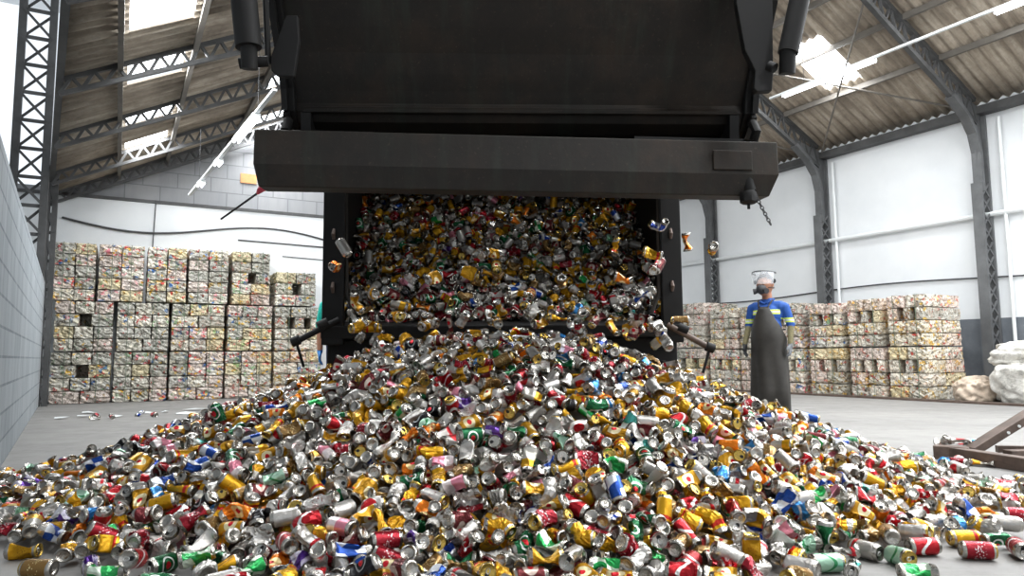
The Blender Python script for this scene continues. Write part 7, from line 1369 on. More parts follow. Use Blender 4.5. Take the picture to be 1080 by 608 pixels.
2130: 'pinched orange can on the right upper slope, left of a deep yellow one',
1130: 'dented silver-red can on the central upper slope, left of a green one',
255: 'pinched sky blue can on the far left front, left of a red one',
1047: 'crumpled bare silver can on the central front, left of a orange one',
1550: 'bent silver-yellow can on the central middle slope, left of a gold one',
2411: 'bent white can on the far right front, left of a sky blue one',
2032: 'squat squashed bronze can on the right middle slope, left of a deep yellow one',
2266: 'pinched bright green can on the right middle slope, left of a pink one',
}
# ================================================================ cans
def decode():
    p = np.stack([np.cumsum(STEP_X)*.004 - 4, np.array(PLACE_Y)*.004, np.array(PLACE_Z)*.004], 1)
    a, b, c = (np.radians(3.*np.array(t)) for t in (TURN_A, TURN_B, TURN_C)); z = a*0
    qa = np.stack([np.cos(a/2), z, z, np.sin(a/2)]); qb = np.stack([np.cos(b/2), z, np.sin(b/2), z]); qc = np.stack([np.cos(c/2), z, z, np.sin(c/2)])
    def turn(u, v):
        w, x, y, z_ = u; W, X, Y, Z = v
        return np.array([w*W-x*X-y*Y-z_*Z, w*X+x*W+y*Z-z_*Y, w*Y-x*Z+y*W+z_*X, w*Z+x*Y-y*X+z_*W])
    return p, turn(turn(qa, qb), qc).T, np.array(SHAPE)
CP, CQ, CV = decode()
def q2m(q):
    w, x, y, z = q.T
    return np.stack([1-2*(y*y+z*z), 2*(x*y-w*z), 2*(x*z+w*y), 2*(x*y+w*z), 1-2*(x*x+z*z), 2*(y*z-w*x), 2*(x*z-w*y), 2*(y*z+w*x), 1-2*(x*x+y*y)], 1).reshape(-1, 3, 3)
W_ = 'e9e9e6'
# name of the look: (print colour, second colour, pattern, gold lid)
LOOKS = {
 'silver': ('aca8a2', '9a9a9c', 4, 0), 'bare silver': ('b8b5b0', 'a5a19b', 0, 0), 'gold': ('b9861c', 'e8dcb0', 2, 0), 'yellow': ('cf9c1a', 'c22f22', 0, 1), 'plain yellow': ('c69216', '8c5f10', 4, 1),
 'red': ('a81822', W_, 1, 0), 'crimson': ('8e1826', 'd8d8d8', 4, 0), 'dark maroon': ('5e1f22', 'b9a79c', 2, 0), 'green': ('155c36', W_, 6, 0), 'bright green': ('2aa052', 'd9e8d4', 3, 0),
 'pale green': ('a9cdb4', '3f8a5a', 1, 0), 'white and red': ('cbc6c0', 'c3262c', 2, 0), 'white': ('c9c5bf', '8f2f36', 4, 0), 'blue': ('1b4390', 'd6d9de', 3, 0), 'sky blue': ('3a86c6', W_, 1, 0),
 'blue and silver': ('c9cbd0', '1c3f9c', 3, 0), 'orange': ('df7a1c', 'f0d79a', 2, 0), 'purple': ('5d3b8a', 'd9d3e4', 3, 0), 'black': ('1e1e20', 'a9a9aa', 6, 0), 'bronze': ('8a6a3c', 'e2cf9a', 4, 1),
 'pink': ('d9889a', 'efe3e2', 5, 0), 'silver and yellow': ('b3afa6', 'c8951c', 5, 0), 'silver and red': ('b0aca6', 'b3202a', 0, 0), 'teal': ('3d8f86', 'dfe6e2', 5, 0)}
LN = list(LOOKS)
LW = dict(zip(LN, [14, 13, 11, 8, 10, 4, 5, 7, 5, 2.4, 2, 3, 4, 1.6, .8, 2, 4, .8, 1.8, 7, 2.4, 6, 5, .8]))
wts = np.array([LW[k] for k in LN]); wts = wts/wts.sum()
rs = np.random.RandomState(21)
LOOK = [LN[i] for i in rs.choice(len(LN), NCAN, p=wts)]
MODES = [can_mesh(v, 6, 4)[4] for v in range(NVAR)]
# cans placed one by one: x, y, z, axis direction (towards the lid), roll, variant, look
cans = [(CP[i], CQ[i], CV[i], LOOK[i]) for i in range(NCAN)]
def quat_axis(d, roll=0.):
    q = Vector((0, 0, 1)).rotation_difference(Vector(d).normalized()) @ Quaternion((0, 0, 1), roll); return np.array([q.w, q.x, q.y, q.z])
PLACED = [  # loose cans round the foot of the heap
 ((1.57, 2.78, 0.035), (1, .05, 0), 1.2, 1, 'red'),
 ((1.41, 2.65, 0.035), (.1, -1, .12), .3, 0, 'pale green'),
 ((1.37, 2.47, 0.035), (-1, .15, 0), 2., 8, 'bright green'),
 ((1.17, 2.51, 0.035), (-.6, -.8, 0), .5, 5, 'teal'),
 ((1.80, 2.89, 0.035), (-1, .05, 0), 2.5, 1, 'yellow'),
 ((1.74, 2.72, 0.035), (1, -.2, 0), .9, 2, 'crimson'),
 ((1.90, 2.85, 0.035), (1, .15, 0), 1.1, 11, 'green'),
 ((1.91, 2.74, 0.035), (-.4, -1, 0), 1.1, 1, 'red'),
 ((2.30, 3.29, 0.035), (1, -.2, 0), 1.9, 10, 'crimson'),
 ((1.33, 2.74, 0.035), (.5, -.9, 0), 1., 3, 'silver and red'),
 ((1.11, 2.58, 0.035), (1, .05, 0), 2.2, 10, 'pale green'),
 ((-1.92, 2.83, 0.035), (1, .1, 0), .4, 16, 'plain yellow'),
 ((-1.70, 2.59, 0.035), (-1, .08, 0), 2.6, 0, 'bronze'),
 ((-1.53, 2.63, 0.035), (1, .2, 0), 1.5, 4, 'purple'),
 ((-1.44, 2.56, 0.035), (1, -.1, 0), .2, 12, 'bright green'),
 ((-1.30, 2.47, 0.100), (.15, -.95, .25), .2, 0, 'red'),
 ((-1.28, 2.63, 0.035), (-.35, -.95, .05), 1.2, 1, 'green'),
 ((-3.27, 4.58, 0.035), (-.5, -1, 0), 0., 1, 'bare silver'),
 ((-3.06, 4.64, 0.035), (1, .15, 0), 1., 0, 'orange'),
 ((-2.89, 4.56, 0.035), (.8, -.6, 0), 1., 18, 'bare silver'),
 ((-2.86, 4.75, 0.035), (.1, -1, .1), 1., 1, 'dark maroon')]
pp = np.array([p[0] for p in PLACED])
keep = [i for i, c in enumerate(cans) if not (np.linalg.norm(pp - c[0], axis=1) < .10).any()]
for i in keep:
    if i in RECOLOUR: cans[i] = cans[i][:3] + (RECOLOUR[i],)
idx = {i: cans[i] for i in keep}
for k, (p, d, r, v, l) in enumerate(PLACED): idx[10000+k] = (np.array(p), quat_axis(d, r), v, l)
# cans in the air between the truck's sill and the heap, and a few falling clear of it
AIR = []
rs = np.random.RandomState(77)
fixed = [(1.134, 4.5, 1.50, 'orange'), (1.275, 4.4, 1.44, 'yellow'), (1.105, 4.62, 1.00, 'bronze'), (.90, 4.25, 1.575, 'blue and silver'), (.87, 4.3, 1.40, 'yellow'), (.86, 4.35, 1.31, 'silver and red'),
         (-1.05, 4.35, 1.46, 'silver'), (-1.12, 4.4, 1.35, 'orange'), (.80, 4.3, 1.13, 'blue'), (.70, 4.4, 1.26, 'orange'), (-.99, 4.5, 1.12, 'gold'), (-1.02, 4.5, 1.03, 'bare silver'), (-.98, 4.55, .90, 'silver'), (.42, 4.3, 1.02, 'bright green')]
for x, y, z, l in fixed: AIR.append((x, y, z, l))
for k in range(56):
    x = rs.uniform(-.98, .98); y = rs.uniform(4.3, 4.8); z = rs.uniform(1.05, 1.5) if k % 3 == 1 else rs.uniform(.97, 1.10) - .12*x*x
    AIR.append((x, y, z, LN[rs.choice(len(LN), p=wts)]))
for k, (x, y, z, l) in enumerate(AIR):
    q = rs.normal(size=4); q /= np.linalg.norm(q); idx[20000+k] = (np.array([x, y, z]), q, int(rs.randint(NVAR)), l)
# a few strays far away on the floor, by the steel frame and by the left bales
for k, (x, y, z, l) in enumerate([(3.27, 5.22, .12, 'white and red'), (3.36, 5.20, .12, 'sky blue'), (3.19, 5.30, .12, 'bare silver'), (4.02, 5.35, .034, 'silver and yellow'),
                                  (-5.50, 9.35, .034, 'crimson'), (-5.2, 9.2, .034, 'crimson'), (-5.05, 9.6, .034, 'blue and silver'), (-4.8, 9.5, .034, 'red'), (-5.3, 9.0, .034, 'bare silver')]):
    q = quat_axis((rs.uniform(-1, 1), rs.uniform(-1, 1), 0), 1.)
    idx[30000+k] = (np.array([x, y, z]), q, int(rs.randint(4, NVAR)), l)
_lod = {}
def base(v, near):
    if (v, near) not in _lod: _lod[(v, near)] = can_mesh(v, 22 if near else 16, 10 if near else 7)
    return _lod[(v, near)]
def look_attr(look, key):
    c1, c2, p, g = LOOKS[look]; r = np.random.RandomState(key % 99991); j = r.uniform(.88, 1.08)
    return np.array([*[min(1, x*j) for x in rgb(c1)[:3]], p/10.]), np.array([*rgb(c2)[:3], float(g or r.rand() < .12)])
def fill(me, lc, a1, a2, faces):
    at = me.attributes.new('lc', 'FLOAT_VECTOR', 'POINT'); at.data.foreach_set('vector', lc.astype('f').ravel())
    for nm, a in (('c1', a1), ('c2', a2)):
        at = me.attributes.new(nm, 'FLOAT_COLOR', 'POINT'); at.data.foreach_set('color', a.astype('f').ravel())
def np_mesh(name, V, F):
    me = bpy.data.meshes.new(name); me.vertices.add(len(V)); me.vertices.foreach_set('co', V.astype('f').ravel())
    me.loops.add(F.size); me.polygons.add(len(F)); me.loops.foreach_set('vertex_index', F.astype('i').ravel())
    me.polygons.foreach_set('loop_start', np.arange(0, F.size, 4, dtype='i')); me.update(calc_edges=True); return me
SMOOTH = {'intact', 'dent'}
def solo_can(key, label, group):
    p, q, v, look = idx[key]; V, F, lc, tg, mode = base(v, True); a1, a2 = look_attr(look, key)
    m3 = Matrix(q2m(np.array([q]))[0].tolist())
    root = None
    for part, sel, nm in ((0, tg != 1, 'beverage_can'), (1, tg == 1, 'lid')):
        f = F[sel]; used = np.unique(f); re_ = np.zeros(len(V), int); re_[used] = np.arange(len(used))
        me = np_mesh(nm, V[used], re_[f]); n = len(used)
        fill(me, lc[used], np.tile(a1, (n, 1)), np.tile(a2, (n, 1)), f)
        me.polygons.foreach_set('use_smooth', np.full(len(f), mode in SMOOTH or part == 1)); me.materials.append(M['can'])
        o = bpy.data.objects.new(nm, me); COL.objects.link(o)
        if root is None:
            root = o; o.rotation_mode = 'QUATERNION'; o.location = p.tolist(); o.rotation_quaternion = q.tolist()
        else: o.parent = root; 
    # the pull tab, lying along the lid
    ctr = V[-20:].mean(0); rim = V[-6*22:-5*22]; cn = rim.mean(0)
    e1 = rim[0]-cn; e2 = rim[5]-cn; n_ = np.cross(e1, e2); n_ /= np.linalg.norm(n_)+1e-9; e1 = e1/(np.linalg.norm(e1)+1e-9); e2 = np.cross(n_, e1)
    mb = MB(); c = Vector(ctr) + Vector(n_)*.0022
    ring = [c + Vector(e1)*(-.003 + .009*math.cos(t)) + Vector(e2)*(.0062*math.sin(t)) for t in np.linspace(0, 2*PI, 13)]
    mb.tube([tuple(r) for r in ring], .0016, 5, False)
    me = mb.mesh('pull_tab'); me.materials.append(M['alu']); o = bpy.data.objects.new('pull_tab', me); COL.objects.link(o); o.parent = root
    tag(root, label, 'can', group); return root
def mass(keys, name):
    Vs = []; Fs = []; L = []; A = []; B = []; S = []; off = 0; FK = []
    for k in keys:
        p, q, v, look = idx[k]; V, F, lc, tg, mode = base(v, p[1] < 3.4 and DETAIL); R = q2m(np.array([q]))[0]
        Vs.append(V@R.T + p); Fs.append(F+off); off += len(V); L.append(lc); a1, a2 = look_attr(look, k); A.append(np.tile(a1, (len(V), 1))); B.append(np.tile(a2, (len(V), 1)))
        S.append(np.full(len(F), mode in SMOOTH)); FK.append(np.full(len(F), k))
    V = np.concatenate(Vs); F = np.concatenate(Fs)
    me = np_mesh(name, V, F); fill(me, np.concatenate(L), np.concatenate(A), np.concatenate(B), F)
    me.polygons.foreach_set('use_smooth', np.concatenate(S)); me.materials.append(M['can'])
    o = bpy.data.objects.new(name, me); COL.objects.link(o)
    return o, np.concatenate(FK)
DETAIL = True
solo = [k for k in SOLO if k in idx]
for k in solo: solo_can(k, SOLO[k], 'cans in the air by the truck' if k >= 20000 else 'loose cans round the foot of the heap' if k >= 10000 else 'cans on the face of the heap')
ss = set(solo)
STRAY = {30000: 'whitish stray can lying behind the end of the brown steel frame', 30001: 'light blue stray can against the diagonal brown beam', 30002: 'bare silver stray can at the very tip of the brown steel frame',
 30003: 'silver-yellow stray can on the floor behind the diagonal brown beam', 30004: 'crimson stray can on the floor before the bales, nearest the block wall', 30005: 'second crimson stray can on the floor before the bales',
 30006: 'blue-silver stray can on the floor before the back bales', 30007: 'bright red stray can on the floor before the back bales', 30008: 'bare silver stray can on the floor before the back bales'}
for k in STRAY: solo_can(k, STRAY[k], 'stray cans away from the heap')
ss |= set(STRAY)
rest = [k for k in idx if k not in ss]
load = [k for k in rest if k < 10000 and idx[k][0][2] > .98 and idx[k][0][1] > 5.0]; ls_ = set(load)
MASS, FACEKEY = mass([k for k in rest if k not in ls_], 'crushed_cans')
tag(MASS, 'wide heap of mixed crushed drink cans poured out on the concrete floor', 'cans', None, 'stuff')
LOAD, _ = mass(load, 'loaded_cans')
tag(LOAD, 'steep bank of crushed drink cans still inside the truck body', 'cans', None, 'stuff')
# dark sheets under the visible layer of cans, shade of the gaps painted in
def sheet(name, f, xs, ys, mat, parent):
    V = [(x, y, 0) for y in ys for x in xs]; V = [tuple(f(*p[:2])) for p in V]; w = len(xs)
    F = [(j*w+i, j*w+i+1, (j+1)*w+i+1, (j+1)*w+i) for j in range(len(ys)-1) for i in range(w-1)]
    me = bpy.data.meshes.new(name); me.from_pydata(V, [], F); me.polygons.foreach_set('use_smooth', [True]*len(F)); return link(name, me, mat, parent)
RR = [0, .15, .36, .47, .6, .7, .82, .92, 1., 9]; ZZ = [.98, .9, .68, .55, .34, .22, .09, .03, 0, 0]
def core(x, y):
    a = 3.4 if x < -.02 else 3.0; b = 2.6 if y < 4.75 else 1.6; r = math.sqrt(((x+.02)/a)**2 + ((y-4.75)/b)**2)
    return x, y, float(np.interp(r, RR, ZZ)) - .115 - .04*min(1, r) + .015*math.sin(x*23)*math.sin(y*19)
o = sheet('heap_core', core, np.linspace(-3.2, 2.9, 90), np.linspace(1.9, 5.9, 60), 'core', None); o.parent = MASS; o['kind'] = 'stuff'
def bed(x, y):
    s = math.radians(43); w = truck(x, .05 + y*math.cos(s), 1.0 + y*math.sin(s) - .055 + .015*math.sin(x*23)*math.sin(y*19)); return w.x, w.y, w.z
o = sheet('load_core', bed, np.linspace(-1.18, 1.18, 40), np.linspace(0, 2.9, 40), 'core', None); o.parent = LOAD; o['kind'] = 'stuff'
# scraps of paper and foil on the far left floor
sp = MB()
for k, (px, py) in enumerate([(-6.1, 10.2), (-5.75, 9.5), (-5.3, 9.45), (-5.0, 10.2), (-4.6, 9.9), (-5.9, 9.25), (-4.75, 10.6), (-5.15, 10.0)]):
    a = rnd.uniform(0, 3); r = rnd.uniform(.05, .13)
    pts = [(px + r*rnd.uniform(.6, 1.2)*math.cos(a+t)*1.6, py + r*.8*math.sin(a+t), .006 + rnd.uniform(0, .03)) for t in (0, 1.2, 2.4, 3.6, 4.9)]
    sp = MB(); sp.add(pts + [(px, py, .035)], [(i, (i+1) % 5, 5) for i in range(5)])
    o = sp.build('foil_scrap', 'white pipe'); m = o.modifiers.new('thick', 'SOLIDIFY'); m.thickness = .003
    tag(o, 'small pale foil scrap on the concrete before the left bales', 'scrap', 'foil scraps on the left floor')
# ================================================================ people
def person(prims, loc, rz, label, vox=.009, head_turn=0.):
    bm = bmesh.new()
    def ball(c, r, m=None):
        d = bmesh.ops.create_uvsphere(bm, u_segments=20, v_segments=14, radius=1)
        for v in d['verts']: v.co = Vector((v.co.x*r[0]+c[0], v.co.y*r[1]+c[1], v.co.z*r[2]+c[2]))
    def caps(a, b, ra, rb):
        a = Vector(a); b = Vector(b); L = (b-a).length; n = max(2, int(L/.02)); 
        d = bmesh.ops.create_uvsphere(bm, u_segments=16, v_segments=12, radius=ra); bmesh.ops.translate(bm, verts=d['verts'], vec=a)
        d = bmesh.ops.create_uvsphere(bm, u_segments=16, v_segments=12, radius=rb); bmesh.ops.translate(bm, verts=d['verts'], vec=b)
        d = bmesh.ops.create_cone(bm, cap_ends=True, segments=16, radius1=ra, radius2=rb, depth=L)
        q = Vector((0, 0, 1)).rotation_difference((b-a).normalized())
        for v in d['verts']: v.co = q @ v.co + (a+b)/2
    for p in prims:
        if p[0] == 'e': ball(p[1], p[2])
        else: caps(*p[1:5])
    me = bpy.data.meshes.new('body'); bm.to_mesh(me); bm.free()
    o = bpy.data.objects.new('body', me); COL.objects.link(o)
    m = o.modifiers.new('r', 'REMESH'); m.mode = 'VOXEL'; m.voxel_size = vox
    s = o.modifiers.new('s', 'SMOOTH'); s.iterations = 3; s.factor = .5
    dg = bpy.context.evaluated_depsgraph_get(); me2 = bpy.data.meshes.new_from_object(o.evaluated_get(dg)); bpy.data.objects.remove(o)
    n = len(me2.vertices); co = np.zeros(n*3); me2.vertices.foreach_get('co', co); co = co.reshape(-1, 3)
    best = np.full(n, 9.); reg = np.zeros(n, int); regs = []
    stripe = np.zeros(n)
    for p in prims:
        r = p[-1]; 
        if r not in regs: regs.append(r)
        if p[0] == 'e':
            d = (np.linalg.norm((co-p[1])/np.array(p[2]), axis=1)-1)*min(p[2]); t = None
        else:
            a = np.array(p[1]); b = np.array(p[2]); ab = b-a; t = np.clip(((co-a)@ab)/(ab@ab), 0, 1)
            d = np.linalg.norm(co-(a+t[:, None]*ab), axis=1)-(p[3]+(p[4]-p[3])*t)
        u = d < best; best = np.where(u, d, best); reg = np.where(u, regs.index(r), reg)
    for r in regs: me2.materials.append(M[r])
    nf = len(me2.polygons); 
    lv = np.zeros(len(me2.loops), 'i'); me2.loops.foreach_get('vertex_index', lv); ls = np.zeros(nf, 'i'); me2.polygons.foreach_get('loop_start', ls)
    me2.polygons.foreach_set('material_index', reg[lv[ls]].astype('i')); me2.polygons.foreach_set('use_smooth', np.full(nf, True))
    z = co[:, 2]; x = np.abs(co[:, 0])
    def bandv(z0, w=.028): return np.where(np.abs(z-z0) < w, np.where(np.abs(z-z0) < w*.4, 1., .5), 0)
    stripe = np.where(x < .165, bandv(1.27), bandv(1.17))
    at = me2.attributes.new('stripe', 'FLOAT', 'POINT'); at.data.foreach_set('value', stripe.astype('f'))
    me2.name = 'person'; o = bpy.data.objects.new('person', me2); COL.objects.link(o); o.location = loc; o.rotation_euler = (0, 0, rz)
    o.matrix_world = Matrix.Translation(Vector(loc)) @ Matrix.Rotation(rz, 4, 'Z')
    return tag(o, label, 'person')
def arm(s, sh, el, wr, sleeve, fore, glove, curl=.5, r=1.):
    P = [('c', sh, el, .058*r, .05*r, sleeve), ('c', el, wr, .041*r, .031*r, fore)]
    wr = Vector(wr); d = Vector((0, -.12, -1)).normalized(); f = Vector((0, -1, 0)); side = Vector((1, 0, 0))
    # palm hangs below the wrist, its flat side towards the thigh; the fingers curl forward
    P.append(('c', tuple(wr), tuple(wr+d*.03), .030, .030, glove))
    for k, (o, l) in enumerate(((-.03, .068), (-.010, .078), (.010, .073), (.030, .058))):
        k0 = wr + d*.04 + f*(-o)*.55; k1 = wr + d*.095 + f*(-o)*1.; 
        P.append(('c', tuple(k0), tuple(k1), .019, .0135, glove))
        a1 = k1 + (d + f*.15*curl + side*(-s)*.35*curl).normalized()*l*.5; a2 = a1 + (d*.6 + side*(-s)*curl).normalized()*l*.5
        P.append(('c', tuple(k1), tuple(a1), .0125, .0115, glove)); P.append(('c', tuple(a1), tuple(a2), .0115, .0095, glove))
    t0 = wr + d*.035 + f*.02; t1 = t0 + (d*.5 + f*.8 + side*(-s)*.3).normalized()*.045; t2 = t1 + (d*.9 + f*.3).normalized()*.03
    P.append(('c', tuple(t0), tuple(t1), .016, .013, glove)); P.append(('c', tuple(t1), tuple(t2), .013, .010, glove))
    return P
def figure(shirt, trouser, skin='skin', belly=1.):
    return [('e', (0, .01, .96), (.165, .125, .13), trouser), ('e', (0, -.025*belly, 1.10), (.165, .135+.02*belly, .14), shirt), ('e', (0, 0, 1.24), (.182, .13, .155), shirt),
            ('c', (-.15, .01, 1.335), (.15, .01, 1.335), .07, .07, shirt), ('c', (0, .01, 1.37), (0, 0, 1.41), .078, .066, shirt), ('c', (0, .005, 1.39), (0, -.015, 1.52), .060, .057, skin),
            ('c', (.09, .01, .92), (.10, -.01, .5), .088, .066, trouser), ('c', (-.09, .01, .92), (-.10, -.01, .5), .088, .066, trouser),
            ('c', (.10, -.01, .5), (.11, .02, .12), .064, .05, trouser), ('c', (-.10, -.01, .5), (-.11, .02, .12), .064, .05, trouser),
            ('c', (.11, .03, .05), (.125, -.14, .042), .05, .04, 'boots'), ('c', (-.11, .03, .05), (-.125, -.14, .042), .05, .04, 'boots'), ('c', (.11, .02, .14), (.11, .03, .06), .055, .05, 'boots'), ('c', (-.11, .02, .14), (-.11, .03, .06), .055, .05, 'boots')]
def head(cx, cy, z, skin, dx, dy):
    """head looking along (dx, dy)"""
    f = np.array([dx, dy, 0.]); f /= np.linalg.norm(f); r = np.array([-f[1], f[0], 0]); c = np.array([cx, cy, z]); u = np.array([0, 0, 1.])
    h = 1.12
    def at(a, b, e): return tuple(c + f*a*h + r*b*h + u*e*h)
    P = [('e', tuple(c), (.082*h, .092*h, .112*h), skin), ('e', at(.035, 0, -.06), (.058*h, .058*h, .055*h), skin), ('e', at(.05, 0, -.09), (.033, .033, .025), skin), ('e', at(-.02, 0, .02), (.085*h, .092*h, .1*h), skin)]
    P += [('c', at(.088, 0, .01), at(.108, 0, -.028), .011, .015, skin), ('c', at(.08, .03, .028), at(.08, -.03, .028), .015, .015, skin), ('c', at(.085, .018, -.058), at(.085, -.018, -.058), .010, .010, skin)]
    for s in (-1, 1): P += [('c', at(0, s*.088, .015), at(0, s*.088, -.02), .015, .011, skin), ('e', at(.088, s*.032, .01), (.013, .013, .010), skin)]
    return P, c, f, r
P = figure('shirt', 'navy trousers')
HP, hc, hf, hr = head(-.01, -.03, 1.60, 'skin', -.12, -1)
P += HP
P += arm(1, (.200, .015, 1.325), (.25, .05, 1.12), (.262, -.03, .895), 'shirt', 'olive sleeve', 'glove grey')
P += arm(-1, (-.200, .015, 1.325), (-.255, .04, 1.13), (-.275, -.06, .90), 'shirt', 'olive sleeve', 'glove dark')
WL, WR_ = (3.10, 8.5, 0), -.72
wk = person(P, WL, WR_, 'worker in blue shirt with lime stripes, dark apron and face visor beside the heap')
def wloc(x, y, z=0.):
    c, s = math.cos(WR_), math.sin(WR_); return Vector((x*c-y*s+WL[0], x*s+y*c+WL[1], z))
# apron: bib and skirt as one curved sheet with thickness
rows = [(1.33, .11, .135, .0), (1.30, .125, .145, .0), (1.25, .145, .155, .0), (1.18, .165, .168, 0), (1.10, .188, .182, 0), (1.02, .200, .188, 0), (.95, .205, .185, 0), (.85, .204, .172, 0), (.7, .212, .172, 0), (.55, .218, .17, 0), (.36, .228, .172, 0), (.14, .235, .18, 0)]
half = [.55, .60, .72, .86, 1.12, 1.35, 1.66, 1.68, 1.68, 1.68, 1.66, 1.64]
V = []; F = []; nA = 30
for j, ((z, rx, ry, _), h) in enumerate(zip(rows, half)):
    for i in range(nA+1):
        a = -h + 2*h*i/nA; fold = .013*math.sin(a*6+1.3+z*1.5)*(1.1-z)*1.4 if z < 1.1 else 0
        V.append(((rx+fold)*math.sin(a), -(ry+fold)*math.cos(a) - .0, z - (.03*abs(a) if j == len(rows)-1 else 0)))
for j in range(len(rows)-1):
    for i in range(nA): F.append((j*(nA+1)+i, j*(nA+1)+i+1, (j+1)*(nA+1)+i+1, (j+1)*(nA+1)+i))
o = MB(wloc).add(V, F).build('apron', 'apron', wk, True); s = o.modifiers.new('t', 'SOLIDIFY'); s.thickness = .006; s.offset = 1
MB(wloc).tube([(-.055, -.132, 1.33), (-.085, -.075, 1.405), (-.06, .03, 1.435), (0, .075, 1.43), (.06, .03, 1.435), (.085, -.075, 1.405), (.055, -.132, 1.33)], .009, 6).build('neck_strap', 'apron', o, True)
MB(wloc).tube([(.188*math.sin(a), -.175*math.cos(a)+.01, 1.06) for a in np.linspace(1.5, 4.78, 14)], .01, 6).build('waist_tie', 'apron', o, True)
# face shield
def hd(f, r, u): q = hc + hf*f*1.12 + hr*r*1.12 + np.array([0, 0, u*1.12]); return wloc(*q)
vs = []; nV = 20
for j in range(6):
    for i in range(nV+1):
        a = -1.35 + 2.7*i/nV; R = .125 + .018*(1-j/5.); vs.append((R*math.cos(a)*1.08, R*math.sin(a)*.93, .125 - j*.024 + .012*math.cos(a)*(1 if j == 0 else 0)))
fs = [(j*(nV+1)+i, j*(nV+1)+i+1, (j+1)*(nV+1)+i+1, (j+1)*(nV+1)+i) for j in range(5) for i in range(nV)]
sh = MB(hd).tube([(.128*math.cos(a)*1.08, .128*math.sin(a)*.93, .128+.014*math.cos(a)) for a in np.linspace(-1.7, 1.7, 22)], .009, 8).build('face_shield', 'headband black', wk, True)
v_ = MB(hd).add(vs, fs).build('visor', 'visor', sh, True); s = v_.modifiers.new('t', 'SOLIDIFY'); s.thickness = .003
MB(hd).tube([(-.005+.10*math.cos(a)*1.1, .0, .03+.118*math.sin(a)) for a in np.linspace(.45, PI+.1, 16)], .011, 8).build('crown_strap', 'headband black', sh, True)
MB(hd).tube([(.10*math.cos(a), .10*math.sin(a)*.95, .03) for a in np.linspace(1.4, 2*PI-1.4, 20)], .009, 8).build('headband', 'headband black', sh, True)
for s in (-1, 1): MB(hd).tube([(.0, s*.10, .04), (0, s*.118, .04)], .022, 12).build('pivot_knob', 'headband black', sh, True)
MB(hd).tube([(-.105, -.02, .05), (-.125, -.03, .05)], .018, 10).build('ratchet', 'headband black', sh, True)
# close-cropped hair
bm = bmesh.new(); bmesh.ops.create_uvsphere(bm, u_segments=24, v_segments=16, radius=1)
kill = [v for v in bm.verts if v.co.z < -.05 + .55*max(0, v.co.x)]; bmesh.ops.delete(bm, geom=kill, context='VERTS')
hv = [(v.co.x*.102-.012, v.co.y*.092, v.co.z*.108+.022) for v in bm.verts]; hf_ = [tuple(v.index for v in f.verts) for f in bm.faces]; bm.verts.index_update(); hf_ = [tuple(v.index for v in f.verts) for f in bm.faces]; bm.free()
MB(hd).add(hv, hf_).build('hair', 'hair', wk, True)
# respirator with two filters
rp = MB(hd); rp.tube([(.068, 0, -.045), (.095, 0, -.05), (.122, 0, -.055), (.132, 0, -.056)], [.056, .054, .036, .02], 16); R_ = rp.build('respirator', 'respirator', wk, True)
for s in (-1, 1): MB(hd).tube([(.09, s*.04, -.065), (.105, s*.066, -.07), (.112, s*.078, -.072)], [.022, .032, .030], 14).build('filter', 'respirator', R_, True)
MB(hd).tube([(.08*math.cos(a)-.01, .093*math.sin(a), -.03) for a in np.linspace(.6, 2*PI-.6, 20)], .005, 6).build('strap', 'headband black', R_, True)
MB(wloc).tube([(-.06, -.068, 1.40), (-.03, -.082, 1.385), (0, -.07, 1.37), (.03, -.082, 1.385), (.06, -.068, 1.40), (.078, .0, 1.425), (0, .07, 1.43), (-.078, .0, 1.425), (-.06, -.068, 1.40)], .013, 8).build('collar', 'shirt', wk, True)
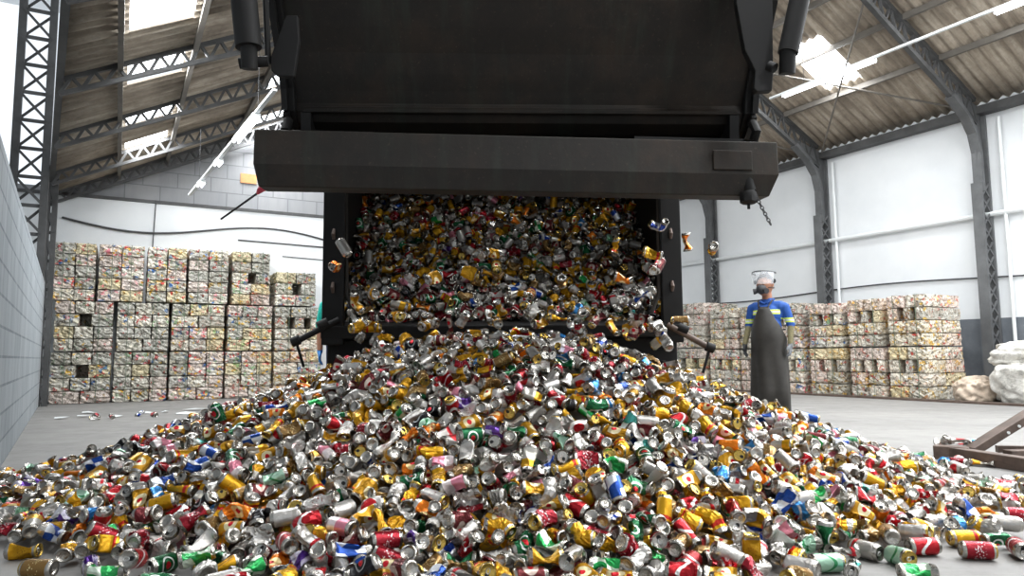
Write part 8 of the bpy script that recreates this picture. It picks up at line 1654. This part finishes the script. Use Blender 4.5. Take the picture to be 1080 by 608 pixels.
# second worker, mostly behind the truck
P = figure('teal shirt', 'navy trousers', belly=.3)
HP, _, _, _ = head(0, -.02, 1.625, 'skin', 1, -.4); P += HP
P += arm(1, (.200, .015, 1.325), (.25, .0, 1.12), (.20, -.18, 1.02), 'teal shirt', 'skin', 'glove blue')
P += arm(-1, (-.200, .015, 1.325), (-.245, .03, 1.12), (-.235, -.03, .86), 'teal shirt', 'skin', 'glove blue')
P2 = (-1.82, 7.55, 0)
w2 = person(P, P2, .12, 'person in teal shirt and blue glove half hidden behind the truck')
bm = bmesh.new(); bmesh.ops.create_uvsphere(bm, u_segments=20, v_segments=14, radius=1); bmesh.ops.delete(bm, geom=[v for v in bm.verts if v.co.z < .0], context='VERTS')
bm.verts.index_update(); hv = [(v.co.x*.094+P2[0], v.co.y*.102+P2[1]-.01, v.co.z*.108+1.645) for v in bm.verts]; hf_ = [tuple(v.index for v in f.verts) for f in bm.faces]; bm.free()
MB().add(hv, hf_).build('hair', 'hair', w2, True)
# ================================================================ light, sky, camera
w = bpy.data.worlds.new('World'); sc.world = w; w.use_nodes = True
w.node_tree.nodes['Background'].inputs[0].default_value = (.86, .93, 1, 1); w.node_tree.nodes['Background'].inputs[1].default_value = WORLD
# daylight falling through each skylight of the roof, the added unseen ones too
for i, (a, b, c, d) in enumerate(LSKY + RSKY):
    l = bpy.data.lights.new('skylight_daylight', 'AREA'); l.shape = 'RECTANGLE'; l.size = b-a; l.size_y = d-c; l.energy = AREA*(b-a)*(d-c); l.color = (.95, .98, 1)
    o = bpy.data.objects.new('skylight_daylight', l); COL.objects.link(o); cx, cy = (a+b)/2, (c+d)/2; o.location = hall(cx, cy, roof_z(cx)-.02)
    sl = math.atan(.5)*(-1 if cx <= RIDGE else 1)
    o.rotation_euler = (Matrix.Rotation(TH, 4, 'Z') @ Matrix.Rotation(sl, 4, 'Y')).to_euler()
cam = bpy.data.cameras.new('camera'); co_ = bpy.data.objects.new('camera', cam); COL.objects.link(co_)
cam.sensor_width = 36; cam.lens = 740/1080*36; cam.clip_start = .05
co_.matrix_world = Matrix.Translation((0, 0, .78)) @ Matrix.Rotation(math.radians(90+5.48), 4, 'X') @ Matrix.Rotation(math.radians(ROLL), 4, 'Z')
sc.camera = co_
vs_ = sc.view_settings; vs_.view_transform = 'Standard'; vs_.look = 'None'; vs_.gamma = 1; vs_.use_curve_mapping = False; vs_.exposure = EXPO
sc.cycles.max_bounces = 6; sc.cycles.diffuse_bounces = 4; sc.cycles.glossy_bounces = 4; sc.cycles.sample_clamp_indirect = 6
